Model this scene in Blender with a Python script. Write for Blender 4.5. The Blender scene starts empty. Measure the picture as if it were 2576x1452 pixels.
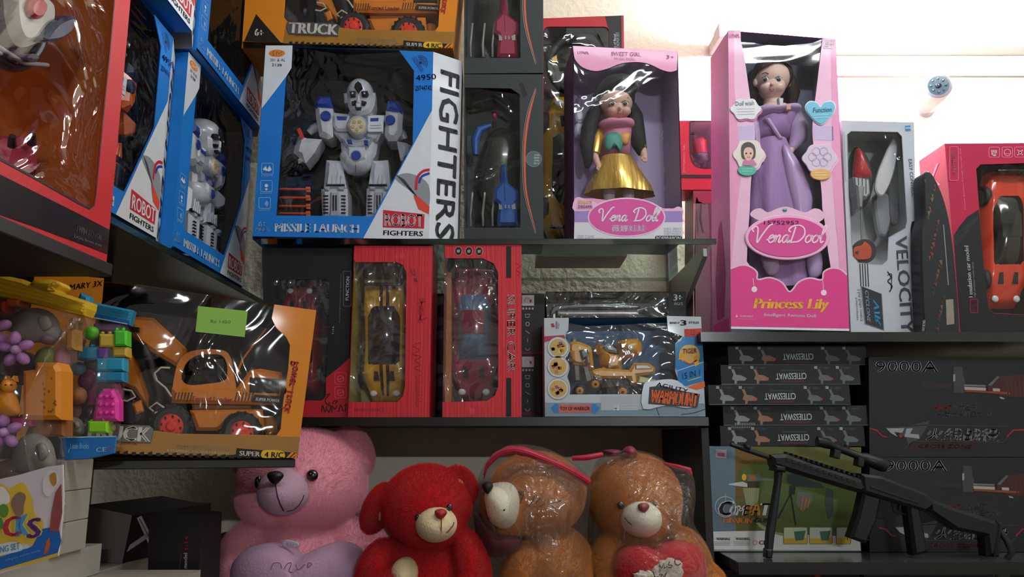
import bpy, math, random
from mathutils import Vector, Matrix, noise as mnoise
from mathutils.geometry import tessellate_polygon

# ------------------------------------------------------------------ camera, light, exposure
SC = bpy.context.scene
COL = SC.collection
FL, PITCH, EYE = 2000.0, math.atan(374.0 / 2000.0), Vector((0, 0, 1.5))   # focal length in px of a 2576 wide frame
cam_d = bpy.data.cameras.new('camera'); cam = bpy.data.objects.new('camera', cam_d); COL.objects.link(cam)
cam_d.sensor_fit = 'HORIZONTAL'; cam_d.sensor_width = 36.0; cam_d.lens = 36.0 * FL / 2576.0
cam_d.clip_start = 0.02; cam_d.clip_end = 30
cam.location = EYE; cam.rotation_euler = (math.pi / 2 + PITCH, 0, 0)
SC.camera = cam
SC.view_settings.view_transform = 'Standard'; SC.view_settings.look = 'None'
SC.view_settings.gamma = 1.0; SC.view_settings.use_curve_mapping = False
SC.view_settings.exposure = 0.18
try:
    SC.cycles.use_denoising = True
    SC.cycles.transparent_max_bounces = 16
    SC.cycles.max_bounces = 8
    SC.cycles.sample_clamp_indirect = 6.0
except Exception:
    pass
W = bpy.data.worlds.new('world'); SC.world = W; W.use_nodes = True
W.node_tree.nodes['Background'].inputs[0].default_value = (1.0, 0.93, 0.84, 1)
W.node_tree.nodes['Background'].inputs[1].default_value = 0.24
LAMP_CEIL, LAMP_WALL, LAMP_ROOM = 66.0, 300.0, 700.0                        # emission of the tubes (built below)
# ------------------------------------------------------------------ helpers
def lin(h):
    h = h.lstrip('#'); r = []
    for i in (0, 2, 4):
        c = int(h[i:i + 2], 16) / 255.0
        r.append(c / 12.92 if c <= 0.04045 else ((c + 0.055) / 1.055) ** 2.4)
    return (r[0], r[1], r[2], 1.0)

_M = {}
def M(hexc, rough=0.45, metal=0.0, coat=0.0, bump=0.0, scale=60.0, var=0.06, sheen=0.0, emit=0.0, spec=0.5, stretch=None):
    key = (hexc, rough, metal, coat, bump, scale, var, sheen, emit, spec, stretch)
    if key in _M: return _M[key]
    if 0.33 <= rough <= 0.46 and metal == 0 and not emit: rough = 0.58; spec = min(spec, 0.35); coat *= 0.6
    m = bpy.data.materials.new('paint_' + hexc.strip('#')); m.use_nodes = True
    nt = m.node_tree; N = nt.nodes; L = nt.links
    bs = N['Principled BSDF']; c = lin(hexc)
    bs.inputs['Roughness'].default_value = rough; bs.inputs['Metallic'].default_value = metal
    bs.inputs['Coat Weight'].default_value = coat; bs.inputs['Coat Roughness'].default_value = 0.08
    bs.inputs['Sheen Weight'].default_value = sheen; bs.inputs['Specular IOR Level'].default_value = spec
    tc = N.new('ShaderNodeTexCoord'); src = tc.outputs['Object']
    if stretch:
        mp = N.new('ShaderNodeMapping'); mp.inputs['Scale'].default_value = stretch; L.new(src, mp.inputs[0]); src = mp.outputs[0]
    nz = N.new('ShaderNodeTexNoise'); nz.inputs['Scale'].default_value = scale; nz.inputs['Detail'].default_value = 3
    L.new(src, nz.inputs['Vector'])
    mx = N.new('ShaderNodeMix'); mx.data_type = 'RGBA'
    mx.inputs[6].default_value = tuple(max(0, v * (1 - var)) for v in c[:3]) + (1,)
    mx.inputs[7].default_value = tuple(min(1, v * (1 + var)) for v in c[:3]) + (1,)
    L.new(nz.outputs['Fac'], mx.inputs[0]); L.new(mx.outputs[2], bs.inputs['Base Color'])
    if bump > 0:
        bp = N.new('ShaderNodeBump'); bp.inputs['Strength'].default_value = bump; bp.inputs['Distance'].default_value = 0.004
        L.new(nz.outputs['Fac'], bp.inputs['Height']); L.new(bp.outputs[0], bs.inputs['Normal'])
    if emit > 0:
        bs.inputs['Emission Color'].default_value = c; bs.inputs['Emission Strength'].default_value = emit
    _M[key] = m
    return m

def film_mat(name, tint='#ffffff', gloss=0.06, scale=11.0, bump=0.5, rough=0.05, haze=0.0, stretch=(1, 1, 1)):
    """clear crinkled plastic: mostly see-through, mirrors lamps along its folds"""
    m = bpy.data.materials.new(name); m.use_nodes = True
    nt = m.node_tree; N = nt.nodes; L = nt.links; N.remove(N['Principled BSDF']); out = N['Material Output']
    tr = N.new('ShaderNodeBsdfTransparent'); tr.inputs[0].default_value = lin(tint)
    gl = N.new('ShaderNodeBsdfGlossy'); gl.inputs['Roughness'].default_value = rough
    tc = N.new('ShaderNodeTexCoord'); mp = N.new('ShaderNodeMapping'); mp.inputs['Scale'].default_value = stretch
    L.new(tc.outputs['Object'], mp.inputs[0])
    nz = N.new('ShaderNodeTexNoise'); nz.inputs['Scale'].default_value = scale; nz.inputs['Detail'].default_value = 2.5
    nz.inputs['Distortion'].default_value = 1.2; L.new(mp.outputs[0], nz.inputs['Vector'])
    bp = N.new('ShaderNodeBump'); bp.inputs['Strength'].default_value = bump; bp.inputs['Distance'].default_value = 0.02
    L.new(nz.outputs['Fac'], bp.inputs['Height']); L.new(bp.outputs[0], gl.inputs['Normal'])
    lw = N.new('ShaderNodeLayerWeight'); lw.inputs[0].default_value = 0.25; L.new(bp.outputs[0], lw.inputs['Normal'])
    ma = N.new('ShaderNodeMath'); ma.operation = 'MULTIPLY_ADD'; ma.inputs[1].default_value = 0.22; ma.inputs[2].default_value = gloss
    L.new(lw.outputs['Fresnel'], ma.inputs[0])
    mx = N.new('ShaderNodeMixShader'); L.new(ma.outputs[0], mx.inputs[0]); L.new(tr.outputs[0], mx.inputs[1]); L.new(gl.outputs[0], mx.inputs[2])
    last = mx.outputs[0]
    if haze > 0:
        df = N.new('ShaderNodeBsdfDiffuse'); df.inputs[0].default_value = (0.8, 0.8, 0.8, 1)
        m2 = N.new('ShaderNodeMixShader'); m2.inputs[0].default_value = haze
        L.new(last, m2.inputs[1]); L.new(df.outputs[0], m2.inputs[2]); last = m2.outputs[0]
    L.new(last, out.inputs[0])
    return m
FILM = film_mat('clear_window_film')
WRAP = film_mat('crinkled_wrap', gloss=0.09, scale=16, bump=0.9, haze=0.03)
GLASS = film_mat('greenish_glass', tint='#e6f3ec', gloss=0.07, scale=2, bump=0.0, rough=0.02)

Zm = [0.0, 0.0, 1.0]
def zoom(x=0, y=0, s=1.0): Zm[:] = [x, y, s]
def ray(x, y):
    a = (Zm[0] + x / Zm[2] - 1288) / FL; b = (726 - (Zm[1] + y / Zm[2])) / FL
    cp, sp = math.cos(PITCH), math.sin(PITCH)
    return Vector((a, cp - b * sp, sp + b * cp))
def atY(x, y, Y):
    d = ray(x, y); return EYE + d * (Y / d.y)

class Frame:
    """a standing face: O its lower left corner, u along its width, n into its depth"""
    def __init__(s, O, yaw=0.0):
        s.O = Vector(O); s.yaw = yaw; s.u = Vector((math.cos(yaw), math.sin(yaw), 0)); s.n = Vector((-math.sin(yaw), math.cos(yaw), 0))
    def p(s, x, y, d=0.0):
        r = ray(x, y); t = ((s.O + s.n * d) - EYE).dot(s.n) / r.dot(s.n)
        w = EYE + r * t - s.O
        return Vector((w.dot(s.u), d, w.z))
    def w(s, l): return s.O + s.u * l[0] + s.n * l[1] + Vector((0, 0, l[2]))
    def k(s, x, y, d=0.0): return (s.p(x + 1, y, d) - s.p(x, y, d)).length
WORLD = Frame((0, 0, 0))
def FR(x, y, Y, yaw=0.0, z=None):
    o = atY(x, y, Y)
    if z is not None: o.z = z
    return Frame(o, math.radians(yaw))

def circ(x, y, rx, ry=None, n=24, a0=0.0, a1=2 * math.pi):
    ry = rx if ry is None else ry
    full = abs(a1 - a0 - 2 * math.pi) < 1e-6
    return [(x + rx * math.cos(a0 + (a1 - a0) * i / (n if full else n - 1)), y - ry * math.sin(a0 + (a1 - a0) * i / (n if full else n - 1))) for i in range(n)]
def rrect(x0, y0, x1, y1, r, n=4):
    o = []
    for cx, cy, a in ((x1 - r, y0 + r, 0), (x0 + r, y0 + r, 90), (x0 + r, y1 - r, 180), (x1 - r, y1 - r, 270)):
        for i in range(n + 1):
            t = math.radians(a + 90.0 * i / n); o.append((cx + r * math.cos(t), cy - r * math.sin(t)))
    return o
def cm(pts, n=5, closed=True):
    """smooth curve through the points"""
    o = []; N = len(pts); P = [Vector(q) for q in pts]
    for i in range(N if closed else N - 1):
        if closed: a, b, c, d = P[i - 1], P[i], P[(i + 1) % N], P[(i + 2) % N]
        else: a, b, c, d = P[max(i - 1, 0)], P[i], P[i + 1], P[min(i + 2, N - 1)]
        for j in range(n):
            t = j / n
            o.append(tuple(0.5 * ((2 * b) + (c - a) * t + (2 * a - 5 * b + 4 * c - d) * t * t + (3 * b - a - 3 * c + d) * t ** 3)))
    if not closed: o.append(tuple(P[-1]))
    return o
def area2(p): return 0.5 * sum(p[i - 1][0] * p[i][1] - p[i][0] * p[i - 1][1] for i in range(len(p)))
def inset(p, w):
    """move every edge of a 2-d loop inwards by w"""
    n = len(p); s = 1.0 if area2(p) > 0 else -1.0; o = []
    for i in range(n):
        a, b, c = Vector(p[i - 1]), Vector(p[i]), Vector(p[(i + 1) % n])
        e1 = (b - a); e2 = (c - b)
        if e1.length < 1e-9 or e2.length < 1e-9: o.append(tuple(b)); continue
        n1 = Vector((-e1.y, e1.x)).normalized() * s; n2 = Vector((-e2.y, e2.x)).normalized() * s
        h = n1 + n2; l = h.length
        if l < 0.35: o.append(tuple(b + n1 * w)); continue
        h /= l; o.append(tuple(b + h * (w / max(0.5, h.dot(n1)))))
    return o

_T = {}
def text_geo(s, res=2):
    if s in _T: return _T[s]
    cu = bpy.data.curves.new('t', 'FONT'); cu.body = s; cu.resolution_u = res
    ob = bpy.data.objects.new('t', cu); COL.objects.link(ob)
    dg = bpy.context.evaluated_depsgraph_get(); me = ob.evaluated_get(dg).to_mesh()
    V = [(v.co.x, v.co.y) for v in me.vertices]; Fs = [tuple(p.vertices) for p in me.polygons]
    ob.evaluated_get(dg).to_mesh_clear(); bpy.data.objects.remove(ob); bpy.data.curves.remove(cu)
    if V:
        x0 = min(v[0] for v in V); x1 = max(v[0] for v in V); y0 = min(v[1] for v in V); y1 = max(v[1] for v in V)
        V = [((v[0] - x0) / max(1e-6, x1 - x0), (v[1] - y0) / max(1e-6, y1 - y0)) for v in V]
    _T[s] = (V, Fs)
    return _T[s]

class B:
    """collects shapes, then links them as ONE mesh object"""
    def __init__(s, F=WORLD): s.F = F; s.v = []; s.f = []; s.mi = []; s.sm = []; s.mats = []
    def mat(s, m):
        if m not in s.mats: s.mats.append(m)
        return s.mats.index(m)
    def add(s, V, Fs, m, smooth=False):
        o = len(s.v); k = s.mat(m); s.v += [tuple(q) for q in V]
        for f in Fs: s.f.append(tuple(i + o for i in f)); s.mi.append(k); s.sm.append(smooth)
    # flat things printed on a face (d < 0 is in front of it)
    def flat(s, pts, m, d=0.0, holes=(), th=0.0):
        loops = [[s.F.p(x, y, d) for x, y in lp] for lp in (list((pts,)) + list(holes))]
        for lp in loops:
            for q in lp: q.z = max(q.z, 0.0002)
        s.flat3(loops, m, d, th)
    def flat3(s, loops, m, d, th=0.0):
        tri = tessellate_polygon([[Vector((q.x, q.z, 0)) for q in lp] for lp in loops])
        V = [q for lp in loops for q in lp]; Fs = []
        for t in tri:
            a, b, c = (V[i] for i in t)
            if ((b - a).cross(c - a)).y > 0: t = (t[0], t[2], t[1])
            Fs.append(tuple(t))
        s.add(V, Fs, m)
        if th > 0:
            V2 = [q + Vector((0, th, 0)) for q in V]; n = len(V); o = 0; S = [tuple(reversed([i + n for i in f])) for f in Fs]
            for lp in loops:
                L = len(lp)
                for i in range(L): S.append((o + i, o + (i + 1) % L, n + o + (i + 1) % L, n + o + i))
                o += L
            s.add(V + V2, S, m)
    def text(s, t, bl, br, tl, m, d=-0.0006, bold=0.0):
        V, Fs = text_geo(t); o = s.F.p(bl[0], bl[1], d); u = s.F.p(br[0], br[1], d) - o; v = s.F.p(tl[0], tl[1], d) - o
        s.add([o + u * a + v * b for a, b in V], Fs, m)
        if bold:
            for q in (-bold, bold): s.add([o + u * (a + q * v.length / max(u.length, 1e-6)) + v * b - Vector((0, .00005, 0)) for a, b in V], Fs, m)
    def line(s, pts, w, m, d=-0.0006, closed=False):
        """flat stroke of width w (zoom px) along a polyline"""
        P = [s.F.p(x, y, d) for x, y in pts]; k = s.F.k(pts[0][0], pts[0][1], d) * w / 2
        for q in P: q.z = max(q.z, k + 0.0003)
        n = len(P); V = []
        for i in range(n):
            a = P[i - 1] if (i > 0 or closed) else P[i]; b = P[(i + 1) % n] if (i < n - 1 or closed) else P[i]
            t = (b - a); t = t.normalized() if t.length > 1e-9 else Vector((1, 0, 0)); q = Vector((-t.z, 0, t.x)) * k
            V += [P[i] + q, P[i] - q]
        s.add(V, [(2 * i, 2 * ((i + 1) % n), 2 * ((i + 1) % n) + 1, 2 * i + 1) for i in range(n if closed else n - 1)], m)
    # solids with a traced outline
    def slab(s, pts, d0, d1, m, bev=0.0, side=None, smooth=False):
        L = [s.F.p(x, y, d0) for x, y in pts]; q2 = [(q.x, q.z) for q in L]; n = len(L)
        fr = inset(q2, bev) if bev > 0 else q2
        rings = [[Vector((x, d0, z)) for x, z in fr]]
        if bev > 0: rings.append([Vector((x, d0 + bev, z)) for x, z in q2])
        rings.append([Vector((x, d1, z)) for x, z in q2])
        s.flat3([rings[0]], m, d0); ms = side or m
        for a, b in zip(rings, rings[1:]):
            s.add(a + b, [(i, (i + 1) % n, n + (i + 1) % n, n + i) for i in range(n)], ms, smooth)
        s.flat3([rings[-1]], ms, d1)
    def puff(s, pts, dm, dep, m, rings=5, flatback=False, pw=0.5):
        """pillow with the traced outline, half as thick as dep to either side of dm"""
        L = [s.F.p(x, y, dm) for x, y in pts]; n = len(L); c = sum(L, Vector()) / n; V = []; Fs = []
        lv = [(math.sin(math.pi / 2 * (1 - i / rings)), i / rings) for i in range(rings)]
        seq = []
        for sc, t in lv: seq.append((sc, -dep * (1 - sc * sc) ** pw))
        seq = list(reversed(seq))
        if not flatback: seq += [(sc, dep * (1 - sc * sc) ** pw) for sc, t in lv[1:]]
        for sc, dd in seq:
            V += [c + (q - c) * sc + Vector((0, dd, 0)) for q in L]
        R = len(seq)
        for r in range(R - 1): Fs += [(r * n + i, r * n + (i + 1) % n, (r + 1) * n + (i + 1) % n, (r + 1) * n + i) for i in range(n)]
        V.append(c + Vector((0, -dep, 0))); Fs += [((i + 1) % n, i, len(V) - 1) for i in range(n)]
        if not flatback:
            V.append(c + Vector((0, dep, 0))); Fs += [((R - 1) * n + i, (R - 1) * n + (i + 1) % n, len(V) - 1) for i in range(n)]
        s.add(V, Fs, m, True)
    def ell(s, c, r, m, rot=None, seg=20, ring=12):
        V = []; Fs = []; c = Vector(c)
        for i in range(ring + 1):
            t = math.pi * i / ring
            for j in range(seg):
                a = 2 * math.pi * j / seg
                q = Vector((r[0] * math.sin(t) * math.cos(a), r[1] * math.sin(t) * math.sin(a), r[2] * math.cos(t)))
                V.append(c + (rot @ q if rot else q))
        for i in range(ring):
            for j in range(seg): Fs.append((i * seg + j, i * seg + (j + 1) % seg, (i + 1) * seg + (j + 1) % seg, (i + 1) * seg + j))
        s.add(V, Fs, m, True)
    def ellp(s, x, y, rx, ry, dm, dep, m, **k):
        q = s.F.p(x, y, dm); kk = s.F.k(x, y, dm); s.ell(q, (rx * kk, dep, ry * kk), m, **k)
    def tube(s, P, r, m, seg=10, caps=True):
        P = [Vector(q) for q in P]; n = len(P); R = r if isinstance(r, (list, tuple)) else [r] * n; V = []; Fs = []; up = None
        for i in range(n):
            t = (P[min(i + 1, n - 1)] - P[max(i - 1, 0)]); t = t.normalized() if t.length > 1e-9 else Vector((0, 0, 1))
            if up is None: up = t.orthogonal().normalized()
            up = (up - t * up.dot(t)); up = up.normalized() if up.length > 1e-6 else t.orthogonal().normalized(); w = t.cross(up)
            V += [P[i] + (up * math.cos(2 * math.pi * j / seg) + w * math.sin(2 * math.pi * j / seg)) * R[i] for j in range(seg)]
        for i in range(n - 1): Fs += [(i * seg + j, i * seg + (j + 1) % seg, (i + 1) * seg + (j + 1) % seg, (i + 1) * seg + j) for j in range(seg)]
        s.add(V, Fs, m, True)
        if caps: s.add(V[:seg] + V[-seg:], [tuple(reversed(range(seg))), tuple(range(seg, 2 * seg))], m)
    def tubep(s, pts, r, m, d=0.0, seg=10):
        """pts: (x, y) or (x, y, d); r in zoom px"""
        P = [s.F.p(q[0], q[1], q[2] if len(q) > 2 else d) for q in pts]; k = s.F.k(pts[0][0], pts[0][1], d)
        s.tube(P, [a * k for a in r] if isinstance(r, (list, tuple)) else r * k, m, seg)
    def box(s, a, b, m, faces='xXyYzZ'):
        x0, y0, z0 = a; x1, y1, z1 = b
        V = [(x0, y0, z0), (x1, y0, z0), (x1, y1, z0), (x0, y1, z0), (x0, y0, z1), (x1, y0, z1), (x1, y1, z1), (x0, y1, z1)]
        D = {'z': (3, 2, 1, 0), 'Z': (4, 5, 6, 7), 'y': (0, 1, 5, 4), 'X': (1, 2, 6, 5), 'Y': (2, 3, 7, 6), 'x': (3, 0, 4, 7)}
        s.add(V, [D[q] for q in faces], m)
    def link(s, name, root=None, bev=0.0, solid=0.0, sub=0, kind=None, label=None, mods=None):
        base = root['_b'] if root is not None and '_b' in root else (0, 0, 0)
        b0 = Vector(base)
        me = bpy.data.meshes.new(name); me.from_pydata([tuple(Vector(q) - b0) for q in s.v], [], s.f)
        for m in s.mats: me.materials.append(m)
        me.polygons.foreach_set('material_index', s.mi); me.polygons.foreach_set('use_smooth', s.sm); me.update()
        ob = bpy.data.objects.new(name, me); COL.objects.link(ob)
        if root is not None: ob.parent = root
        if solid: q = ob.modifiers.new('solid', 'SOLIDIFY'); q.thickness = solid; q.offset = 1.0
        if bev: q = ob.modifiers.new('bevel', 'BEVEL'); q.width = bev; q.segments = 2; q.limit_method = 'ANGLE'
        if sub: q = ob.modifiers.new('sub', 'SUBSURF'); q.levels = sub; q.render_levels = sub
        if kind: ob['kind'] = kind
        if label: ob['label'] = label
        return ob

ALL = []
def thing(name, label, cat, F=WORLD, base=(0, 0, 0), group=None):
    """an Empty at the thing's base; its parts are meshes in the frame of F"""
    o = bpy.data.objects.new(name, None); COL.objects.link(o)
    o.empty_display_size = 0.02; o.location = F.w(base); o.rotation_euler = (0, 0, F.yaw)
    o['_b'] = tuple(base); o['label'] = label; o['category'] = cat
    if group: o['group'] = group
    ALL.append(o)
    return o
def sub(ob, parent):
    """hang a mesh built in the same frame under a part"""
    ob.parent = parent; return ob
def struct(b, name):
    o = b.link(name); o['kind'] = 'structure'; return o
def copy_tree(o, loc, rot=None, label=None, group=None, scale=None, parent=None):
    c = o.copy(); COL.objects.link(c)
    if parent is None:
        c.location = loc
        if rot is not None: c.rotation_euler = rot
        if scale: c.scale = scale
        if label: c['label'] = label
        if group: c['group'] = group
        ALL.append(c)
    else: c.parent = parent
    for ch in list(o.children): copy_tree(ch, None, parent=c)
    return c

def carton(F, name, label, cat, quad, depth, front, side, holes=(), panel=None, film=None, inside=None, group=None, lift=0.0, filmmat=None, back=True):
    """quad: BL BR TR TL traced; panel: a traced outline of the printed front when it is not the whole quad; holes: window cut-outs;
    film: traced outline of the clear window. Returns (thing, B of the printed carton to add print to, link function)"""
    q = [F.p(x, y) for x, y in quad]
    q[0].z = 0; q[1].z = 0
    t = thing(name, label, cat, F, (0, 0, 0), group)
    b = B(F)
    def up(lp): return [Vector((v.x, v.y, max(v.z, 0.0))) for v in (F.p(x, y, 0) for x, y in lp)]
    if panel is None and not holes: b.flat3([q], front, 0)
    else: b.flat3([up(panel or quad)] + [up(h) for h in holes], front, 0, th=0.0012)
    r = [a + Vector((0, depth, 0)) for a in q]
    BL, BR, TR, TL = range(4)
    for a, c in ((BR, TR), (TR, TL), (TL, BL), (BL, BR)):
        b.add([q[a], r[a], r[c], q[c]], [(0, 1, 2, 3)], side)
    b.add(r, [(3, 2, 1, 0)], side)
    if inside is not None:
        c = sum(q, Vector()) / 4; e = 0.0015; V = []
        for a in q: V.append(a + (c - a).normalized() * e * 1.4 + Vector((0, 0.002, 0)))
        V += [a + Vector((0, depth - 0.005, 0)) for a in V]
        bi = B(F); bi.add(V, [(0, 4, 5, 1), (1, 5, 6, 2), (2, 6, 7, 3), (3, 7, 4, 0), (4, 7, 6, 5)], inside)
        bi.link('inner_tray', t)
    if film:
        bf = B(F); bf.flat(film, filmmat or FILM, 0.0018); bf.link('window_film', t)
    return t, b
# ------------------------------------------------------------------ the shop: walls, shelves, lamps
TOP, MID, RT, RB, SEAT, CNT = 1.815, 1.530, 1.660, 1.330, 1.120, 1.300     # heights of the shelf tops
WALLY = 1.56
PLASTER = M('#e6ddc8', 0.9, bump=0.55, scale=75, var=0.05, spec=0.2)
DARKWALL = M('#4a3d30', 0.85, bump=0.3, scale=40, var=0.1, spec=0.2)
b = B(); b.box((-0.80, WALLY, 0), (2.4, WALLY + 0.1, 2.9), PLASTER); struct(b, 'wall_back')
b = B(); b.box((-0.90, -3.6, 0), (-0.80, WALLY + 0.1, 2.9), DARKWALL); struct(b, 'wall_left')
b = B(); b.box((2.4, -3.6, 0), (2.5, WALLY + 0.1, 2.9), PLASTER); struct(b, 'wall_right')
b = B(); b.box((-0.9, -3.6, -0.1), (2.5, WALLY + 0.1, 0), M('#5b544c', 0.6, scale=6, var=0.15)); struct(b, 'floor')
b = B(); b.box((-0.9, -3.6, 2.9), (2.5, WALLY + 0.1, 3.0), M('#d9d6cc', 0.9)); struct(b, 'ceiling')
zoom()
a = atY(1900, 188, WALLY - 0.008); c = atY(2700, 188, WALLY - 0.008)
b = B(); b.box((a.x, WALLY - 0.005, a.z), (c.x + 0.3, WALLY, a.z + 0.008), M('#e9e6dc', 0.5)); struct(b, 'trim_1')

BLACK = M('#0c0d0e', 0.35); DGREY = M('#24282a', 0.4); STEEL = M('#8d908c', 0.35, 0.7); EDGE = M('#1f3a35', 0.15, coat=0.5)
def shelf(name, label, x0, x1, y0, y1, z, th, m, edge=None):
    t = thing(name, label, 'shelf', base=((x0 + x1) / 2, y1, z - th))
    b = B(); b.box((x0, y0, z - th), (x1, y1, z), m); b.link('board', t, bev=0.0012)
    if edge:
        b = B(); b.box((x0, y0 - 0.003, z - th), (x1, y0 - 0.0002, z), edge); b.link('front_edge', t)
    return t
gs = shelf('glass_shelf', 'greenish glass shelf carrying the boxed white robot and the smaller boxed doll', -0.405, 0.330, 1.250, WALLY, TOP, 0.009, GLASS, film_mat('glass_edge', tint='#4d9480', gloss=0.15, scale=3, bump=0.0))
shelf('shelf', 'black shelf board above the teddy bears holding the red toy car boxes', -0.46, 0.300, 1.232, WALLY, MID, 0.013, BLACK, M('#101112', 0.3))
shelf('shelf', 'dark shelf board under the tall pink doll box and the grey helicopter box', 0.292, 1.35, 1.225, WALLY, RT, 0.015, M('#141617', 0.3), M('#1d2322', 0.2, coat=0.5))
shelf('shelf', 'dark shelf board under the green combat toy box', 0.312, 1.40, 1.150, WALLY, RB, 0.016, M('#3a3d3c', 0.25, coat=0.3), M('#101010', 0.3))
shelf('shelf', 'wide low shelf board that the teddy bears sit on', -0.33, 0.290, 0.90, WALLY, SEAT, 0.02, M('#3a2f26', 0.5))
shelf('glass_shelf', 'dark tinted glass shelf on the wall beside the stacked boxed robots', -0.80, -0.478, 0.70, WALLY, 1.760, 0.010, M('#20302f', 0.12, coat=0.6), M('#31504c', 0.12, coat=0.6))
shelf('shelf', 'black shelf board under the red framed drone box', -0.80, -0.372, 0.30, 0.725, 1.6585, 0.012, M('#14100e', 0.4))
shelf('counter', 'low counter board under the white carton pile and the bags of blocks', -0.80, -0.345, 0.45, 1.045, CNT, 0.03, M('#2a221d', 0.5))['category'] = 'counter'
shelf('shelf', 'dark shelf board behind the counter under the plain black box', -0.80, -0.455, 1.05, 1.34, CNT, 0.03, M('#241d19', 0.5))

# upright panels that carry the shelves
def panel(label, x0, x1, y0, y1, z0, z1, m):
    t = thing('shelf_upright', label, 'shelf upright', base=((x0 + x1) / 2, y0, z0))
    b = B(); b.box((x0, y0, z0), (x1, y1, z1), m); b.link('panel', t, bev=0.001)
    return t
panel('dark upright panel between the teddy bears and the green combat toy box', 0.289, 0.301, 1.235, WALLY, 0, 1.514, M('#24211f', 0.35, coat=0.2))
panel('dark upright panel in the corner behind the pink teddy bear', -0.475, -0.462, 1.47, WALLY, 0, 1.516, M('#1a1512', 0.5))
for z, y, l in ((1.804, 1.27, 'grey steel bracket under the right end of the glass shelf'),):
    t = thing('shelf_bracket', l, 'bracket', base=(0.306, WALLY, z))
    b = B(); P = [(1.268, z), (1.268, z - 0.014), (1.50, z - 0.095), (WALLY, z - 0.105), (WALLY, z)]
    V = [(0.312, q[0], q[1]) for q in P] + [(0.320, q[0], q[1]) for q in P]; n = 5
    b.add(V, [tuple(range(n)), tuple(reversed(range(n, 2 * n)))] + [(i, i + n, (i + 1) % n + n, (i + 1) % n) for i in range(n)], STEEL)
    b.link('arm', t, bev=0.001)
    b = B(); b.box((0.309, WALLY - 0.02, z - 0.14), (0.329, WALLY, z + 0.10), STEEL); b.link('wall_rail', t, bev=0.001)

# lamps
def tube_lamp(name, label, x0, x1, y, z, power, up, col='#f4fbff', wall=True):
    t = thing(name, label, 'light', base=((x0 + x1) / 2, y, z))
    Wm = M('#e8e8e6', 0.4)
    b = B()
    if wall: b.box((x0, y + 0.016, z - 0.012), (x1, WALLY, z + 0.012), Wm)
    else: b.box((x0, y - 0.025, z + 0.016), (x1, y + 0.025, 2.9), Wm)
    b.link('housing', t, bev=0.003)
    b = B(); b.tube([(x0 + 0.012, y - 0.012, z), (x1 - 0.012, y - 0.012, z)], 0.013, M(col, 0.5, emit=power), 14); b.link('lamp_tube', t)
    for x in (x0, x1 - 0.014): b = B(); b.box((x, y - 0.026, z - 0.015), (x + 0.014, y + 0.016 if wall else y + 0.02, z + 0.016), Wm); b.link('lamp_holder', t, bev=0.002)
    return t
a = atY(1800, 92, 1.50); c = atY(2760, 92, 1.50)
tube_lamp('wall_light', 'white fluorescent tube lamp glaring on the wall behind the tall pink doll box', a.x, c.x, 1.50, a.z, LAMP_WALL, True)
tube_lamp('ceiling_light', 'fluorescent tube lamp on the ceiling just before the shelves', 0.15, 1.35, 0.42, 2.60, LAMP_CEIL, True, wall=False)
tube_lamp('ceiling_light', 'fluorescent tube lamp hung lower near the shop front', 0.70, 1.10, -2.9, 2.20, LAMP_ROOM, True, wall=False)

# security camera
F = FR(2335, 275, WALLY, 0); zoom(2080, 150, 2.0444)
Wm = M('#e4e6ea', 0.35)
t = thing('security_camera', 'white bullet security camera fixed to the cream wall', 'security camera', F)
p0, p1 = F.p(500, 225, -0.015), F.p(572, 135, -0.105)
ax = (p1 - p0).normalized()
b = B(F); b.tube([p0 - ax * .01, p0, p0 + (p1 - p0) * .55, p0 + (p1 - p0) * .56, p1], [.016, .022, .024, .027, .027], Wm, 24); b.link('body', t)
b = B(F); b.tube([p1, p1 + ax * .002, p1 + ax * .001], [.0255, .024, .019], M('#aebcc4', 0.3), 24); b.link('bezel', t)
b = B(F); b.tube([p1 + ax * .0012, p1 + ax * .0022], [.0205, .019], M('#3f6573', 0.15, coat=0.8), 24)
for k in range(8):
    a_ = k * math.pi / 4; o = ax.orthogonal().normalized(); q = p1 + ax * .0035 + (o * math.cos(a_) + ax.cross(o) * math.sin(a_)) * .0135
    b.ell(q, (.0022,) * 3, M('#557d8b', 0.2), seg=8, ring=6)
b.ell(p1 + ax * .003, (.006, .004, .006), M('#1d3440', 0.1, coat=1), seg=14, ring=8); b.link('lens_window', t)
b = B(F); q = F.p(505, 235, 0); b.tube([q + Vector((0, 0, 0)), q + Vector((0, -.014, 0))], [.026, .022], Wm, 24); b.tube([q + Vector((0, -.01, 0)), p0], [.009, .009], Wm, 12); b.link('wall_mount', t)
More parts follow.
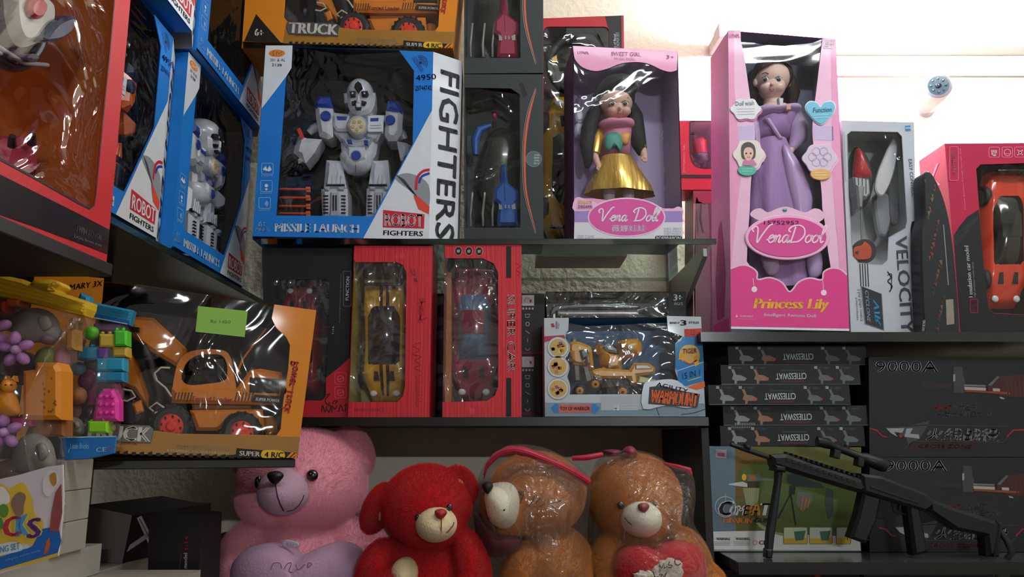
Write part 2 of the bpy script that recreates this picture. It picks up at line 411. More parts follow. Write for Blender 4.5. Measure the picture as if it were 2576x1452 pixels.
# ------------------------------------------------------------------ boxed toy robots
WHT = M('#dde2ea', 0.4, coat=0.15); BLU = M('#0b76cf', 0.4, coat=0.2); INK = M('#14161c', 0.4); INS = M('#141518', 0.6)
REDP = M('#c41f30', 0.4, coat=0.15); ORG = M('#f07a12', 0.4); LBL = M('#9fc6ea', 0.4); GRYP = M('#8d939b', 0.4)
SILV = M('#d6dbe4', 0.28, metal=0.12, coat=0.35); SIL2 = M('#b9c0ca', 0.3, metal=0.25, coat=0.3); RBL = M('#173e9e', 0.3, coat=0.4)
RBK = M('#131417', 0.4); RRED = M('#d8382a', 0.35, coat=0.2); CREAM = M('#d8cfb0', 0.25, coat=0.6)
zoom(600, 0, 2.342)
F_ROB = FR(82, 1392, 1.25, 2, TOP)
FLAPX = ((1148, 305), (1122, 1412))
def robot_carton(label):
    F = F_ROB
    win = [(318, 292), (312, 400), (280, 452), (222, 1270), (795, 1274), (1026, 850), (1034, 418), (950, 302)]
    outer = [(82, 1392), (735, 1404), (1122, 1412), (1148, 305), (945, 296), (940, 320), (640, 335), (320, 268), (160, 268)]
    t, b = carton(F, 'toy_robot_box', label, 'toy box', [(82, 1392), (1122, 1412), (1148, 305), (160, 268)], 0.125, BLU, BLU,
                  holes=(), panel=[(82, 1392), (1122, 1412), (1148, 305), (945, 297), (950, 302), (1034, 418), (1026, 850), (795, 1274), (222, 1270), (280, 452), (312, 400), (318, 268), (160, 268)], inside=INS,
                  film=[(222, 1275), (800, 1280), (1034, 850), (1040, 415), (950, 306), (640, 325), (318, 280), (300, 400), (276, 452)])
    b.flat([(160, 268), (318, 268), (312, 400), (280, 452), (136, 640)], WHT, -.0004)
    b.flat([(735, 1404), (1122, 1412), (1140, 650)], WHT, -.0004)
    # FIGHTERS face, bent back a little along the fold
    q = [F.p(1122, 1412), F.p(1290, 1425, .018), F.p(1318, 362, .018), F.p(1148, 305)]
    q[0].z = 0; q[1].z = 0
    b.add(q, [(0, 1, 2, 3)], WHT)
    q2 = [q[1], F.p(1292, 1425, .12), F.p(1318, 362, .12), q[2]]; q2[1].z = 0; q2[1].x = q[1].x; q2[2].x = q[2].x; q2[2].z = q[2].z; b.add(q2, [(0, 1, 2, 3)], WHT)
    o, u, v = Vector(q[3]), (q[2] - q[3]), (q[0] - q[3])
    V, Fs = text_geo('FIGHTERS')     # reads downwards
    off = (q[2] - q[3]).cross(q[0] - q[3]).normalized() * .0008
    if off.y > 0: off = -off
    def fp(a, c): return (q[3] + (q[2] - q[3]) * c) * (1 - a) + (q[0] + (q[1] - q[0]) * c) * a + off
    b.add([fp(.085 + .90 * a, .22 + .64 * c + .05 * (1 - a)) for a, c in V], Fs, INK)
    for s_ in (-.006, .006): b.add([fp(.085 + .90 * a + s_ * .4, .22 + .64 * c + .05 * (1 - a) + s_ * 3) + off * .1 for a, c in V], Fs, INK)
    # print
    b.flat(circ(226, 314, 48, 22), ORG, -.0006); b.text('SM', (196, 328), (256, 328), (196, 302), M('#ffd9a0', .4), -.0009, .03)
    b.text('201 & AL', (185, 362), (276, 362), (187, 345), INK, -.0008); b.text('2138', (196, 390), (254, 392), (197, 374), INK, -.0008, .02)
    b.text('MISSILE LAUNCH', (216, 1365), (707, 1373), (218, 1316), WHT, -.0006, .05)
    b.text('6+', (118, 1335), (160, 1335), (120, 1304), LBL, -.0006, .04); b.text('AGES', (98, 1362), (178, 1362), (100, 1341), LBL, -.0006, .04)
    for x, y in ((170, 996), (164, 1098), (154, 1198)):
        b.line(rrect(x - 34, y - 34, x + 34, y + 30, 8), 3, LBL, closed=True); b.text('LIGHT', (x - 34, y + 44), (x + 34, y + 44), (x - 34, y + 35), LBL)
    b.flat([(142, 1000), (160, 978), (170, 1000), (182, 976), (196, 1000), (180, 1010)], WHT, -.0006); b.flat(circ(164, 1094, 10), WHT, -.0006); b.flat([(156, 1110), (172, 1110), (168, 1122), (160, 1122)], WHT, -.0006)
    for r in (8, 15, 22): b.line(circ(150, 1200, r, n=8, a0=-.8, a1=.8), 3, WHT)
    for r in (12, 22, 32, 42): b.line(circ(1072, 370, r, n=10, a0=-.7, a1=2.0), 3, INK)
    b.flat(circ(1072, 370, 7), INK, -.0006)
    for k in range(3): b.line([(1022 + 9 * k, 340 - 4 * k), (1080 + 6 * k, 425 - 6 * k)], 2, INK)
    PEN = M('#1b2c78', 0.4)
    b.text('4950', (1046, 476), (1166, 466), (1042, 444), PEN, -.0008, .01); b.text('25744742', (1042, 534), (1138, 530), (1040, 506), PEN, -.0008, .01)
    # picture of the missile hand
    b.flat(cm([(925, 1040), (990, 1020), (1060, 1040), (1120, 1090), (1126, 1200), (1090, 1240), (1040, 1150), (940, 1070)], 3), GRYP, -.0007)
    b.line(cm([(1045, 1120), (1052, 1050), (1085, 1010), (1126, 1000)], 4, False), 16, REDP, -.0009); b.line(cm([(1062, 1080), (1080, 1040), (1126, 1020)], 4, False), 14, RBL, -.0010)
    for k in range(4): b.line([(930 + 14 * k, 1030 + 8 * k), (1020 + 12 * k, 1130 + 12 * k)], 5, M('#3c4148', .4), -.0009)
    b.flat([(1030, 1150), (1060, 1160), (1125, 1215), (1122, 1262), (1060, 1232)], M('#d8452c', .4), -.0010)
    b.flat([(852, 1237), (1096, 1262), (1093, 1347), (850, 1340)], REDP, -.0008)
    b.text('ROBOT', (862, 1332), (1086, 1338), (863, 1258), WHT, -.0011, .025); b.text('FIGHTERS', (853, 1386), (1085, 1392), (855, 1357), INK, -.0008, .05)
    b.link('carton', t)
    return t

def robot(label, A=None, Bc=None, S=None, D=None, cream=None):
    A = A or SILV; Bc = Bc or RBL; S = S or SIL2; D = D or RBK; F = F_ROB; dm = .066
    base = F.p(560, 1285, dm); base.z = 0.022
    t = thing('toy_robot', label, 'toy robot', F, base)
    # torso
    b = B(F)
    b.slab([(548, 655), (640, 665), (780, 668), (862, 672), (852, 775), (822, 815), (806, 905), (792, 930), (606, 920), (596, 800), (552, 765)], .052, .088, A, .006)
    b.slab([(556, 668), (652, 676), (648, 770), (580, 770), (556, 740)], .044, .06, A, .004); b.slab([(752, 680), (856, 682), (850, 780), (760, 780)], .044, .06, A, .004)
    b.puff(cm([(602, 905), (700, 878), (790, 905), (786, 985), (740, 1025), (690, 1032), (640, 1020), (606, 975)], 3), .062, .026, A)
    b.slab([(640, 862), (742, 862), (746, 930), (692, 968), (638, 930)], .036, .06, A, .004)
    b.slab([(600, 806), (690, 830), (800, 806), (760, 860), (690, 880), (630, 860)], .042, .06, S, .004)
    b.slab([(560, 778), (650, 775), (662, 812), (600, 830)], .046, .062, S, .004); b.slab([(745, 778), (840, 782), (815, 832), (748, 815)], .046, .062, S, .004)
    b.slab([(636, 822), (664, 820), (672, 850), (646, 846)], .040, .05, Bc, .001); b.slab([(738, 824), (762, 826), (764, 856), (742, 852)], .040, .05, Bc, .001)
    b.slab([(576, 684), (640, 686), (634, 706), (584, 706)], .0425, .046, Bc); b.slab(circ(692, 915, 28), .033, .04, Bc, .001); b.slab(circ(692, 915, 34), .0345, .04, S, .001)
    b.line([(690, 968), (690, 1025)], 3, D, .035)
    torso = b.link('torso', t)
    b = B(F); b.slab(circ(697, 738, 62, n=32), .034, .05, S, .003); b.slab(circ(697, 738, 52, n=32), .031, .036, CREAM, .003)
    for k in range(5): a_ = k * 1.257 + .3; b.slab(circ(697 + 26 * math.cos(a_), 738 + 26 * math.sin(a_), 11, n=12), .0298, .032, M('#bfae80', .3), .0006)
    b.link('chest_disc', t)
    b = B(F); b.slab([(764, 683), (857, 680), (850, 776), (762, 776)], .0425, .044, WHT); b.slab([(776, 696), (826, 694), (824, 714), (776, 716)], .0422, .0424, Bc); b.line([(776, 740), (840, 738)], 4, GRYP, .0421); b.line([(776, 756), (840, 754)], 4, GRYP, .0421); b.link('chest_sticker', t)
    # head
    b = B(F)
    b.ellp(718, 560, 80, 92, dm - .004, .033, A); b.slab(cm([(640, 600), (655, 560), (780, 560), (800, 600), (775, 655), (715, 672), (660, 655)], 3), .036, .075, A, .006)
    b.slab([(648, 650), (780, 655), (800, 690), (640, 685)], .045, .085, S, .005)
    for x in (630, 792): b.slab([(x - 14, 545), (x + 12, 540), (x + 14, 598), (x - 8, 602)], .05, .075, A, .004)
    b.slab([(686, 490), (703, 476), (722, 490), (730, 515), (704, 545), (680, 512)], .0262, .05, D, .002)
    for x in (672, 742): b.slab([(x - 20, 536), (x + 18, 534), (x + 14, 562), (x - 14, 562)], .0272, .05, D, .001); b.slab(circ(x, 549, 5), .0264, .03, M('#c8d6e8', .2))
    for p in ([(662, 598), (690, 590), (688, 612), (668, 616)], [(722, 590), (752, 598), (742, 616), (724, 612)], [(686, 630), (702, 620), (722, 630), (718, 642), (690, 642)]): b.slab(p, .0290, .05, D, .0005)
    b.slab([(697, 560), (713, 560), (716, 606), (694, 606)], .0265, .05, A, .002)
    b.slab([(690, 608), (720, 608), (716, 630), (694, 630)], .0275, .05, A, .001)
    b.link('head', t)
    # arms
    for sgn, S1, cap, cx, cy in ((-1, [(446, 610), (552, 625), (550, 690), (552, 800), (520, 812), (470, 790), (452, 690)], [(446, 600), (470, 560), (534, 562), (552, 628), (450, 632)], 513, 682),
                       (1, [(864, 640), (966, 645), (962, 770), (930, 822), (880, 822), (858, 790)], [(868, 645), (878, 586), (935, 592), (966, 640), (962, 662)], 892, 706)):
        b = B(F); b.slab(S1, .042, .092, A, .008); b.slab(cap, .040, .094, Bc, .006); b.slab(circ(cx, cy, 30), .0395, .045, Bc, .001); b.slab(circ(cx, cy, 34), .041, .045, S, .001)
        if sgn < 0:
            b.tubep([(480, 745), (440, 760), (415, 785)], [34, 26, 22], S, .066); b.slab([(345, 785), (395, 800), (482, 806), (440, 885), (386, 950), (308, 912), (322, 850)], .040, .088, A, .012)
            b.slab([(343, 762), (362, 752), (384, 802), (368, 818)], .0385, .045, RRED)
            b.slab([(330, 905), (380, 945), (350, 960), (315, 930)], .046, .082, S, .004)
        else:
            b.tubep([(945, 775), (968, 795), (980, 825)], [30, 26, 22], S, .066); b.slab([(928, 820), (985, 830), (1020, 850), (1012, 905), (978, 945), (950, 930)], .045, .088, A, .010)
        arm = b.link('arm', t)
        b = B(F)
        if sgn < 0:
            b.puff(cm([(305, 915), (345, 912), (382, 950), (372, 985), (340, 992), (300, 960)], 3), .064, .022, D)
            for k in range(4): b.tubep([(318 + 16 * k, 960 + 8 * k, .05), (310 + 16 * k, 985 + 6 * k, .042), (322 + 14 * k, 992 + 3 * k, .052)], 9, D, .05, 8)
        else:
            b.puff(cm([(975, 930), (1005, 918), (1018, 950), (1000, 985), (970, 970)], 3), .066, .02, D)
            for k in range(4): b.tubep([(972 + 12 * k, 965, .05), (970 + 12 * k, 985, .045), (976 + 11 * k, 992, .055)], 8, D, .05, 8)
        sub(b.link('hand', t), arm)
    # legs
    for x0, sp in ((0, 1), (262, -1)):
        b = B(F); X = lambda x: x + x0 if sp > 0 else 1390 - x
        b.slab([(X(512), 935), (X(605), 940), (X(632), 1100), (X(496), 1110)], .048, .090, A, .008)
        for k in range(4): b.slab([(X(520 + 26 * k), 1085), (X(533 + 26 * k), 1010 + 12 * (k % 2)), (X(546 + 26 * k), 1085)], .043, .05, A, .0008)
        b.slab([(X(520), 1075), (X(620), 1075), (X(624), 1092), (X(516), 1092)], .045, .05, D)
        leg = b.link('leg', t)
        b = B(F); b.slab([(X(482), 1108), (X(638), 1104), (X(642), 1275), (X(490), 1285)], .040, .092, A, .007)
        b.slab([(X(540), 1130), (X(590), 1130), (X(596), 1270), (X(536), 1275)], .0365, .045, S, .002)
        for k in range(6): b.slab([(X(498), 1150 + 20 * k), (X(528), 1150 + 20 * k), (X(528), 1158 + 20 * k), (X(498), 1158 + 20 * k)], .0385, .041, D); b.slab([(X(604), 1150 + 20 * k), (X(630), 1150 + 20 * k), (X(630), 1158 + 20 * k), (X(604), 1158 + 20 * k)], .0385, .041, D)
        for q in (558, 574): b.slab([(X(q - 4), 1150), (X(q + 4), 1150), (X(q + 4), 1240), (X(q - 4), 1240)], .035, .037, D)
        b.slab([(X(500), 1098), (X(534), 1098), (X(530), 1122), (X(504), 1122)], .037, .045, S, .002); b.slab([(X(585), 1098), (X(622), 1098), (X(618), 1122), (X(588), 1122)], .037, .045, S, .002)
        sub(b.link('shin', t), leg)
        b = B(F); b.slab([(X(478), 1268), (X(650), 1264), (X(668), 1300), (X(470), 1306)], .028, .098, A, .008); sub(b.link('foot', t), leg)
    return t

rb = robot_carton('blue and white robot box facing out, large black word down its right edge')
rr = robot('white and blue toy robot inside the blue box that faces out')
zoom(600, 0, 2.342)
def missiles(F):
    o = []
    for k, (y, w) in enumerate(((1115, 'topmost'), (1165, 'second'), (1215, 'third'), (1258, 'lowest'))):
        base = F.p(330, y, .03)
        t = thing('toy_missile', '%s of the four orange toy missiles beside the boxed white robot' % w, 'toy missile', F, base, None)
        b = B(F); b.tubep([(238, y), (250, y), (400, y + 2), (424, y + 2)], [2, 8, 8, 7], M('#c8492c', .35), .03, 10); b.link('shaft', t)
        b = B(F); b.slab([(396, y - 14), (420, y - 14), (424, y + 16), (400, y + 16)], .0285, .0315, M('#d86a3a', .35)); b.link('fins', t)
        o.append(t)
    return o
missiles(F_ROB)

# the side row: the same kind of box turned to face right along the left wall
ORB = M('#d9641c', 0.3, coat=0.35); NAVY = M('#1c2c4c', 0.35, coat=0.3)
ro = robot('orange and navy toy robot in the side-on box next to the red framed box', ORB, NAVY, NAVY, RBK)
def side_copy(src, x, y, z, label, toy=None, toylabel=None, scale=(1.04, 1.0, 0.88), dyaw=0.0, own=False, shift=.028):
    """src box set side-on with its near lower corner at x, y, z; toy: the robot that stands inside it"""
    yaw = math.radians(90 + dyaw); F2 = Frame((x, y, z), yaw); c = copy_tree(src, F2.O, (0, 0, yaw), label, None, scale)
    if toy is not None:
        l = Vector(toy['_b']); w = F2.w((l.x * scale[0] + shift, l.y * scale[1] - .012, l.z * scale[2]))
        if own: toy.location = w; toy.rotation_euler = (0, 0, yaw); toy.scale = scale
        else: copy_tree(toy, w, (0, 0, yaw), toylabel, None, scale)
    return c
Z3, Z4 = 1.7608, 2.0605
side_copy(rb, -0.477, 1.085, Z3, 'blue robot box turned side-on, standing in the corner of the tinted glass shelf', rr, 'white toy robot seen from the side in the side-on box in the shelf corner')
side_copy(rb, -0.477, 0.738, Z3, 'blue robot box turned side-on, between the red framed box and the corner robot box', ro, own=True, shift=.034)
side_copy(rb, -0.4645, 1.086, Z4, 'blue robot box turned side-on, stacked on top of the corner robot box')
side_copy(rb, -0.451, 0.738, Z4, 'blue robot box cut by the top edge, stacked above the boxed orange robot')
# ------------------------------------------------------------------ kits shared by several toys
GLOSSBK = M('#0e0f12', 0.12, coat=0.8); RUB = M('#15161a', 0.6); CHR = M('#c8ccd0', 0.15, 0.8)
def car(F, label, cx, y0, y1, hw, dback, hgt, col, roofcol=None, stripe=None, glass=None, nose_down=True, lean=0.0, group=None):
    """toy car fastened with its roof to the viewer: y0/y1 top and bottom (zoom px), hw half width (px), hgt metres off the tray at dback"""
    glass = glass or GLOSSBK; k = F.k(cx, (y0 + y1) / 2, dback)
    A0 = F.p(cx, y1 if nose_down else y0, dback); A1 = F.p(cx, y0 if nose_down else y1, dback)   # nose, tail
    W_ = hw * k; ax = A1 - A0; right = Vector((1, 0, 0)) * (1 if nose_down else -1)
    def wprof(t): return W_ * min(1, (0.62 + 1.9 * t) if t < .2 else 1.0, 1.0 if t < .9 else 1 - (t - .9) * 2.0) * (1 - 0.06 * math.exp(-((t - .5) / .15) ** 2))
    def hprof(t): return hgt * (0.42 + 0.30 * min(1, t / .30) if t < .3 else 0.72 - 0.06 * (t - .3)) 
    def P(t, s_, h): return A0 + ax * t + right * (s_ * wprof(t)) + Vector((lean * h, -h, 0))
    base = (A0 + A1) / 2; base.z = min(A0.z, A1.z)
    T_ = thing('toy_car', label, 'toy car', F, base, group)
    b = B(F); nt, ns = 26, 14; V = []; 
    for i in range(nt + 1):
        t = i / nt
        for j in range(ns + 1):
            s_ = -1 + 2 * j / ns; e = abs(s_)
            h = hprof(t) * (1 - 0.22 * e ** 3)
            if e > .99: h = hgt * .12
            arch = max(0, 1 - ((t - .2) / .10) ** 2, 1 - ((t - .8) / .11) ** 2)
            if .55 < e < .99: h += hgt * .10 * arch
            if t in (0, 1): h = min(h, hgt * .15)
            V.append(P(t, s_, h))
    b.add(V, [(i * (ns + 1) + j, i * (ns + 1) + j + 1, (i + 1) * (ns + 1) + j + 1, (i + 1) * (ns + 1) + j) for i in range(nt) for j in range(ns)], col, True)
    if stripe:
        for s0 in (-.18, .10):
            V = []; 
            for i in range(nt + 1): t = i / nt; V += [P(t, s0, hprof(t) + .0012), P(t, s0 + .14, hprof(t) + .0012)]
            b.add(V, [(2 * i, 2 * i + 1, 2 * i + 3, 2 * i + 2) for i in range(1, nt - 1)], stripe, True)
    for s0 in (-1, 1):   # hood vents and door lines
        b.add([P(.16, s0 * .2, hprof(.16) + .001), P(.16, s0 * .5, hprof(.16) + .001), P(.24, s0 * .42, hprof(.24) + .001), P(.24, s0 * .26, hprof(.24) + .001)], [(0, 1, 2, 3)], RUB)
    b.link('body', T_)
    b = B(F); V = []; nt2 = 12; t0, t1 = .28, .80
    for i in range(nt2 + 1):
        q = i / nt2; t = t0 + (t1 - t0) * q; up = math.sin(math.pi * min(1, max(0, q)) ) ** .6 if 0 < q < 1 else 0
        for j in range(9):
            s_ = -1 + 2 * j / 8; wd = .74 - .12 * abs(q - .5)
            V.append(P(t, s_ * wd, hprof(t) * .93 + hgt * .34 * up * (1 - abs(s_) ** 4)))
    b.add(V, [(i * 9 + j, i * 9 + j + 1, (i + 1) * 9 + j + 1, (i + 1) * 9 + j) for i in range(nt2) for j in range(8)], glass, True); b.link('cabin_glass', T_)
    b = B(F); V = []
    for i in range(6):
        q = .38 + .34 * i / 5; t = t0 + (t1 - t0) * q; up = math.sin(math.pi * q) ** .6
        for j in range(5):
            s_ = -1 + j / 2; V.append(P(t, s_ * .50, hprof(t) * .93 + hgt * .34 * up * (1 - abs(s_ * .68) ** 4) + .0012))
    b.add(V, [(i * 5 + j, i * 5 + j + 1, (i + 1) * 5 + j + 1, (i + 1) * 5 + j) for i in range(5) for j in range(4)], roofcol or col, True); b.link('roof', T_)
    for t in (.2, .8):
        for s0 in (-1, 1):
            b = B(F); c = P(t, s0 * .97, hgt * .30); r_ = ax.length * .075
            b.tube([c - right * s0 * W_ * .18, c - right * s0 * W_ * .16, c + right * s0 * W_ * .08, c + right * s0 * W_ * .10], [r_ * .8, r_, r_, r_ * .85], RUB, 18); b.tube([c + right * s0 * W_ * .10, c + right * s0 * W_ * .11], [r_ * .6, r_ * .5], CHR, 12); b.link('wheel', T_)
    for s0 in (-1, 1):
        b = B(F); b.ell(P(.06, s0 * .66, hprof(.06) * .96), (W_ * .16, .003, ax.length * .025), M('#dfe3e6', .1, coat=.6), seg=12, ring=8); b.link('headlight', T_)
    b = B(F); a0, a1 = P(.95, -.85, hgt * 1.0), P(.95, .85, hgt * 1.0)
    b.tube([a0, (a0 + a1) / 2 + Vector((0, -.003, 0)), a1], [.003, .0035, .003], roofcol or col, 8)
    for s0 in (-.5, .5): b.tube([P(.94, s0, hgt * .6), P(.95, s0, hgt)], .002, RUB, 6)
    b.link('spoiler', T_)
    return T_

GLY = {'V': (1.75, [[(-.3, 1.4), (-.6, 1.75), (-.3, 2.15), (.1, 1.9), (.3, 1), (.5, 0), (.9, 1), (1.5, 2.2), (1.95, 2.45)]]),
       'e': (.85, [[(-.1, .35), (.5, .6), (.72, .88), (.5, 1), (.25, .8), (.2, .3), (.45, 0), (.8, .15), (.95, .4)]]),
       'n': (1.0, [[(-.05, .5), (.18, 1), (.2, 0), (.35, .7), (.6, 1), (.75, .8), (.7, .2), (.85, 0), (1.05, .3)]]),
       'a': (1.05, [[(.8, .9), (.5, 1), (.2, .7), (.2, .2), (.45, 0), (.7, .3), (.85, 1), (.8, .2), (.95, 0), (1.2, .3)]]),
       'D': (1.95, [[(.35, 2.1), (.25, .2), (0, 0), (.5, .05), (1.3, .2), (1.8, 1), (1.5, 1.9), (.7, 2.3), (-.15, 2.1), (-.45, 1.65), (-.1, 1.4)]]),
       'o': (.95, [[(.5, 1), (.2, .7), (.2, .2), (.5, 0), (.85, .3), (.8, .8), (.5, 1), (.7, .85), (1.05, .9)]]),
       'l': (.6, [[(-.1, .4), (.4, 1.2), (.62, 2), (.45, 2.35), (.3, 1.9), (.25, .5), (.4, 0), (.7, .2)]]),
       'L': (1.2, [[(.9, 2.0), (.6, 2.4), (.35, 2), (.3, .4), (0, .05), (.5, .1), (1.0, 0), (1.3, .3)]]),
       'v': (.9, [[(0, .9), (.2, 1), (.4, 0), (.6, .5), (.75, 1), (1.0, .9)]]), ' ': (.5, [])}
def script(b, word, x, y, sc, m, w, ang=0.0, slant=.28, d=-.0012):
    c, s_ = math.cos(math.radians(ang)), math.sin(math.radians(ang)); cx = 0.0
    for ch in word:
        wd, st = GLY[ch]
        for L in st:
            P = [((cx + q[0] + slant * q[1]) * sc, q[1] * sc) for q in cm(L, 5, False)]
            b.line([(x + px * c + py * s_, y + px * s_ - py * c) for px, py in P], w, m, d)
        cx += wd

def doll_head(F, T_, cx, cy, rx, ry, dm, dep, skin, turn=0.0, eyes=None, lip='#b8706a', brow='#3a2a24', name='head'):
    """head with a face; turn shifts the features sideways (-1..1)"""
    S_ = M(skin, 0.35, sheen=0.1, coat=0.15); b = B(F)
    b.ellp(cx, cy - ry * .12, rx, ry * .88, dm, dep, S_, seg=28, ring=18)
    b.ellp(cx + turn * rx * .15, cy + ry * .42, rx * .72, ry * .55, dm - dep * .08, dep * .86, S_)
    for s0 in (-1, 1): b.ellp(cx + turn * rx * .55 + s0 * rx * .36, cy + ry * .38, rx * .34, ry * .26, dm - dep * .58, dep * .34, S_)
    nx = cx + turn * rx * .72; b.ellp(nx, cy + ry * .22, rx * .10, ry * .10, dm - dep * .98, dep * .14, S_, seg=12, ring=8)
    for s0 in (-1, 1):
        if s0 * turn < .3: b.ellp(cx + s0 * rx * .98, cy + ry * .12, rx * .14, ry * .22, dm + dep * .05, dep * .18, S_, seg=12, ring=8)
    h = b.link(name, T_)
    for s0 in (-1, 1):
        ex = cx + turn * rx * .55 + s0 * rx * .40 * (1 - .25 * abs(turn)); ey = cy - ry * .04
        b = B(F); b.ellp(ex, ey, rx * .19, ry * .155, dm - dep * .86, dep * .12, M('#e8e6e4', .2, coat=.5), seg=16, ring=10)
        b.ellp(ex, ey, rx * .125, ry * .125, dm - dep * .93, dep * .085, M(eyes or '#3b3a30', .15, coat=.8), seg=16, ring=10); b.ellp(ex, ey, rx * .06, ry * .06, dm - dep * .985, dep * .05, M('#08080a', .1, coat=1), seg=10, ring=8)
        b.ellp(ex - rx * .04, ey - ry * .05, rx * .025, ry * .025, dm - dep * 1.03, dep * .01, M('#ffffff', .2), seg=8, ring=6)
        b.tubep([(ex - rx * .2, ey - ry * .06, dm - dep * .9), (ex, ey - ry * .17, dm - dep * .95), (ex + rx * .2, ey - ry * .06, dm - dep * .9)], rx * .028, M('#1a1412', .5), dm, 6); sub(b.link('eye', T_), h)
        b = B(F); b.tubep([(ex - rx * .2, ey - ry * .28, dm - dep * .84), (ex, ey - ry * .35, dm - dep * .84), (ex + rx * .2, ey - ry * .29, dm - dep * .82)], rx * .028, M(brow, .6), dm, 6); sub(b.link('eyebrow', T_), h)
    b = B(F); lx = cx + turn * rx * .66; L_ = M(lip, .3, coat=.4)
    b.ellp(lx, cy + ry * .46, rx * .15, ry * .035, dm - dep * .875, dep * .06, L_, seg=14, ring=8); b.ellp(lx, cy + ry * .52, rx * .12, ry * .035, dm - dep * .865, dep * .06, L_, seg=14, ring=8); sub(b.link('lips', T_), h)
    return h
# ------------------------------------------------------------------ goods on the glass shelf and the high right shelf
PINK = M('#e89cc4', 0.4, coat=0.2); PINK2 = M('#ecbcd9', 0.4, coat=0.2); HOT = M('#dd3f8b', 0.4, coat=0.2); LAV = M('#c9b6da', 0.45); PUR = M('#7c5f97', 0.5)
WARN = M('#e2e3e8', 0.4)
# --- two helicopter boxes, stacked
zoom(1140, 0, 2.269)
CHAR = M('#2c3335', 0.4, coat=0.25); ARC = M('#d2603a', 0.4); OLV = M('#2b2d26', 0.25, coat=0.5)
F = F_HEL = FR(60, 1385, 1.268, 0, TOP)
def heli_box(dy, label, quad, win):
    t, b = carton(F if dy == 0 else F2, 'helicopter_box', label, 'toy box', quad, 0.09, CHAR, CHAR, inside=M('#4b5152', .6),
                  panel=[quad[0], quad[1], quad[2], quad[3]], holes=[win], film=[(win[0][0] - 4, win[0][1] - 4), (win[1][0] - 4, win[1][1] + 4), (win[2][0] + 4, win[2][1] + 4), (win[3][0] + 4, win[3][1])])
    b.flat(cm([(476, 505 + dy), (430, 640 + dy), (405, 800 + dy), (402, 960 + dy), (415, 1120 + dy), (476, 1332 + dy), (425, 1120 + dy), (414, 960 + dy), (418, 800 + dy), (440, 650 + dy)], 4), ARC, -.0006)
    b.line(cm([(470, 505 + dy), (424, 640 + dy), (399, 800 + dy), (396, 960 + dy), (409, 1120 + dy), (470, 1332 + dy)], 4, False), 3, GRYP, -.0005)
    b.flat(circ(460, 908 + dy, 42), M('#53646a', .4), -.0005); b.line(circ(460, 908 + dy, 44), 3, GRYP, -.0007, True)
    for k, y in enumerate((880, 896, 912, 928)): b.text(('2.4 GHz', 'REMOTE', 'CONTROL', 'FLY')[k], (462, y + 10 + dy), (492, y + 10 + dy), (462, y + dy), WHT, -.0008)
    b.flat([(375, 478 + dy), (398, 470 + dy), (425, 545 + dy), (402, 560 + dy)], M('#15181a', .4), -.0005)
    b.link('carton', t); return t
heli_box(0, 'charcoal helicopter box with orange arc, standing on the glass shelf right of the robot box', [(62, 1385), (516, 1385), (512, 424), (62, 424)], [(68, 500), (68, 1300), (384, 1300), (380, 540), (330, 505)])
F2 = Frame(F.w(F.p(62, 420)) , 0)
heli_box(-965, 'charcoal helicopter box with red toy, stacked at the top edge on its twin', [(62, 420), (514, 416), (514, -560), (62, -560)], [(68, -450), (68, 331), (384, 331), (380, -430), (330, -455)])
def heli(Fh, dy, label, colr, base_y):
    base = Fh.p(270, base_y, .05); base.z = .003
    C2 = M(colr, .25, coat=.5)
    t = thing('toy_helicopter', label, 'toy helicopter', Fh, base)
    b = B(Fh); b.puff(cm([(150, 900 + dy), (200, 770 + dy), (290, 730 + dy), (370, 800 + dy), (382, 1000 + dy), (372, 1200 + dy), (320, 1285 + dy), (200, 1285 + dy), (140, 1180 + dy), (135, 1000 + dy)], 4), .055, .030, OLV); b.link('fuselage', t)
    b = B(Fh); b.slab([(272, 935 + dy), (298, 935 + dy), (312, 1040 + dy), (372, 1085 + dy), (374, 1140 + dy), (362, 1160 + dy), (370, 1285 + dy), (250, 1285 + dy), (258, 1160 + dy), (232, 1140 + dy), (236, 1080 + dy), (270, 1040 + dy)], .014, .04, C2, .005); b.line([(288, 940 + dy), (296, 1150 + dy)], 3, GLOSSBK, .0138); b.link('spine', t)
    b = B(Fh)
    for p in ([(260, 1160), (276, 1172), (282, 1195), (262, 1196)], [(294, 1170), (302, 1170), (303, 1190), (294, 1190)], [(314, 1170), (322, 1170), (322, 1190), (314, 1190)], [(332, 1172), (354, 1160), (356, 1194), (336, 1195)]): b.slab([(x, y + dy) for x, y in p], .0125, .016, CHR)
    b.link('grille', t)
    b = B(Fh); b.tubep([(104, 548 + dy, .05), (190, 525 + dy, .045), (300, 560 + dy, .05), (372, 640 + dy, .06)], [10, 14, 14, 10], GLOSSBK, .05, 10); b.tubep([(112, 590 + dy, .045), (230, 560 + dy, .04), (340, 640 + dy, .045)], [8, 10, 8], M('#3a3f40', .2, coat=.6), .05, 8); b.link('rotor', t)
    b = B(Fh); b.tubep([(128, 885 + dy, .035), (126, 800 + dy, .035), (150, 740 + dy, .035), (215, 715 + dy, .035)], [16, 26, 24, 12], C2, .035, 10); b.link('tail_boom', t)
    b = B(Fh); b.ellp(236, 662 + dy, 12, 16, .03, .006, M('#c92a55', .3)); b.tubep([(236, 690 + dy, .04), (236, 730 + dy, .045)], 10, OLV, .04, 8); b.link('rotor_hub', t)
    b = B(Fh)
    for x in (110, 180, 235): b.tubep([(x, 1100 + dy, .03), (x - 12, 1220 + dy, .022), (x - 10, 1290 + dy, .03)], 7, M('#777c7c', .25, coat=.4), .03, 8)
    b.link('landing_skid', t)
    return t
heli(F_HEL, 0, 'dark toy helicopter with a blue spine in the lower charcoal box', '#1f58a8', 1296)
heli(F2, -965, 'dark toy helicopter with a dark red spine in the upper charcoal box', '#a01f48', 331)

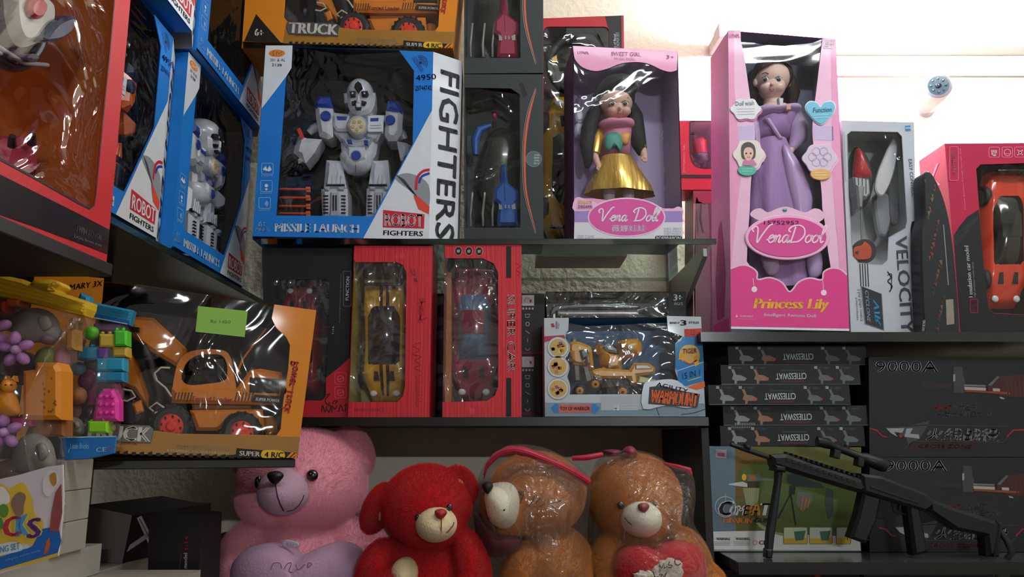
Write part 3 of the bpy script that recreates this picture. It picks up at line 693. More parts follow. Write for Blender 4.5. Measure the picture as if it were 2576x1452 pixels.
# --- car box with a steering wheel remote behind the smaller doll
F = FR(475, 1390, 1.375, 0, TOP)
CRIM = M('#b51f2e', .4, coat=.2); CRIMB = M('#b0123f', .4, coat=.25); BLKP = M('#131417', .38, coat=.2)
t, b = carton(F, 'toy_car_box', 'red and black car box half hidden behind the smaller pink doll box', 'toy box', [(475, 1390), (990, 1390), (973, 88), (500, 105)], .10, CRIM, CRIM, inside=M('#4a352b', .6),
              panel=[(475, 1390), (990, 1390), (973, 88), (500, 105)], holes=[rrect(515, 152, 890, 1385, 30)], film=rrect(510, 148, 895, 1388, 30))
b.flat([(868, 93), (960, 89), (975, 1385), (885, 1385), (892, 180)], BLKP, -.0006)
b.text('Emulation car models', (952, 480), (948, 185), (924, 480), WHT, -.0009, .02); b.text('New Generation of Road', (930, 400), (927, 195), (918, 400), WHT, -.0009)
b.link('carton', t)
YEL = M('#d9a514', .25, coat=.6)
base = F.p(715, 575, .05)
zoom(1140, 0, 2.269)
car(F, 'yellow toy car behind the smaller pink doll box', 690, 560, 1365, 185, .085, .035, YEL, GLOSSBK, None, None, nose_down=False)
t = thing('toy_steering_wheel', 'black toy steering wheel above the yellow car behind the smaller doll box', 'toy steering wheel', F, F.p(715, 560, .05))
b = B(F); b.tubep([(715 + 165 * math.cos(a_), 370 - 165 * math.sin(a_), .03) for a_ in [i * math.pi / 16 for i in range(33)]], 22, M('#22282a', .4), .03, 10); b.link('rim', t)
b = B(F); b.puff(circ(715, 370, 60, n=20), .03, .016, M('#22282a', .4)); b.slab([(560, 355), (870, 355), (870, 390), (560, 390)], .024, .036, M('#1c2224', .4), .002); b.slab([(560, 330), (590, 312), (596, 350), (566, 360)], .012, .026, YEL, .001); b.link('spokes', t)

# --- the smaller boxed doll
F = F_VD = FR(690, 1380, 1.252, 5, TOP + .0008)
quad = [(690, 1380), (1312, 1388), (1282, 292), (683, 262)]
wave = cm([(1277, 400), (1240, 410), (1190, 398), (1120, 366), (1050, 354), (960, 362), (880, 392), (810, 405), (740, 385), (700, 345), (690, 318)], 4, False)
pan_top = [(683, 262), (690, 318)] + list(reversed(wave))[1:] + [(1282, 292)]
t, b = carton(F, 'doll_box', 'smaller pink doll box with clear front, standing on the glass shelf', 'doll box', quad, .10, PINK, M('#6d4a74', .5), inside=M('#b9a9cf', .6),
              panel=[(690, 1380), (1312, 1388), (1308, 1190), (1210, 1190), (800, 1132), (695, 1132)], film=[(690, 1180), (1308, 1195), (1280, 390), (690, 300)], filmmat=film_mat('doll_window', gloss=.05, scale=6, bump=.55, rough=.05))
b.flat(pan_top, PINK, 0, th=.0012)
b.flat([(690, 1380), (1312, 1388), (1309, 1265), (692, 1265)], M('#d9d6e2', .4), -.0003)
b.flat([(692, 1268), (1309, 1268), (1308, 1205), (692, 1205)], M('#9a84c2', .4), -.0005)
b.flat(cm([(692, 1205), (692, 1140), (720, 1125), (760, 1142), (800, 1150), (840, 1190)], 3), PINK2, -.0004); b.flat(cm([(1308, 1222), (1308, 1190), (1280, 1180), (1250, 1195), (1225, 1190), (1200, 1210)], 3), PINK2, -.0004)
b.flat(circ(990, 1240, 222, 112, 40), M('#eec3df', .4), -.0008); b.flat(circ(990, 1240, 214, 104, 40), M('#d6509c', .35, coat=.3), -.0011)
script(b, 'Vena', 835, 1262, 33, WHT, 7, 0, d=-.0015); script(b, 'Doll', 1030, 1262, 33, WHT, 7, 0, d=-.0015)
b.text('薇娜娃娃', (903, 1322), (1098, 1322), (905, 1284), WHT, -.0014, .015)
b.flat([(706, 1192), (798, 1192), (794, 1145), (712, 1140)], M('#e0a6c4', .4), -.0010); b.text('ENJOY', (716, 1168), (794, 1168), (716, 1148), M('#d9c23c', .4), -.0013, .03); b.text('DREAMS', (716, 1188), (792, 1188), (716, 1172), M('#7a3a8a', .4), -.0013, .02)
b.text('1000 GAME', (708, 1366), (806, 1366), (708, 1342), GRYP, -.0006); b.text('ASST.', (818, 1368), (850, 1368), (818, 1360), GRYP, -.0006)
for y, w in ((1312, 'NO. 8001'), (1328, 'DOLL PARTS'), (1342, 'USE MUSIC')): b.text(w, (1205, y), (1300, y), (1205, y - 12), GRYP, -.0006)
b.flat(rrect(1152, 1346, 1306, 1372, 10), M('#34323a', .4), -.0006); b.text('BO09BA8ON', (1160, 1368), (1298, 1368), (1160, 1350), WHT, -.0009, .02)
b.text('UTNPL', (710, 308), (776, 310), (711, 293), M('#9c3a70', .4), -.0006, .02); b.text('SWEET GIRL', (900, 318), (1070, 322), (902, 295), M('#c573a2', .4), -.0006, .02); b.text('MUSIC DOLL', (920, 342), (1040, 345), (921, 328), M('#c573a2', .4), -.0006); b.text('3+', (1215, 336), (1262, 338), (1216, 314), M('#c573a2', .4), -.0006, .03)
for x, y in ((648, 560), (650, 860)):
    pass
b.link('carton', t)
b = B(F)
for x, y in ((1222, 665), (1222, 772), (1234, 968), (1236, 1078), (1250, 540)): b.line(circ(x, y, 31, n=20), 4, WARN, .094, True); b.flat(circ(x, y, 17, n=12), M('#c4c2cc', .5), .0945); b.line(circ(x, y, 10, n=8), 3, PUR, .094, True)
b.link('printed_icon_row', t)
# the doll itself
base = F.p(950, 1180, .06); base.z = .004
t = thing('doll', 'doll with black cap and braids in pink top and gold skirt', 'doll', F, base)
HAIR = M('#14181a', .45, bump=.6, scale=150, stretch=(3, 3, .3)); GOLD = M('#c9a24a', .22, .55, bump=.25, scale=60, coat=.3, stretch=(3, 1, .5)); SKIN = '#d8ae9c'; DPK = M('#c77d9c', .55, bump=.1)
doll_head(F, t, 925, 595, 98, 105, .055, .032, SKIN, .38, '#4a4f36')
b = B(F); b.ellp(925, 560, 112, 96, .058, .034, HAIR)
for P_, R_ in (([(830, 600, .06), (800, 660, .055), (775, 740, .05), (765, 830, .045), (770, 910, .045), (762, 960, .048)], [30, 42, 46, 42, 30, 12]), ([(1020, 600, .065), (1038, 660, .06), (1045, 750, .05), (1062, 830, .045), (1070, 885, .045)], [26, 44, 48, 40, 14])): b.tubep(P_, R_, HAIR, .055, 12)
b.link('hair', t)
b = B(F); b.puff(cm([(818, 555), (835, 480), (900, 445), (980, 450), (1040, 480), (1055, 520), (1010, 530), (900, 535)], 4), .052, .040, M('#1c2a2c', .7, sheen=.4, bump=.3)); b.link('cap', t)
b = B(F); S_ = M(SKIN, .35); b.tubep([(925, 680, .058), (925, 720, .06)], [44, 46], S_, .06, 14); b.link('neck', t)
b = B(F); b.puff(cm([(838, 720), (900, 700), (1000, 705), (1030, 730), (1015, 820), (1000, 905), (920, 912), (850, 905), (840, 800)], 3), .06, .030, DPK); b.puff(cm([(826, 712), (860, 690), (920, 700), (1000, 690), (1032, 700), (1022, 735), (930, 748), (850, 740)], 3), .045, .028, M('#d58aa8', .5)); 
top = b.link('top', t)
b = B(F); b.puff(cm([(865, 800), (880, 765), (920, 755), (955, 770), (968, 840), (950, 865), (938, 840), (900, 845), (895, 862), (870, 850)], 3), .031, .006, M('#3c9080', .5)); b.puff(cm([(948, 775), (975, 755), (1010, 765), (1002, 810), (985, 828), (955, 815)], 3), .033, .006, M('#d59a52', .5)); sub(b.link('applique', t), top)
for P_, R_, hand in (([(850, 735, .06), (818, 800, .05), (808, 880, .045)], [34, 38, 30], [(806, 880, .045), (820, 925, .04), (838, 965, .038)]), ([(1025, 735, .06), (1060, 800, .05), (1080, 850, .045)], [34, 36, 28], [(1082, 850, .045), (1090, 890, .04), (1092, 910, .038)])):
    b = B(F); b.tubep(P_, R_, GOLD, .05, 12); sl = b.link('sleeve', t)
    b = B(F); b.tubep(hand, [20, 19, 15], S_, .045, 10)
    for q in range(4): b.tubep([(hand[-1][0] - 10 + 7 * q, hand[-1][1] - 4, .036), (hand[-1][0] - 8 + 7 * q, hand[-1][1] + 16 - abs(q - 1.5) * 3, .035)], [5, 4], S_, .036, 6)
    b.tubep([(hand[-1][0] - 14, hand[-1][1] - 16, .035), (hand[-1][0] - 18, hand[-1][1] + 2, .033)], [5, 4], S_, .036, 6); sub(b.link('hand', t), sl)
b = B(F); V = []; n = 40
rows = [(905, 92, .030), (960, 120, .036), (1020, 155, .040), (1070, 185, .042), (1110, 198, .043)]
for y, hwid, dd in rows:
    c0 = F.p(930 + (y - 905) * .12, y, .052); k = F.k(930, y, .05)
    for i in range(n):
        a_ = 2 * math.pi * i / n; f_ = 1 + .05 * math.sin(7 * a_) * (y - 880) / 200
        V.append(c0 + Vector((hwid * k * math.cos(a_) * f_, dd * .85 * math.sin(a_) * f_, 0)))
b.add(V, [(r * n + i, r * n + (i + 1) % n, (r + 1) * n + (i + 1) % n, (r + 1) * n + i) for r in range(len(rows) - 1) for i in range(n)], GOLD, True); b.link('skirt', t)
for x in (890, 1000):
    b = B(F); b.tubep([(x, 1090, .055), (x, 1180, .055), (x, 1290, .055)], [34, 30, 26], M('#d8d3cc', .5), .055, 12); b.puff(cm([(x - 36, 1300), (x, 1275), (x + 36, 1300), (x + 30, 1345), (x - 30, 1345)], 3), .045, .03, M('#b58a9a', .4)); b.link('leg', t)
# small accessories tied to the card
for y0, y1, w, nm, cl in ((555, 610, 16, 'comb', '#a79fb4'), (620, 690, 22, 'bottle', '#c3bccb'), (700, 775, 24, 'hand_mirror', '#c8c0cf')):
    t = thing('toy_' + nm, 'pale toy %s on the card beside the black-capped doll' % nm.replace('_', ' '), 'doll accessory', F, F.p(722, y1, .08))
    b = B(F); b.slab(cm([(722 - w, y0 + 20), (722 - w * .5, y0), (722 + w * .5, y0), (722 + w, y0 + 20), (722 + w * .8, y1 - 8), (722, y1), (722 - w * .8, y1 - 8)], 3), .076, .088, M(cl, .3, coat=.4), .003); b.link('body', t)
    b = B(F); b.slab([(722 - w * .5, y0 - 14), (722 + w * .5, y0 - 14), (722 + w * .5, y0 + 2), (722 - w * .5, y0 + 2)], .078, .086, M('#8d8496', .3), .001); b.link('cap' if nm == 'bottle' else 'handle', t)

# --- red car box and tall cartons squeezed in behind the big doll box
zoom(1680, 50, 1.792)
F = FR(112, 1440, 1.40, 0, RT)
t, b = carton(F, 'carton', 'tall dull carton behind the left side of the tall pink doll box', 'carton', [(112, 1440), (215, 1440), (200, 770), (114, 770)], .07, M('#4a3a37', .5), M('#3a2e2c', .5))
b.flat([(114, 1435), (124, 1435), (124, 828), (115, 828)], M('#9c8471', .5), -.0005); b.flat(cm([(124, 1435), (124, 850), (140, 820), (165, 835), (185, 880), (190, 1435)], 3), M('#6f6862', .45), -.0005)
b.line([(150, 830), (146, 900), (158, 960)], 8, M('#3a3532', .5), -.0009); b.line([(130, 860), (135, 960)], 6, M('#4a4440', .5), -.0009)
b.flat([(116, 828), (200, 828), (199, 772), (116, 772)], M('#8a3540', .4), -.0005); b.link('carton', t)
F = Frame(F.w(F.p(60, 768)), 0)
t, b = carton(F, 'toy_car_box', 'small red car box between the two doll boxes', 'toy box', [(40, 766), (210, 766), (205, 455), (40, 455)], .07, CRIM, CRIM, inside=M('#c9c4bb', .6),
              panel=[(40, 766), (210, 766), (207, 668), (150, 668), (118, 650), (101, 600), (100, 455), (40, 455)], film=[(98, 670), (207, 672), (205, 458), (98, 458)])
b.flat([(60, 713), (209, 715), (209, 698), (60, 698)], BLKP, -.0006); b.line(cm([(100, 458), (101, 600), (118, 650), (150, 668), (206, 669)], 4, False), 5, BLKP, -.0006); b.text('Simulation car', (68, 690), (70, 560), (80, 690), M('#e3848f', .4), -.0006); b.link('carton', t)
t = thing('toy_car', 'small red toy car peeking from the red box between the two doll boxes', 'toy car', F, F.p(160, 660, .035))
b = B(F); b.puff(cm([(106, 590), (112, 545), (145, 532), (165, 540), (175, 560), (175, 655), (150, 660), (112, 640)], 3), .035, .028, M('#c2202f', .25, coat=.6)); b.link('body', t)
b = B(F); b.puff(cm([(110, 610), (140, 600), (182, 602), (182, 640), (140, 645)], 3), .018, .014, M('#4a5054', .15, coat=.6)); b.link('windscreen', t)
for x in (125, 168): b = B(F); b.slab(circ(x, 648, 14, n=16), .012, .03, RUB, .003); b.link('wheel', t)

# --- tall pink princess doll box
F = F_PR = FR(285, 1393, 1.24, 3, RT)
quad = [(285, 1393), (818, 1403), (757, 86), (272, 47)]
winL = cm([(329, 92), (345, 170), (364, 300), (378, 400), (392, 500), (386, 620), (374, 740), (370, 850)], 3, False); winR = cm([(697, 850), (690, 740), (664, 620), (652, 500), (660, 400), (672, 300), (686, 180), (697, 86)], 3, False)
scal = cm([(808, 1150), (775, 1124), (735, 1120), (702, 1138), (694, 1172), (640, 1164), (590, 1182), (550, 1226), (515, 1184), (460, 1162), (406, 1170), (402, 1138), (370, 1112), (330, 1106), (283, 1122)], 4, False)
t, b = carton(F, 'doll_box', 'tall pink doll box with hourglass window, tallest on the right shelf', 'doll box', quad, .10, PINK2, M('#dc8fbb', .4, coat=.2), inside=M('#98a0b4', .6),
              panel=[(272, 47), (328, 45), (329, 92)] + winL[1:] + [(360, 980), (356, 1090), (402, 1150), (406, 1170), (460, 1162), (515, 1184), (550, 1226), (590, 1182), (640, 1164), (694, 1172), (735, 1120), (722, 1040), (712, 940)] + winR[:-1] + [(697, 84), (757, 86), (770, 400), (818, 1403), (285, 1393)],
              film=[(325, 100), (390, 104), (430, 112), (520, 118), (600, 110), (650, 104), (700, 86), (660, 480), (720, 800), (740, 1120), (560, 1230), (350, 1160), (368, 850), (398, 520)], filmmat=film_mat('doll_window_tall', gloss=.05, scale=4.5, bump=.36, rough=.04))
b.flat([(272, 47), (298, 46), (300, 300), (330, 700), (283, 1122)], PINK, -.0003); b.flat([(757, 86), (770, 400), (808, 1150), (775, 1124), (740, 700), (738, 300), (735, 86)], PINK, -.0003)
for xs in ([(318, 480), (392, 475), (388, 540), (320, 545)], [(655, 478), (745, 480), (748, 545), (660, 540)]): b.flat(xs, LAV, -.0003)
b.flat([(285, 1393), (818, 1403)] + scal, HOT, -.0004); b.line(scal, 7, PINK2, -.0006); b.flat([(285, 1393), (818, 1403), (817, 1393), (285, 1383)], WARN, -.0008)
for x, y in ((390, 1215), (703, 1230)): b.flat(circ(x, y, 13), M('#f3dcec', .4), -.0008); b.line([(x, y), (x - 6, 1165)], 3, PINK2, -.0007)
sc_ = [(540 + (200 + 9 * (i % 2)) * math.cos(2 * math.pi * i / 48), 980 - (108 + 9 * (i % 2)) * math.sin(2 * math.pi * i / 48)) for i in range(48)]
b.slab(cm([(375, 885), (385, 858), (420, 850), (450, 868), (490, 852), (530, 842), (570, 852), (620, 868), (660, 850), (695, 862), (700, 900), (620, 930), (460, 920)], 3), -.0022, -.0004, PINK2); b.slab(circ(540, 980, 192, 103, 40), -.0034, -.0004, M('#efb6d6', .35, coat=.3), .001); b.slab(circ(540, 980, 176, 90, 40), -.0042, -.001, M('#da4f98', .3, coat=.3), .0006)
b.text('15752952', (434, 923), (592, 923), (434, 906), M('#1d1a28', .4), -.0046, .01); b.ellp(528, 857, 11, 7, -.003, .002, M('#4fb0b4', .2, coat=.8), seg=10, ring=6)
script(b, 'Vena', 385, 1004, 34, M('#f6d3e6', .4), 6.5, 0, d=-.0048); script(b, 'Dool', 545, 1004, 34, M('#f6d3e6', .4), 6.5, 0, d=-.0048)
b.text('Princess Lily', (385, 1316), (716, 1318), (398, 1256), M('#e9b22c', .4), -.0008, .05); b.text('Intelligent Remote Doll', (435, 1340), (668, 1346), (435, 1322), WHT, -.0008, .02)
b.text('WARNING', (324, 1340), (384, 1342), (324, 1331), M('#f0c8dc', .4), -.0008); b.flat([(304, 1340), (316, 1340), (310, 1328)], M('#f0c8dc', .4), -.0008); b.text('CHOKING HAZARD small parts', (304, 1352), (396, 1354), (304, 1346), M('#eaa0c6', .4), -.0008)
b.text('8+', (708, 122), (748, 124), (710, 98), WARN, -.0006, .04); b.line(rrect(703, 92, 752, 128, 6), 3, WARN, -.0006, True); b.text('UTNPL', (276, 82), (325, 80), (275, 66), M('#b05c8c', .4), -.0006, .02)
for cx, cy, rx, ry, cl in ((352, 402, 66, 48, WARN), (690, 416, 64, 52, None), (366, 606, 68, 66, M('#e6dcd8', .4)), (686, 624, 76, 64, M('#d9c6dc', .4))):
    if cl is None:
        H_ = cm([(690, 470), (640, 430), (622, 395), (640, 370), (672, 374), (690, 392), (708, 372), (742, 370), (754, 396), (738, 430)], 4)
        b.slab([(690 + (x - 690) * 1.06, 418 + (y - 418) * 1.08) for x, y in H_], -.002, -.0004, WARN); b.slab(H_, -.003, -.0004, M('#63b4cf', .3, coat=.3), .0006); b.text('Function', (655, 418), (738, 414), (656, 396), M('#3c6f92', .4), -.0036, .02)
        for k in range(2): b.line([(655, 430 + 12 * k), (725, 428 + 12 * k)], 4, M('#9dd0e2', .4), -.0034)
    else:
        cloud = [(cx + (rx + 5 * math.cos(6 * a_)) * math.cos(a_), cy - (ry + 5 * math.cos(6 * a_)) * math.sin(a_)) for a_ in [i * 2 * math.pi / 48 for i in range(48)]]
        b.slab([(x + 4, y + 8) for x, y in cloud], -.0016, -.0004, M('#d873a6', .4) if cy < 500 else PINK2); b.slab(cloud, -.0028, -.0004, cl, .0005)
b.text('Doll wish', (305, 388), (388, 384), (306, 368), GRYP, -.0034, .02)
for k in range(3): b.line([(312, 402 + 12 * k), (392, 400 + 12 * k)], 3, M('#c4bcc0', .4), -.0032)
b.flat(cm([(330, 600), (334, 565), (362, 550), (390, 566), (396, 602), (386, 628), (340, 628)], 3), M('#3b2a2a', .5), -.0032); b.flat(cm([(342, 606), (346, 582), (364, 574), (382, 582), (386, 608), (372, 632), (354, 632)], 3), M('#e2b7a8', .4), -.0035); b.flat(cm([(335, 655), (345, 630), (366, 624), (388, 634), (400, 655), (366, 662)], 3), M('#c77ba0', .4), -.0034)
for x in (354, 374): b.flat(circ(x, 602, 4), M('#2a2020', .4), -.0038)
b.line([(358, 618), (364, 621), (372, 618)], 3, M('#b0504f', .4), -.0038)
b.slab(circ(358, 678, 42, 25, 28), -.0034, -.0004, M('#55b39c', .35), .0005); b.slab(circ(690, 696, 46, 26, 28), -.0034, -.0004, M('#e0b06c', .35), .0005)
for k in range(2): b.line([(334, 672 + 11 * k), (382, 671 + 11 * k)], 3, M('#a5dccb', .4), -.0038); b.line([(662, 690 + 11 * k), (716, 689 + 11 * k)], 3, M('#f2d6ae', .4), -.0038)
for k in range(6): a_ = k * 1.047; b.line(circ(686 + 34 * math.cos(a_), 618 - 28 * math.sin(a_), 18, n=12), 3, M('#bba0c6', .4), -.0032, True)
b.link('carton', t)
# left side print: a small picture of the doll
b = B(F); q0 = F.p(272, 47); 
def sidep(a_, c_): return Vector((-.0006 + F.p(272, 47).x * c_, .01 + .08 * a_, F.p(272, 47).z * c_))
b.add([sidep(.3, .06), sidep(.75, .06), sidep(.85, .20), sidep(.62, .36), sidep(.5, .38), sidep(.4, .36), sidep(.2, .20)], [tuple(range(7))], M('#b04a7c', .4)); b.add([sidep(0, 0.01), sidep(1, 0.01), sidep(1, .05), sidep(0, .05)], [(0, 1, 2, 3)], HOT); b.link('side_print', t)
# the princess
base = F.p(530, 1200, .06); base.z = .006
t = thing('doll', 'doll in long purple gown inside the tall pink box', 'doll', F, base)
SK2 = '#e6c3b4'; HR2 = M('#3a2a26', .45, bump=.6, scale=150, stretch=(3, 3, .3)); GOWN = M('#a781b8', .42, bump=.35, scale=40, sheen=.3, stretch=(4, 2, .5)); SAT = M('#c0a2d0', .25, coat=.3, bump=.2, scale=40, stretch=(4, 2, .6)); TUL = M('#c3a6d2', .6, sheen=.5, bump=.3)
doll_head(F, t, 470, 272, 76, 88, .055, .032, SK2, -.02, '#3d4a40')
b = B(F); b.ellp(472, 250, 88, 88, .060, .033, HR2); b.puff(cm([(400, 235), (420, 196), (470, 182), (525, 190), (552, 230), (530, 215), (500, 214), (470, 222), (440, 214), (410, 236)], 3), .045, .026, HR2); b.tubep([(545, 260, .07), (565, 330, .075), (560, 400, .078)], [26, 30, 14], HR2, .07, 10); b.tubep([(392, 270, .07), (380, 330, .075), (392, 390, .078)], [22, 26, 12], HR2, .07, 10); b.link('hair', t)
b = B(F); S_ = M(SK2, .35); b.tubep([(470, 340, .058), (470, 400, .06)], [34, 40], S_, .058, 14); b.puff(cm([(400, 412), (440, 380), (500, 380), (560, 405), (545, 450), (410, 450)], 3), .062, .026, S_); b.link('shoulders', t)
b = B(F); b.puff(cm([(392, 420), (470, 432), (560, 405), (578, 440), (545, 500), (530, 548), (405, 548), (392, 480)], 3), .058, .032, GOWN); b.puff(cm([(388, 402), (440, 408), (520, 402), (588, 388), (594, 412), (520, 432), (440, 438), (392, 430)], 3), .045, .028, TUL); b.slab([(440, 440), (462, 440), (520, 532), (505, 536)], .026, .04, SAT, .002); b.link('bodice', t)
for P_, R_, hd in (([(575, 420, .055), (592, 470, .045), (590, 530, .042), (560, 580, .042)], [24, 36, 38, 16], [(560, 580, .042), (545, 610, .036), (535, 640, .034)]), ([(396, 420, .06), (385, 470, .055), (388, 520, .05), (402, 560, .045)], [20, 28, 28, 14], [(402, 560, .045), (412, 600, .036), (424, 628, .034)])):
    b = B(F); b.tubep(P_, R_, TUL, .05, 12); sl = b.link('sleeve', t)
    b = B(F); b.tubep(hd, [14, 13, 10], S_, .04, 10)
    for q in range(4): b.tubep([(hd[-1][0] - 8 + 5 * q, hd[-1][1], .033), (hd[-1][0] - 7 + 5 * q, hd[-1][1] + 16 - abs(q - 1.5) * 3, .032)], [3.5, 3], S_, .034, 6)
    b.tubep([(hd[-1][0] - 10, hd[-1][1] - 12, .032), (hd[-1][0] - 13, hd[-1][1] + 2, .03)], [3.5, 3], S_, .034, 6); sub(b.link('hand', t), sl)
b = B(F); V = []; n = 48
rows = [(545, 62, .026), (600, 78, .032), (680, 100, .036), (760, 130, .038), (850, 140, .038), (1000, 145, .039), (1150, 148, .039), (1215, 146, .039)]
for y, hwid, dd in rows:
    c0 = F.p(468 + (y - 545) * .11, y, .055); k = F.k(530, y, .05)
    for i in range(n):
        a_ = 2 * math.pi * i / n; f_ = 1 + .07 * math.sin(9 * a_ + y * .002) * min(1, (y - 520) / 300)
        V.append(c0 + Vector((hwid * k * math.cos(a_) * f_, dd * .9 * math.sin(a_) * f_, 0)))
b.add(V, [(r * n + i, r * n + (i + 1) % n, (r + 1) * n + (i + 1) % n, (r + 1) * n + i) for r in range(len(rows) - 1) for i in range(n)], GOWN, True); b.link('skirt', t)
b = B(F); b.puff(cm([(520, 560), (590, 640), (640, 760), (650, 850), (600, 1000), (560, 840), (530, 700)], 4), .022, .012, SAT); b.puff(cm([(420, 1060), (480, 1040), (500, 1130), (450, 1150)], 4), .02, .008, TUL); b.puff(cm([(630, 1060), (690, 1050), (690, 1150), (640, 1160)], 4), .02, .008, TUL); b.link('overskirt', t)
b = B(F); b.slab([(500, 350), (522, 352), (520, 390), (505, 388)], .02, .03, M('#c3c6cc', .3, coat=.4), .001); b.slab([(534, 384), (555, 382), (556, 404), (536, 406)], .018, .03, M('#d99a8a', .4), .001); b.link('microphone', t)

# --- grey helicopter box
zoom(2080, 150, 2.0444)
F = FR(124, 1405, 1.262, 2, RT + .0008)
LG = M('#bcc1c8', .4, coat=.2)
win = [(105, 385), (125, 368), (365, 372), (386, 395), (412, 830), (404, 866), (318, 915), (312, 1030), (285, 1054), (165, 1045), (134, 1010), (112, 700)]
t, b = carton(F, 'helicopter_box', 'pale grey helicopter box right of the tall pink doll box', 'toy box', [(124, 1405), (467, 1415), (449, 322), (76, 313)], .09, LG, LG, inside=M('#d0d5d8', .5), panel=[(124, 1405), (467, 1415), (449, 322), (76, 313)], holes=[win], film=[(101, 378), (125, 362), (370, 366), (392, 395), (418, 830), (408, 872), (322, 920), (316, 1036), (285, 1060), (160, 1050), (128, 1010)])
b.line(win, 3, GRYP, -.0005, True)
b.flat(cm([(430, 870), (450, 830), (486, 808), (478, 1100), (466, 1414), (452, 1414), (440, 1150)], 2), M('#16181b', .4), -.0004)
b.text('VELOCITY', (352, 912), (384, 1408), (412, 908), M('#53585e', .4), -.0006, .05); b.text('EASY CONTROL', (420, 512), (436, 705), (438, 512), M('#6c7278', .4), -.0006, .02)
for k in range(4): b.line([(170 + 13 * k, 1050), (176 + 13 * k, 1168)], 5, M('#2b2f33', .4), -.0006)
b.flat([(176, 1165), (282, 1205), (294, 1392), (196, 1358)], M('#2c3238', .4), -.0006); b.line([(176, 1165), (282, 1205), (294, 1392), (196, 1358)], 4, GRYP, -.0008, True); b.text('V/R', (268, 1250), (278, 1370), (238, 1235), M('#3b9ad2', .4), -.0010, .05); b.text('CYCLONE', (196, 1185), (208, 1345), (214, 1192), M('#a9b2ba', .4), -.0010, .02)
b.text('3.5ch Radio control', (172, 1180), (186, 1345), (156, 1180), M('#5c6268', .4), -.0006); b.text('helicopter', (160, 1225), (166, 1345), (146, 1225), M('#5c6268', .4), -.0006)
b.line(cm([(312, 1090), (330, 1120), (314, 1140), (336, 1165), (322, 1195)], 4, False), 6, INK, -.0007); b.line(cm([(312, 1110), (334, 1105), (330, 1180)], 4, False), 4, INK, -.0007)
b.flat([(402, 340), (430, 338), (432, 366), (404, 368)], M('#3b86b8', .4), -.0006); b.line([(404, 352), (432, 352)], 4, WHT, -.0008)
for k in range(3): b.line([(80 + 5 * k, 370), (90 + 5 * k, 630)], 1.5, GRYP, -.0005)
b.link('carton', t)
base = F.p(180, 1040, .05); base.z = F.p(180, 1045, .05).z
t = thing('toy_helicopter', 'red and silver toy helicopter in the pale grey box', 'toy helicopter', F, base)
DG = M('#38464a', .3, coat=.4); RDH = M('#b8323c', .25, coat=.5)
b = B(F); b.puff(cm([(118, 520), (135, 460), (160, 452), (195, 500), (228, 590), (232, 640), (215, 720), (190, 765), (150, 755), (125, 680)], 3), .045, .024, DG); b.puff(cm([(150, 458), (172, 470), (215, 575), (226, 610), (180, 625), (135, 600), (142, 520)], 3), .028, .014, RDH); b.link('fuselage', t)
b = B(F); b.slab([(136, 600), (220, 612), (226, 690), (205, 715), (150, 690)], .012, .03, M('#b9bcbe', .3, .5), .003); b.slab([(152, 640), (196, 650), (188, 765), (164, 765)], .008, .03, M('#a9aeb2', .25, .6), .003)
for k in range(4): b.line([(142 + 20 * k, 605), (148 + 18 * k, 690)], 4, DG, .0115)
b.link('rotor_head', t)
b = B(F); b.tubep([(176, 755, .035), (181, 980, .035)], 5, CHR, .035, 10); b.link('tail_boom', t)
b = B(F); b.slab(circ(195, 985, 62, n=30), .030, .036, M('#3b3230', .4), .001); b.slab(cm([(140, 970), (180, 955), (195, 935), (230, 965), (225, 1020), (180, 1030), (145, 1020)], 3), .026, .032, M('#c24a30', .35), .001); b.slab(circ(158, 990, 8), .024, .03, DG); b.link('tail_rotor', t)
t = thing('toy_rotor_set', 'clear and silver rotor blades beside the red helicopter in the grey box', 'toy part', F, F.p(300, 910, .05))  # glare on the window film, modelled as pale solid shapes
b = B(F); b.slab(cm([(345, 400), (370, 395), (352, 560), (300, 690), (262, 690), (252, 640), (280, 540)], 4), .020, .026, M('#e3e7ea', .15, .3, coat=.5), .002); b.link('blade', t)
b = B(F); b.slab(cm([(355, 420), (368, 560), (375, 800), (358, 850), (330, 800), (325, 560)], 4), .04, .05, M('#7d868c', .2, .3, coat=.5), .002); b.link('blade', t)
b = B(F); b.slab(cm([(250, 700), (320, 690), (335, 800), (310, 900), (270, 880)], 4), .045, .058, M('#a7adb2', .2, .2, coat=.5), .003); b.link('pod', t)

# --- black round-shouldered box and the red car box at the right edge
F = FR(480, 1418, 1.227, 0, RT)
t = thing('toy_box', 'black round-shouldered toy box between the grey helicopter box and the red car box', 'toy box', F)
b = B(F); P_ = cm([(502, 1416), (490, 1150), (484, 900), (496, 835), (504, 790), (498, 640), (500, 588), (520, 572), (548, 595), (590, 680), (625, 800), (650, 960), (672, 1200), (684, 1416)], 4, False); P_ = [q for q in P_ if q[1] <= 1416]
b.slab(P_, 0, .033, M('#1b1f23', .35, coat=.3), .002)
rnd = random.Random(4)
for k in range(34):
    y = 620 + k * 23; x = 500 + (k * 53 % 60) + max(0, (y - 700)) * .07
    b.flat([(x, y), (x + rnd.uniform(6, 22), y + rnd.uniform(-6, 6)), (x + rnd.uniform(4, 20), y + rnd.uniform(14, 30))], M(rnd.choice(['#7a3a2e', '#5a2a30', '#6b5a3c', '#333b40', '#8a2f35']), .4), -.0005)
b.flat([(612, 1235), (650, 1232), (656, 1360), (616, 1365)], M('#8a8074', .5), -.0006); b.line([(600, 850), (625, 1160)], 4, GRYP, -.0006); b.text('RC OFF-ROAD', (486, 1415), (494, 1340), (500, 1415), WHT, -.0006, .02); b.link('carton', t)
F = FR(688, 1412, 1.262, 0, RT)
winp = [(768, 562), (790, 540), (1090, 530), (1090, 1315), (860, 1304), (830, 1270), (805, 1050)]
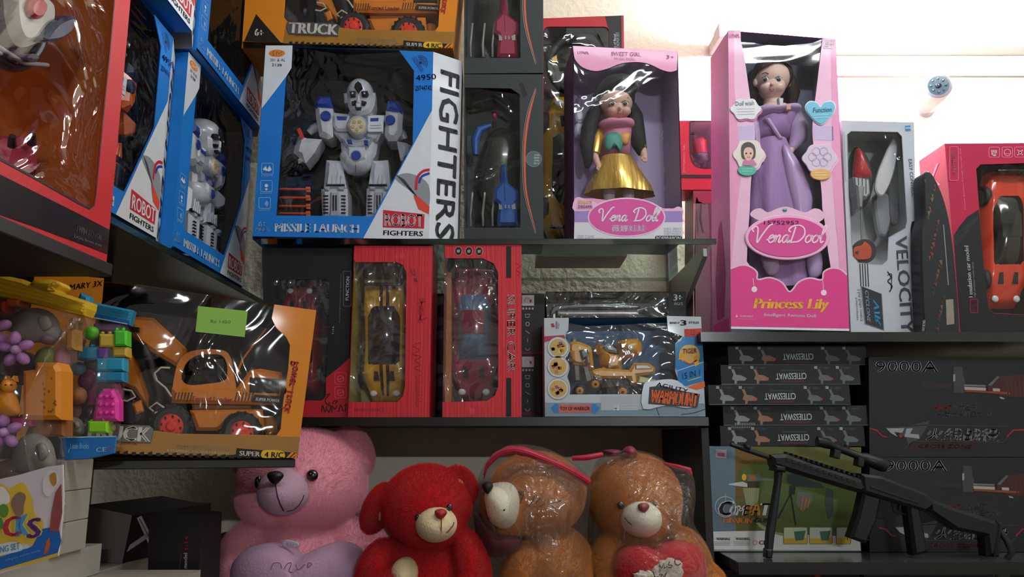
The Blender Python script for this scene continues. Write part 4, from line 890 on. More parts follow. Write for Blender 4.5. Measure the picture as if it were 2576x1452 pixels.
t, b = carton(F, 'toy_car_box', 'crimson and black car box with orange car at the right edge', 'toy box', [(688, 1412), (1120, 1412), (1120, 428), (606, 432)], .085, CRIMB, CRIMB, inside=M('#2a1618', .6), panel=[(688, 1412), (1120, 1412), (1120, 428), (606, 432)], holes=[winp], film=[(764, 555), (790, 534), (1100, 524), (1100, 1322), (855, 1310), (824, 1275), (800, 1050)])
b.flat([(688, 1412), (1120, 1412), (1120, 1318), (860, 1306), (830, 1272), (806, 1050), (782, 770), (720, 810), (680, 860), (652, 905)], BLKP, -.0004)
for k in range(16): b.line([(655 + 8 * k, 915 - 10 * k + (k * k) * .18), (668 + 7 * k, 960 - 9 * k)], 2, M('#3c3f44', .4), -.0006)
b.line(rrect(632, 448, 676, 622, 6), 3, M('#df6f92', .4), -.0006, True); b.text('FUNCTION', (667, 590), (660, 478), (648, 590), M('#e58aa6', .4), -.0006, .02)
b.text('Forward, Backward, Turn left, Turn right, Stop', (716, 770), (690, 456), (708, 770), M('#e58aa6', .4), -.0006)
for k, x in enumerate((862, 929, 994)):
    b.line(rrect(x - 28, 450, x + 26, 502, 8), 2.5, M('#e58aa6', .4), -.0006, True)
    if k == 0: [b.line([(x - 12 + 7 * q, 490), (x - 14 + 8 * q, 465)], 4, M('#eec0cc', .4), -.0006) for q in range(4)]; b.flat(circ(x, 485, 11), M('#eec0cc', .4), -.0006)
    if k == 1: b.line(circ(x, 478, 17, n=14), 4, M('#e58aa6', .4), -.0006, True); b.line([(x - 15, 484), (x + 15, 484)], 3, M('#e58aa6', .4), -.0006)
    if k == 2: b.line([(x - 14, 464), (x + 14, 492)], 4, M('#eec0cc', .4), -.0006); b.line([(x + 14, 464), (x - 14, 492)], 4, M('#eec0cc', .4), -.0006); b.flat(circ(x, 478, 9), M('#eec0cc', .4), -.0006)
b.text('Emulation car model', (752, 1222), (728, 958), (730, 1222), WHT, -.0008, .03); b.text('High simulation model vehicle', (768, 1222), (756, 1040), (757, 1222), GRYP, -.0008); b.line(rrect(738, 1232, 776, 1302, 5), 3, M('#b0123f', .4), -.0008, True); b.text('1:14', (765, 1292), (762, 1242), (748, 1292), M('#b0123f', .4), -.0008, .03)
b.link('carton', t)
b = B(F)
def sp(a_, z_): q = F.p(606, 432); return Vector((q.x * z_ - .0006, .085 * a_, q.z * z_))
for A_, C_ in (((.25, .80), (.75, .92)), ((.25, .92), (.75, .80))):
    p0, p1 = sp(*A_), sp(*C_); b.add([p0, p0 + Vector((0, .008, 0)), p1 + Vector((0, .008, 0)), p1], [(0, 1, 2, 3)], M('#d97a9a', .4))
for k in range(3): b.add([sp(.4 + .1 * k, .66), sp(.44 + .1 * k, .66), sp(.44 + .1 * k, .76), sp(.4 + .1 * k, .76)], [(0, 1, 2, 3)], M('#c56184', .4))
b.link('side_print', t)
ORC = M('#d8381c', .22, coat=.7)
car(F, 'orange toy car in the crimson box at the right edge', 884, 580, 1285, 110, .052, .042, ORC, GLOSSBK, None, None, nose_down=True)
t = thing('display_tray', 'yellow card tray beside the orange toy car', 'tray', F, F.p(1000, 1300, .07)); b = B(F); b.slab([(988, 560), (1060, 558), (1064, 1296), (998, 1296)], .066, .074, M('#c99a1e', .4), .002); b.link('card', t)
# ------------------------------------------------------------------ middle shelf
zoom(620, 600, 3.024)
REDG = M('#c8182a', .55, coat=.35, bump=.25, scale=40, var=.03, stretch=(6, 6, .15)); REDK = M('#7c1020', .4)
# black box with a dark red car
F = FR(150, 1362, 1.262, 1, MID)
win = [(205, 330), (225, 312), (612, 312), (634, 335), (602, 1205), (575, 1232), (205, 1232)]
t, b = carton(F, 'toy_car_box', 'black car box with red lower corner, partly behind the orange excavator box', 'toy box', [(150, 1362), (768, 1362), (804, 75), (118, 75)], .10, BLKP, BLKP, inside=M('#2a0d12', .6), panel=[(150, 1362), (768, 1362), (804, 75), (118, 75)], holes=[win], film=[(200, 305), (640, 305), (606, 1238), (200, 1238)], filmmat=WRAP)
b.flat([(150, 1362), (768, 1362), (790, 905), (700, 985), (606, 1060), (602, 1205), (575, 1234), (150, 1234)], M('#b3182a', .35, coat=.4), -.0004)
b.line(rrect(738, 250, 796, 515, 5), 2.5, GRYP, -.0006, True); b.text('FUNCTION', (778, 470), (785, 292), (752, 470), WHT, -.0008, .02); b.text('Forward Backward Left Right Stop', (712, 640), (724, 270), (704, 640), GRYP, -.0006); b.text('1:16', (662, 725), (666, 668), (650, 725), WHT, -.0006, .02)
for y0 in (1020, 1126):
    b.line(rrect(674, y0, 758, y0 + 88, 10), 3, M('#e0626e', .4), -.0006, True); b.line(circ(716, y0 + 48, 24, n=14), 4, M('#e0626e', .4), -.0006, True); b.line([(692, y0 + 56), (742, y0 + 40)], 4, M('#e0626e', .4), -.0006)
PENK = M('#160d12', .4)
for pts in ([(606, 1190), (634, 1186), (600, 1225), (612, 1262), (636, 1250)], [(655, 1262), (664, 1240), (690, 1236), (676, 1262)], [(572, 1320), (580, 1270), (598, 1322), (612, 1272)], [(618, 1272), (640, 1274), (630, 1326), (616, 1300)], [(652, 1326), (650, 1272), (672, 1300), (690, 1268)], [(700, 1322), (716, 1266), (736, 1318)], [(744, 1272), (760, 1262), (748, 1318)]): b.line(cm(pts, 4, False), 8, PENK, -.0008)
b.link('carton', t)
car(F, 'dark red toy car in the black box behind the orange excavator box', 432, 370, 1200, 148, .072, .05, M('#8e1324', .22, coat=.7), GLOSSBK, None, None, nose_down=False)

def c_box(label, quad, panel, film, extra, Y, inside):
    F = FR(quad[0][0], quad[0][1], Y, 0, MID)
    t, b = carton(F, 'toy_car_box', label, 'toy box', quad, .10, REDG, REDG, inside=inside, panel=panel, film=film, filmmat=WRAP)
    extra(b); b.link('carton', t); return F
def ex1(b):
    for k in range(5): b.line([(1140 + 14 * k, 115), (1140 + 14 * k, 150)], 3, M('#e2737d', .3), -.0005)
    b.text('RC', (1312, 330), (1278, 235), (1280, 330), M('#e0707a', .4), -.0006, .04)
    SG = M('#8f0f1e', .4)
    for k in range(4): b.line(cm([(1310 + 18 * k, 455), (1345 - 12 * k, 540), (1300 + 14 * k, 640)], 4, False), 4, SG, -.0006)
    b.line(cm([(1372, 480), (1300, 500), (1350, 560), (1310, 620), (1380, 600)], 4, False), 4, SG, -.0006)
    b.line(cm([(1330, 790), (1265, 815), (1315, 850), (1262, 880), (1330, 900), (1280, 930), (1325, 960), (1275, 985), (1330, 1010)], 5, False), 5, SG, -.0006)
    for k in range(5): b.line(cm([(1330, 1040 + 50 * k), (1285, 1052 + 50 * k), (1310, 1075 + 50 * k), (1290, 1085 + 50 * k)], 4, False), 4, SG, -.0006)
    b.text('Sport model', (820, 1318), (1010, 1318), (822, 1290), REDK, -.0006); b.line(circ(1028, 1300, 16, n=14), 3, REDK, -.0006, True)
F = c_box('red car box with clear left side showing a yellow car', [(770, 1365), (1390, 1362), (1415, 58), (820, 55)],
      [(770, 1365), (1390, 1362), (1415, 58), (820, 55), (815, 160), (832, 180), (1140, 180), (1190, 200), (1218, 262), (1206, 1130), (1190, 1200), (1150, 1244), (776, 1246)],
      [(772, 1250), (1155, 1250), (1225, 1150), (1226, 230), (1150, 172), (812, 165), (835, 500), (800, 800)], ex1, 1.252, M('#8a7f2c', .6))
car(F, 'yellow toy car with black cabin in the red box beside the dark red car', 1075, 362, 1240, 172, .082, .062, YEL, GLOSSBK, GLOSSBK, None, nose_down=True)
def ex2(b):
    for y0, y1 in ((60, 300), (1062, 1355)): b.flat([(1976, y0), (2014, y0), (2014, y1), (1976, y1)], BLKP, -.0005)
    b.text('SUPER CAR', (1982, 430), (1984, 1012), (2042, 430), M('#d8c9c8', .35), -.0007, .04); b.text('DREAM RACING MODEL 1:16', (1950, 560), (1950, 815), (1962, 560), M('#e0707a', .4), -.0006)
    for x, y in ((1612, 96), (1692, 97), (1770, 98)):
        b.flat(circ(x, y, 27, 33, 20), BLKP, -.0005); b.line(circ(x, y, 27, 33, 20), 3, M('#d8b0a0', .4), -.0007, True); b.flat([(x - 12, y - 8), (x + 12, y - 12), (x + 10, y + 10), (x - 10, y + 12)], M('#a89a90', .4), -.0007)
    b.line(cm([(2050, 190), (2085, 210), (2052, 240), (2084, 262), (2056, 285)], 4, False), 4, REDK, -.0006)
    for k in range(3): b.line([(1700 + 12 * k, 1290), (1704 + 12 * k, 1340)], 2.5, M('#e2737d', .3), -.0005)
F = c_box('red car box with SUPER CAR lettering and a maroon car, rightmost red box', [(1490, 1362), (2093, 1362), (2092, 45), (1508, 45)],
      [(1490, 1362), (2093, 1362), (2092, 45), (1508, 45), (1510, 150), (1800, 152), (1880, 190), (1915, 260), (1914, 1130), (1890, 1195), (1830, 1236), (1492, 1246)],
      [(1494, 1250), (1840, 1244), (1922, 1150), (1922, 240), (1870, 176), (1800, 145), (1506, 140)], ex2, 1.250, M('#6d3b1c', .6))
car(F, 'maroon toy car with pale windscreen in the red SUPER CAR box', 1738, 255, 1236, 182, .085, .064, M('#8f1a3c', .2, coat=.8), M('#7a1836', .2, coat=.8), None, M('#5c7590', .12, coat=.8), nose_down=True)
t = thing('card_strip', 'orange brown card strip along the left side of the maroon toy car', 'card', F, F.p(1530, 1246, .06)); b = B(F); b.slab([(1506, 1250), (1556, 1250), (1560, 260), (1522, 245)], .03, .06, M('#a8602a', .5), .001); b.link('card', t)

# darker boxes pushed in behind
F = FR(1385, 1362, 1.375, 0, MID)
t, b = carton(F, 'toy_box', 'dark purplish box wedged behind the gap between the two red car boxes', 'toy box', [(1385, 1362), (1530, 1362), (1530, 420), (1385, 420)], .07, M('#221a26', .4, coat=.3), M('#1a161c', .4))
for k, (y, c_) in enumerate(((440, '#8a8f90'), (600, '#5a2a50'), (700, '#6a2a5a'), (960, '#6a5a7a'), (1060, '#3c3468'), (1240, '#3a2030'))): b.flat([(1440, y), (1496, y), (1496, y + 60), (1445, y + 70)], M(c_, .3), -.0005)
b.line([(1400, 860), (1510, 860)], 8, M('#7a1f3c', .4), -.0006); b.link('carton', t)
zoom(1300, 600, 3.025)
def icon_box(label, y0, y1, z, lab):
    F = FR(30, y1, 1.335, 0, z)
    t, b = carton(F, 'toy_box', label, 'toy box', [(0, y1), (212, y1), (212, y0), (0, y0)], .09, M('#17171a', .35, coat=.4), M('#17171a', .35))
    b.flat([(40, y0 + 12), (132, y0 + 12), (132, y0 + 92), (40, y0 + 92)], M('#b5b7b8', .4), -.0005); b.line(cm([(58, y0 + 62), (70, y0 + 30), (96, y0 + 40), (104, y0 + 70)], 4, False), 5, GRYP, -.0008); b.flat([(100, y0 + 45), (114, y0 + 45), (114, y0 + 66), (100, y0 + 66)], M('#c03a40', .4), -.0008)
    for k in range(4): b.flat(rrect(42 + 24 * k, y0 + 106, 56 + 24 * k, y0 + 122, 4), M('#9aa0a2', .4), -.0006)
    h_ = (y1 - y0 - 150) / 5.0
    for k in range(5):
        cy = y0 + 150 + h_ * (k + .3); b.line([[(62, cy - 12), (100, cy - 12), (92, cy + 12), (70, cy + 12)], circ(82, cy, 14, n=10), [(66, cy - 12), (98, cy + 10)], [(82, cy - 14), (82, cy + 10)], [(64, cy - 6), (74, cy + 10), (90, cy + 10), (100, cy - 6)]][k], 6, GRYP, -.0006, k in (0, 1))
    b.flat([(0, y1), (212, y1), (212, y1 - 22), (0, y1 - 22)], M('#5a2236', .35), -.0006); b.link('carton', t); return F, t
Fa, ta = icon_box('black icon-printed box behind the clear robot box, lower of two stacked', 888, 1345, MID, 0)
zt = Fa.w(Fa.p(0, 888)).z
icon_box('black icon-printed box behind the clear robot box, upper of two stacked', 420, 884, zt + .0006, 1)

# silver toy sword in a clear box
F = FR(130, 1345, 1.352, 0, MID)
t, b = carton(F, 'sword_box', 'clear fronted toy sword box standing behind the clear robot box', 'toy box', [(228, 1345), (1290, 1345), (1288, 405), (222, 405)], .075, M('#1c2224', .4, coat=.3), M('#1c2224', .4), inside=M('#7b7a68', .5), panel=[(228, 1345), (1290, 1345), (1288, 405), (1166, 405), (1150, 470), (1160, 580), (1140, 640), (400, 640), (228, 640)], film=[(222, 408), (1176, 408), (1168, 650), (225, 650)], filmmat=WRAP)
b.text('3+', (1196, 474), (1256, 474), (1196, 425), WHT, -.0007, .06); b.text('AGES', (1196, 508), (1262, 508), (1196, 486), WHT, -.0007, .04); b.link('carton', t)
t = thing('toy_sword', 'silver toy sword lying level in the clear box behind the robot set', 'toy sword', F, F.p(700, 640, .04))
b = B(F); b.tubep([(312 + i * 12.2, 570, .035) for i in range(51)], [26 if i % 2 else 22 for i in range(51)], M('#cfcfcd', .25, .3, coat=.4), .035, 14); b.link('grip', t)
b = B(F); b.slab(cm([(275, 520), (400, 500), (640, 492), (910, 505), (915, 532), (640, 528), (400, 535), (300, 560), (250, 620)], 3), .03, .045, M('#3a3348', .25, coat=.5), .002); b.tubep([(284, 510, .035), (276, 560, .035), (280, 610, .035)], [14, 18, 14], M('#c7cad2', .2, .5), .035, 10); b.link('guard', t)
b = B(F); b.tubep([(915, 548, .035), (1010, 520, .035)], [8, 10], M('#9fa8ae', .2, .6), .035, 10); b.slab(cm([(1005, 515), (1050, 480), (1100, 455), (1158, 448), (1110, 500), (1098, 530), (1150, 590), (1080, 590), (1030, 555)], 3), .02, .05, M('#a9b9c0', .15, .6, coat=.5), .006); b.slab([(1040, 512), (1105, 500), (1110, 512), (1045, 528)], .017, .03, M('#39474e', .3), .001); b.link('pommel', t)

# clear fronted robot vehicle set
F = F_WM = FR(215, 1355, 1.248, 0, MID)
SILC = M('#b9c2c9', .35, coat=.3); NVB = M('#2c78b0', .5)
winr = cm([(392, 700), (376, 720), (372, 760), (396, 800), (404, 840), (388, 890), (372, 915), (396, 950), (400, 1000), (385, 1050), (398, 1090), (408, 1140), (402, 1188)], 3, False)
t, b = carton(F, 'toy_set_box', 'silver and blue clear-front box of yellow robot vehicles, right end of middle shelf', 'toy box', [(215, 1356), (1436, 1356), (1402, 596), (208, 606)], .085, SILC, SILC, inside=NVB,
              panel=[(215, 1356), (1436, 1356), (1402, 596), (1142, 590), (1150, 705), (1262, 745), (1206, 800), (1206, 1010), (1228, 1080), (1090, 1086), (960, 1110), (965, 1186)] + list(reversed(winr)) + [(396, 604), (208, 606)],
              film=[(380, 640), (520, 668), (700, 660), (1150, 640), (1270, 745), (1240, 1095), (980, 1195), (390, 1195), (368, 900)], filmmat=WRAP)
b.flat([(210, 745), (360, 735), (370, 760), (300, 765), (212, 790)], M('#a93a4c', .4), -.0005)
for cy in (830, 975, 1145):
    b.flat(circ(314, cy, 80, n=28), M('#d5d9dc', .4), -.0006); b.line(circ(314, cy, 80, n=28), 4, GRYP, -.0008, True); b.flat(circ(314, cy, 66, n=24), M('#c2a86a', .4), -.0009)
    rnd = random.Random(cy)
    for k in range(9): a_ = rnd.uniform(0, 6.28); r_ = rnd.uniform(8, 46); x, y = 314 + r_ * math.cos(a_), cy + r_ * math.sin(a_); b.flat([(x - 16, y - 10), (x + 10, y - 14), (x + 16, y + 8), (x - 8, y + 14)], M(rnd.choice(['#d9a726', '#7c5a8a', '#c27a2c', '#d9c04a', '#a04a4c']), .4), -.0011)
b.flat([(258, 650), (280, 645), (290, 672), (268, 676)], M('#b03648', .4), -.0006); b.flat([(292, 645), (308, 632), (328, 655), (320, 685), (300, 680)], M('#8c97a2', .4), -.0006); b.line([(300, 628), (304, 690)], 4, M('#b03648', .4), -.0008)
b.text('BEND-Y', (1165, 650), (1240, 650), (1165, 635), INK, -.0006, .05); b.text('3', (1246, 662), (1290, 662), (1246, 622), INK, -.0006, .08); b.text('STYLES', (1308, 648), (1386, 648), (1308, 632), INK, -.0006, .05)
b.flat([(1275, 690), (1404, 684), (1408, 742), (1278, 748)], M('#c2392f', .4), -.0006); b.text('AGE 3+', (1290, 735), (1395, 730), (1290, 705), M('#e58a6a', .4), -.0009, .03)
b.flat([(1262, 750), (1410, 744), (1422, 930), (1424, 1085), (1230, 1140), (1222, 1010), (1206, 985), (1210, 800), (1250, 778)], M('#2277b4', .35, coat=.3), -.0005); b.flat([(1350, 765), (1410, 762), (1412, 810), (1380, 800)], M('#b03648', .4), -.0007)
b.flat(cm([(1235, 900), (1250, 840), (1290, 812), (1350, 815), (1385, 850), (1390, 920), (1350, 950), (1280, 945)], 3), M('#d9b06a', .4), -.0008); b.flat([(1228, 925), (1256, 860), (1275, 905), (1250, 920)], M('#e0a420', .4), -.0010); b.flat([(1345, 905), (1385, 880), (1386, 960), (1356, 975)], M('#e0a420', .4), -.0010); b.line(cm([(1270, 930), (1320, 955), (1370, 925)], 4, False), 8, M('#c0392b', .4), -.0010)
b.text('TIGER', (1262, 878), (1370, 872), (1262, 842), M('#8c5a3a', .4), -.0012, .04); b.line([(1215, 1010), (1420, 940)], 7, M('#9cc4dc', .4), -.0008); b.text('15 IN 1', (1262, 1075), (1395, 1040), (1258, 1030), M('#1a4f8a', .4), -.0009, .04); b.line([(1300, 1085), (1400, 1055)], 6, M('#d9b832', .4), -.0009)
b.flat([(1300, 1130), (1428, 1085), (1432, 1130), (1330, 1165)], M('#d9692c', .4), -.0008)
b.slab(cm([(965, 1110), (1040, 1085), (1150, 1070), (1230, 1085), (1290, 1130), (1400, 1170), (1385, 1250), (1300, 1295), (1150, 1270), (960, 1300)], 3), -.002, -.0004, M('#8a8f94', .3, .3, coat=.3), .0005); b.flat([(1010, 1130), (1110, 1120), (1280, 1165), (1395, 1185), (1375, 1285), (1200, 1275), (1000, 1260)], M('#3a3c42', .4), -.0023)
b.text('WARMOUNT', (1015, 1250), (1368, 1282), (1030, 1150), M('#d9602a', .35), -.0027, .04); b.text('AGILITY', (1060, 1125), (1300, 1180), (1066, 1092), M('#7a3a50', .4), -.0026, .03)
b.flat([(215, 1356), (1436, 1356), (1433, 1255), (214, 1250)], M('#7f93a0', .4), -.0004); b.flat([(258, 1290), (292, 1256), (318, 1262), (318, 1326), (290, 1330)], M('#3a7ab8', .4), -.0008); b.flat([(566, 1262), (596, 1258), (632, 1292), (598, 1332), (566, 1326)], M('#3a7ab8', .4), -.0008); b.flat([(318, 1266), (566, 1262), (566, 1324), (318, 1328)], M('#c2665c', .4), -.0007); b.text('TOY OF WARRIOR', (330, 1310), (556, 1308), (330, 1282), M('#5a2a40', .4), -.0010, .03)
b.flat([(640, 1202), (960, 1196), (960, 1300), (640, 1310)], M('#aeb6bc', .4), -.0005); b.text('AI', (738, 1310), (775, 1310), (738, 1262), WHT, -.0008, .04)
for k in range(3): b.line([(790, 1270 + 18 * k), (925, 1268 + 18 * k)], 4, M('#d4d8da', .4), -.0008)
b.line([(1060, 1280), (1084, 1350)], 5, INK, -.0006); b.line(cm([(1250, 1340), (1340, 1330), (1434, 1300)], 4, False), 5, INK, -.0006); b.link('carton', t)
YT = M('#d99a16', .3, coat=.4); YT2 = M('#c98412', .35, coat=.3)
# tiger on its vehicle, truck, standing figure
base = F.p(800, 1185, .045)
t = thing('toy_tiger', 'orange toy tiger with black stripes riding the yellow toy truck', 'toy tiger', F, F.p(760, 1010, .04))
b = B(F); b.puff(cm([(612, 830), (650, 812), (700, 870), (790, 890), (800, 960), (790, 1010), (700, 1000), (640, 975), (622, 900)], 3), .045, .022, YT); b.slab([(690, 870), (780, 890), (785, 975), (700, 985)], .022, .04, YT, .003); b.slab([(648, 975), (690, 985), (690, 1030), (650, 1025)], .028, .05, YT2, .003); b.slab([(740, 975), (790, 985), (795, 1040), (740, 1035)], .028, .05, YT2, .003); b.slab([(700, 955), (716, 955), (714, 980), (698, 980)], .0215, .03, GLOSSBK); b.link('body', t)
b = B(F); b.puff(cm([(758, 825), (770, 778), (850, 765), (900, 762), (950, 800), (952, 860), (930, 890), (860, 915), (800, 930), (775, 880)], 3), .04, .024, YT); b.slab([(898, 850), (950, 840), (950, 880), (910, 895)], .018, .035, YT2, .003); b.slab(circ(866, 828, 22, n=18), .014, .025, M('#b8c0c4', .2), .001); b.slab(circ(870, 828, 12, n=14), .0125, .02, M('#1c3048', .1, coat=1), .001)
for k in range(3): b.slab([(818 + 14 * k, 860 - 3 * k), (826 + 14 * k, 858 - 3 * k), (838 + 14 * k, 885 - 3 * k), (830 + 14 * k, 888 - 3 * k)], .0135, .03, GLOSSBK)
b.slab([(790, 800), (830, 795), (825, 830), (800, 840)], .0145, .03, GLOSSBK, .001); b.link('head', t)
b = B(F); b.slab([(660, 820), (700, 795), (760, 840), (765, 870), (690, 862)], .02, .05, M('#9aa8a4', .3, coat=.3), .004); b.link('saddle', t)
b = B(F); b.tubep([(640, 900, .045), (600, 850, .045), (610, 815, .045), (640, 800, .045)], [12, 14, 16, 10], YT2, .045, 10); b.link('tail', t)
t = thing('toy_truck', 'yellow toy truck under the orange tiger in the clear-front set box', 'toy truck', F, base)
b = B(F); b.slab([(560, 1000), (640, 985), (860, 1000), (890, 945), (1010, 948), (1060, 985), (1050, 1030), (920, 1045), (930, 1110), (870, 1115), (860, 1065), (640, 1065), (570, 1040)], .022, .07, YT, .004); b.slab([(905, 960), (1000, 962), (1030, 992), (905, 995)], .020, .03, M('#6a4a10', .2, coat=.6), .001); b.slab([(930, 1045), (1060, 1075), (1050, 1110), (920, 1105)], .018, .05, M('#b8b060', .3, coat=.4), .002); b.link('body', t)
for x, y, r_ in ((808, 1170, 55), (600, 1110, 50), (480, 1160, 48)):
    b = B(F); b.slab(circ(x, y, r_, n=24), .014, .05, RUB, .004); b.slab(circ(x, y, r_ * .62, n=20), .011, .02, YT2, .002); b.slab(circ(x, y, r_ * .2, n=12), .009, .015, RUB, .001); b.link('wheel', t)
b = B(F); b.slab([(520, 1060), (860, 1060), (870, 1130), (640, 1150), (540, 1140)], .03, .06, M('#2a2620', .4), .003); b.link('chassis', t)
t = thing('toy_robot', 'yellow and black toy robot standing at the left in the clear-front set box', 'toy robot', F, F.p(490, 1180, .045))
b = B(F); b.slab(cm([(400, 800), (450, 780), (520, 800), (570, 830), (565, 900), (520, 960), (430, 950), (400, 880)], 3), .022, .06, YT, .005); b.slab([(478, 850), (540, 840), (560, 890), (500, 930)], .016, .03, M('#3c4448', .3), .003); b.link('torso', t)
b = B(F); b.slab([(420, 755), (435, 750), (455, 765), (458, 800), (425, 805)], .03, .055, YT, .003); b.slab([(430, 770), (450, 770), (450, 782), (430, 782)], .0285, .035, M('#2c6ea0', .2)); b.link('head', t)
for p in ([(395, 850), (440, 850), (448, 930), (400, 935)], [(520, 880), (575, 860), (590, 990), (540, 1000)]): b = B(F); b.slab(p, .014, .045, YT2, .005); b.slab([((x + p[0][0]) / 2 + 8, (y + p[0][1]) / 2 + 18) for x, y in p], .011, .02, M('#7c7360', .3), .002); b.link('arm', t)
for p in ([(430, 945), (480, 950), (490, 1080), (440, 1080)], [(500, 950), (550, 960), (590, 1080), (530, 1090)]): b = B(F); b.slab(p, .022, .055, YT, .005); b.slab([(x * .96 + 18, y * .98 + 30) for x, y in p], .018, .03, M('#3a3830', .3), .002); b.link('leg', t)
# ------------------------------------------------------------------ dark boxes on the lower right shelf
zoom(1740, 830, 2.335)
SLATE = M('#5d7380', .45); OLIVE = M('#5a5c2c', .45); CBK = M('#14181a', .35, coat=.35)
F = FR(100, 1302, 1.25, 0, RB + .0008)
t, b = carton(F, 'toy_gun_box', 'green and slate combat toy box under the stack of flat black boxes', 'toy box', [(100, 1302), (995, 1308), (996, 690), (96, 684)], .12, OLIVE, M('#6d6f66', .5))
b.flat([(100, 1302), (260, 1303), (255, 685), (96, 684)], SLATE, -.0003); b.flat([(100, 1302), (995, 1308), (990, 1250), (960, 1215), (560, 1200), (440, 1180), (100, 1186)], M('#cfd1cf', .4), -.0004); b.flat([(100, 1302), (995, 1308), (995, 1296), (100, 1290)], M('#8f9290', .4), -.0006)
b.flat([(255, 700), (480, 720), (500, 960), (420, 990), (258, 980)], M('#6d5220', .45), -.0003); b.flat(cm([(300, 800), (700, 780), (980, 900), (990, 1120), (800, 1180), (500, 1100), (320, 960)], 4), M('#4a5a26', .45), -.00035)
b.flat(cm([(360, 1100), (420, 1150), (520, 1195), (640, 1205), (560, 1215), (440, 1185), (380, 1140)], 3), M('#8a9470', .45), -.0006)
b.flat([(140, 702), (205, 706), (204, 755), (142, 750)], M('#9a8a94', .4), -.0006); b.flat([(152, 722), (194, 724), (194, 746), (152, 744)], M('#7c4a58', .4), -.0008)
# printed toys
b.flat([(215, 905), (300, 892), (330, 905), (328, 925), (222, 912)], M('#b9bdb8', .4), -.0007); b.flat([(325, 890), (395, 893), (398, 925), (328, 925)], M('#3a2c22', .4), -.0007); b.flat([(300, 930), (398, 930), (392, 1000), (380, 1035), (320, 1030)], M('#8d9470', .45), -.0007)
for k in range(7): b.line([(308 + 12 * k, 935), (316 + 10 * k, 1025)], 2, M('#6b7250', .45), -.0008)
b.flat(circ(308, 866, 14, 20), M('#d9a520', .4), -.0008); b.flat([(322, 850), (395, 848), (410, 868), (485, 872), (484, 888), (400, 886), (330, 892)], M('#5d6a58', .4), -.0007); b.flat([(340, 856), (378, 854), (376, 878), (345, 880)], M('#a85a30', .4), -.0009)
b.flat([(560, 850), (600, 845), (760, 905), (780, 930), (600, 915), (560, 890)], M('#2e3a36', .4), -.0007); b.flat([(575, 915), (612, 920), (605, 970), (570, 960)], M('#15181a', .4), -.0008); b.line([(580, 965), (505, 1110)], 9, M('#15181a', .4), -.0008); b.line([(582, 965), (612, 1150)], 9, M('#15181a', .4), -.0008)
b.flat([(625, 950), (705, 960), (715, 1000), (650, 1075), (610, 1020)], M('#59625a', .4), -.0007)
for k in range(3): b.line([(655 + 20 * k, 985), (640 + 20 * k, 1060 - 8 * k)], 8, M('#a8622c', .4), -.0009)
b.flat([(790, 930), (830, 940), (835, 1090), (800, 1110), (780, 1010)], M('#33413a', .4), -.0007)
for x0, x1, cl in ((540, 680, '#c0c4a8'), (692, 826, '#b8c4b4'), (850, 935, '#aebcae')):
    b.flat(rrect(x0, 1160, x1, 1258, 8), M(cl, .4), -.0007); b.flat([(x0 + 2, 1225), (x1 - 4, 1222), (x1 - 2, 1256), (x0, 1256)], M('#c9a62c', .4), -.0009); b.flat([(x0 + 60, 1185), (x1 - 10, 1180), (x1 - 22, 1235), (x0 + 70, 1240)], M('#3f6a52', .4), -.0010); b.line(rrect(x0, 1160, x1, 1258, 8), 3, M('#6a6a30', .4), -.0011, True)
# name
b.line(circ(198, 1040, 60, n=28), 4, M('#b9c2c6', .4), -.0009, True); b.line([(198, 960), (198, 1000)], 3, M('#b9c2c6', .4), -.0009)
for ch, x0, x1, y0, cl in (('C', 160, 222, 1008, '#101214'), ('O', 218, 256, 1032, '#c9cbc8'), ('M', 258, 305, 1032, '#c9cbc8'), ('B', 305, 348, 1030, '#a8701e'), ('A', 346, 398, 1025, '#d89a2a'), ('T', 396, 455, 1020, '#c9cbc8')):
    if ch == 'C': b.text(ch, (x0 - 4, 1094), (x1 + 3, 1094), (x0 + 12, y0 - 4), M('#c9cbc8', .4), -.0011, .12)
    b.text(ch, (x0, 1090), (x1, 1090), (x0 + 14, y0), M(cl, .4), -.0014, .08)
b.text('MISSION', (184, 1134), (352, 1138), (190, 1102), M('#d9742a', .4), -.0011, .06); b.text('GUN', (368, 1132), (455, 1134), (374, 1104), M('#16181a', .4), -.0011, .08)
b.text('HOUR-BOXES', (432, 968), (490, 970), (432, 958), M('#b9b48c', .4), -.0008, .02); b.text('MILITARY SERIES COMBAT', (290, 782), (480, 790), (291, 768), M('#8a7c50', .4), -.0008, .02)
for x0, x1 in ((132, 226), (246, 342)):
    b.text('WARNING', (x0 + 14, 1236), (x1, 1236), (x0 + 14, 1220), INK, -.0008, .03)
    for k in range(3): b.line([(x0, 1246 + 9 * k), (x1, 1246 + 9 * k)], 3, GRYP, -.0007)
b.line(circ(372, 1250, 12, n=14), 3, M('#c2564c', .4), -.0008, True); b.text('CE', (396, 1262), (438, 1262), (396, 1238), INK, -.0008, .04)
b.link('carton', t)
zc = F.w(F.p(500, 687)).z

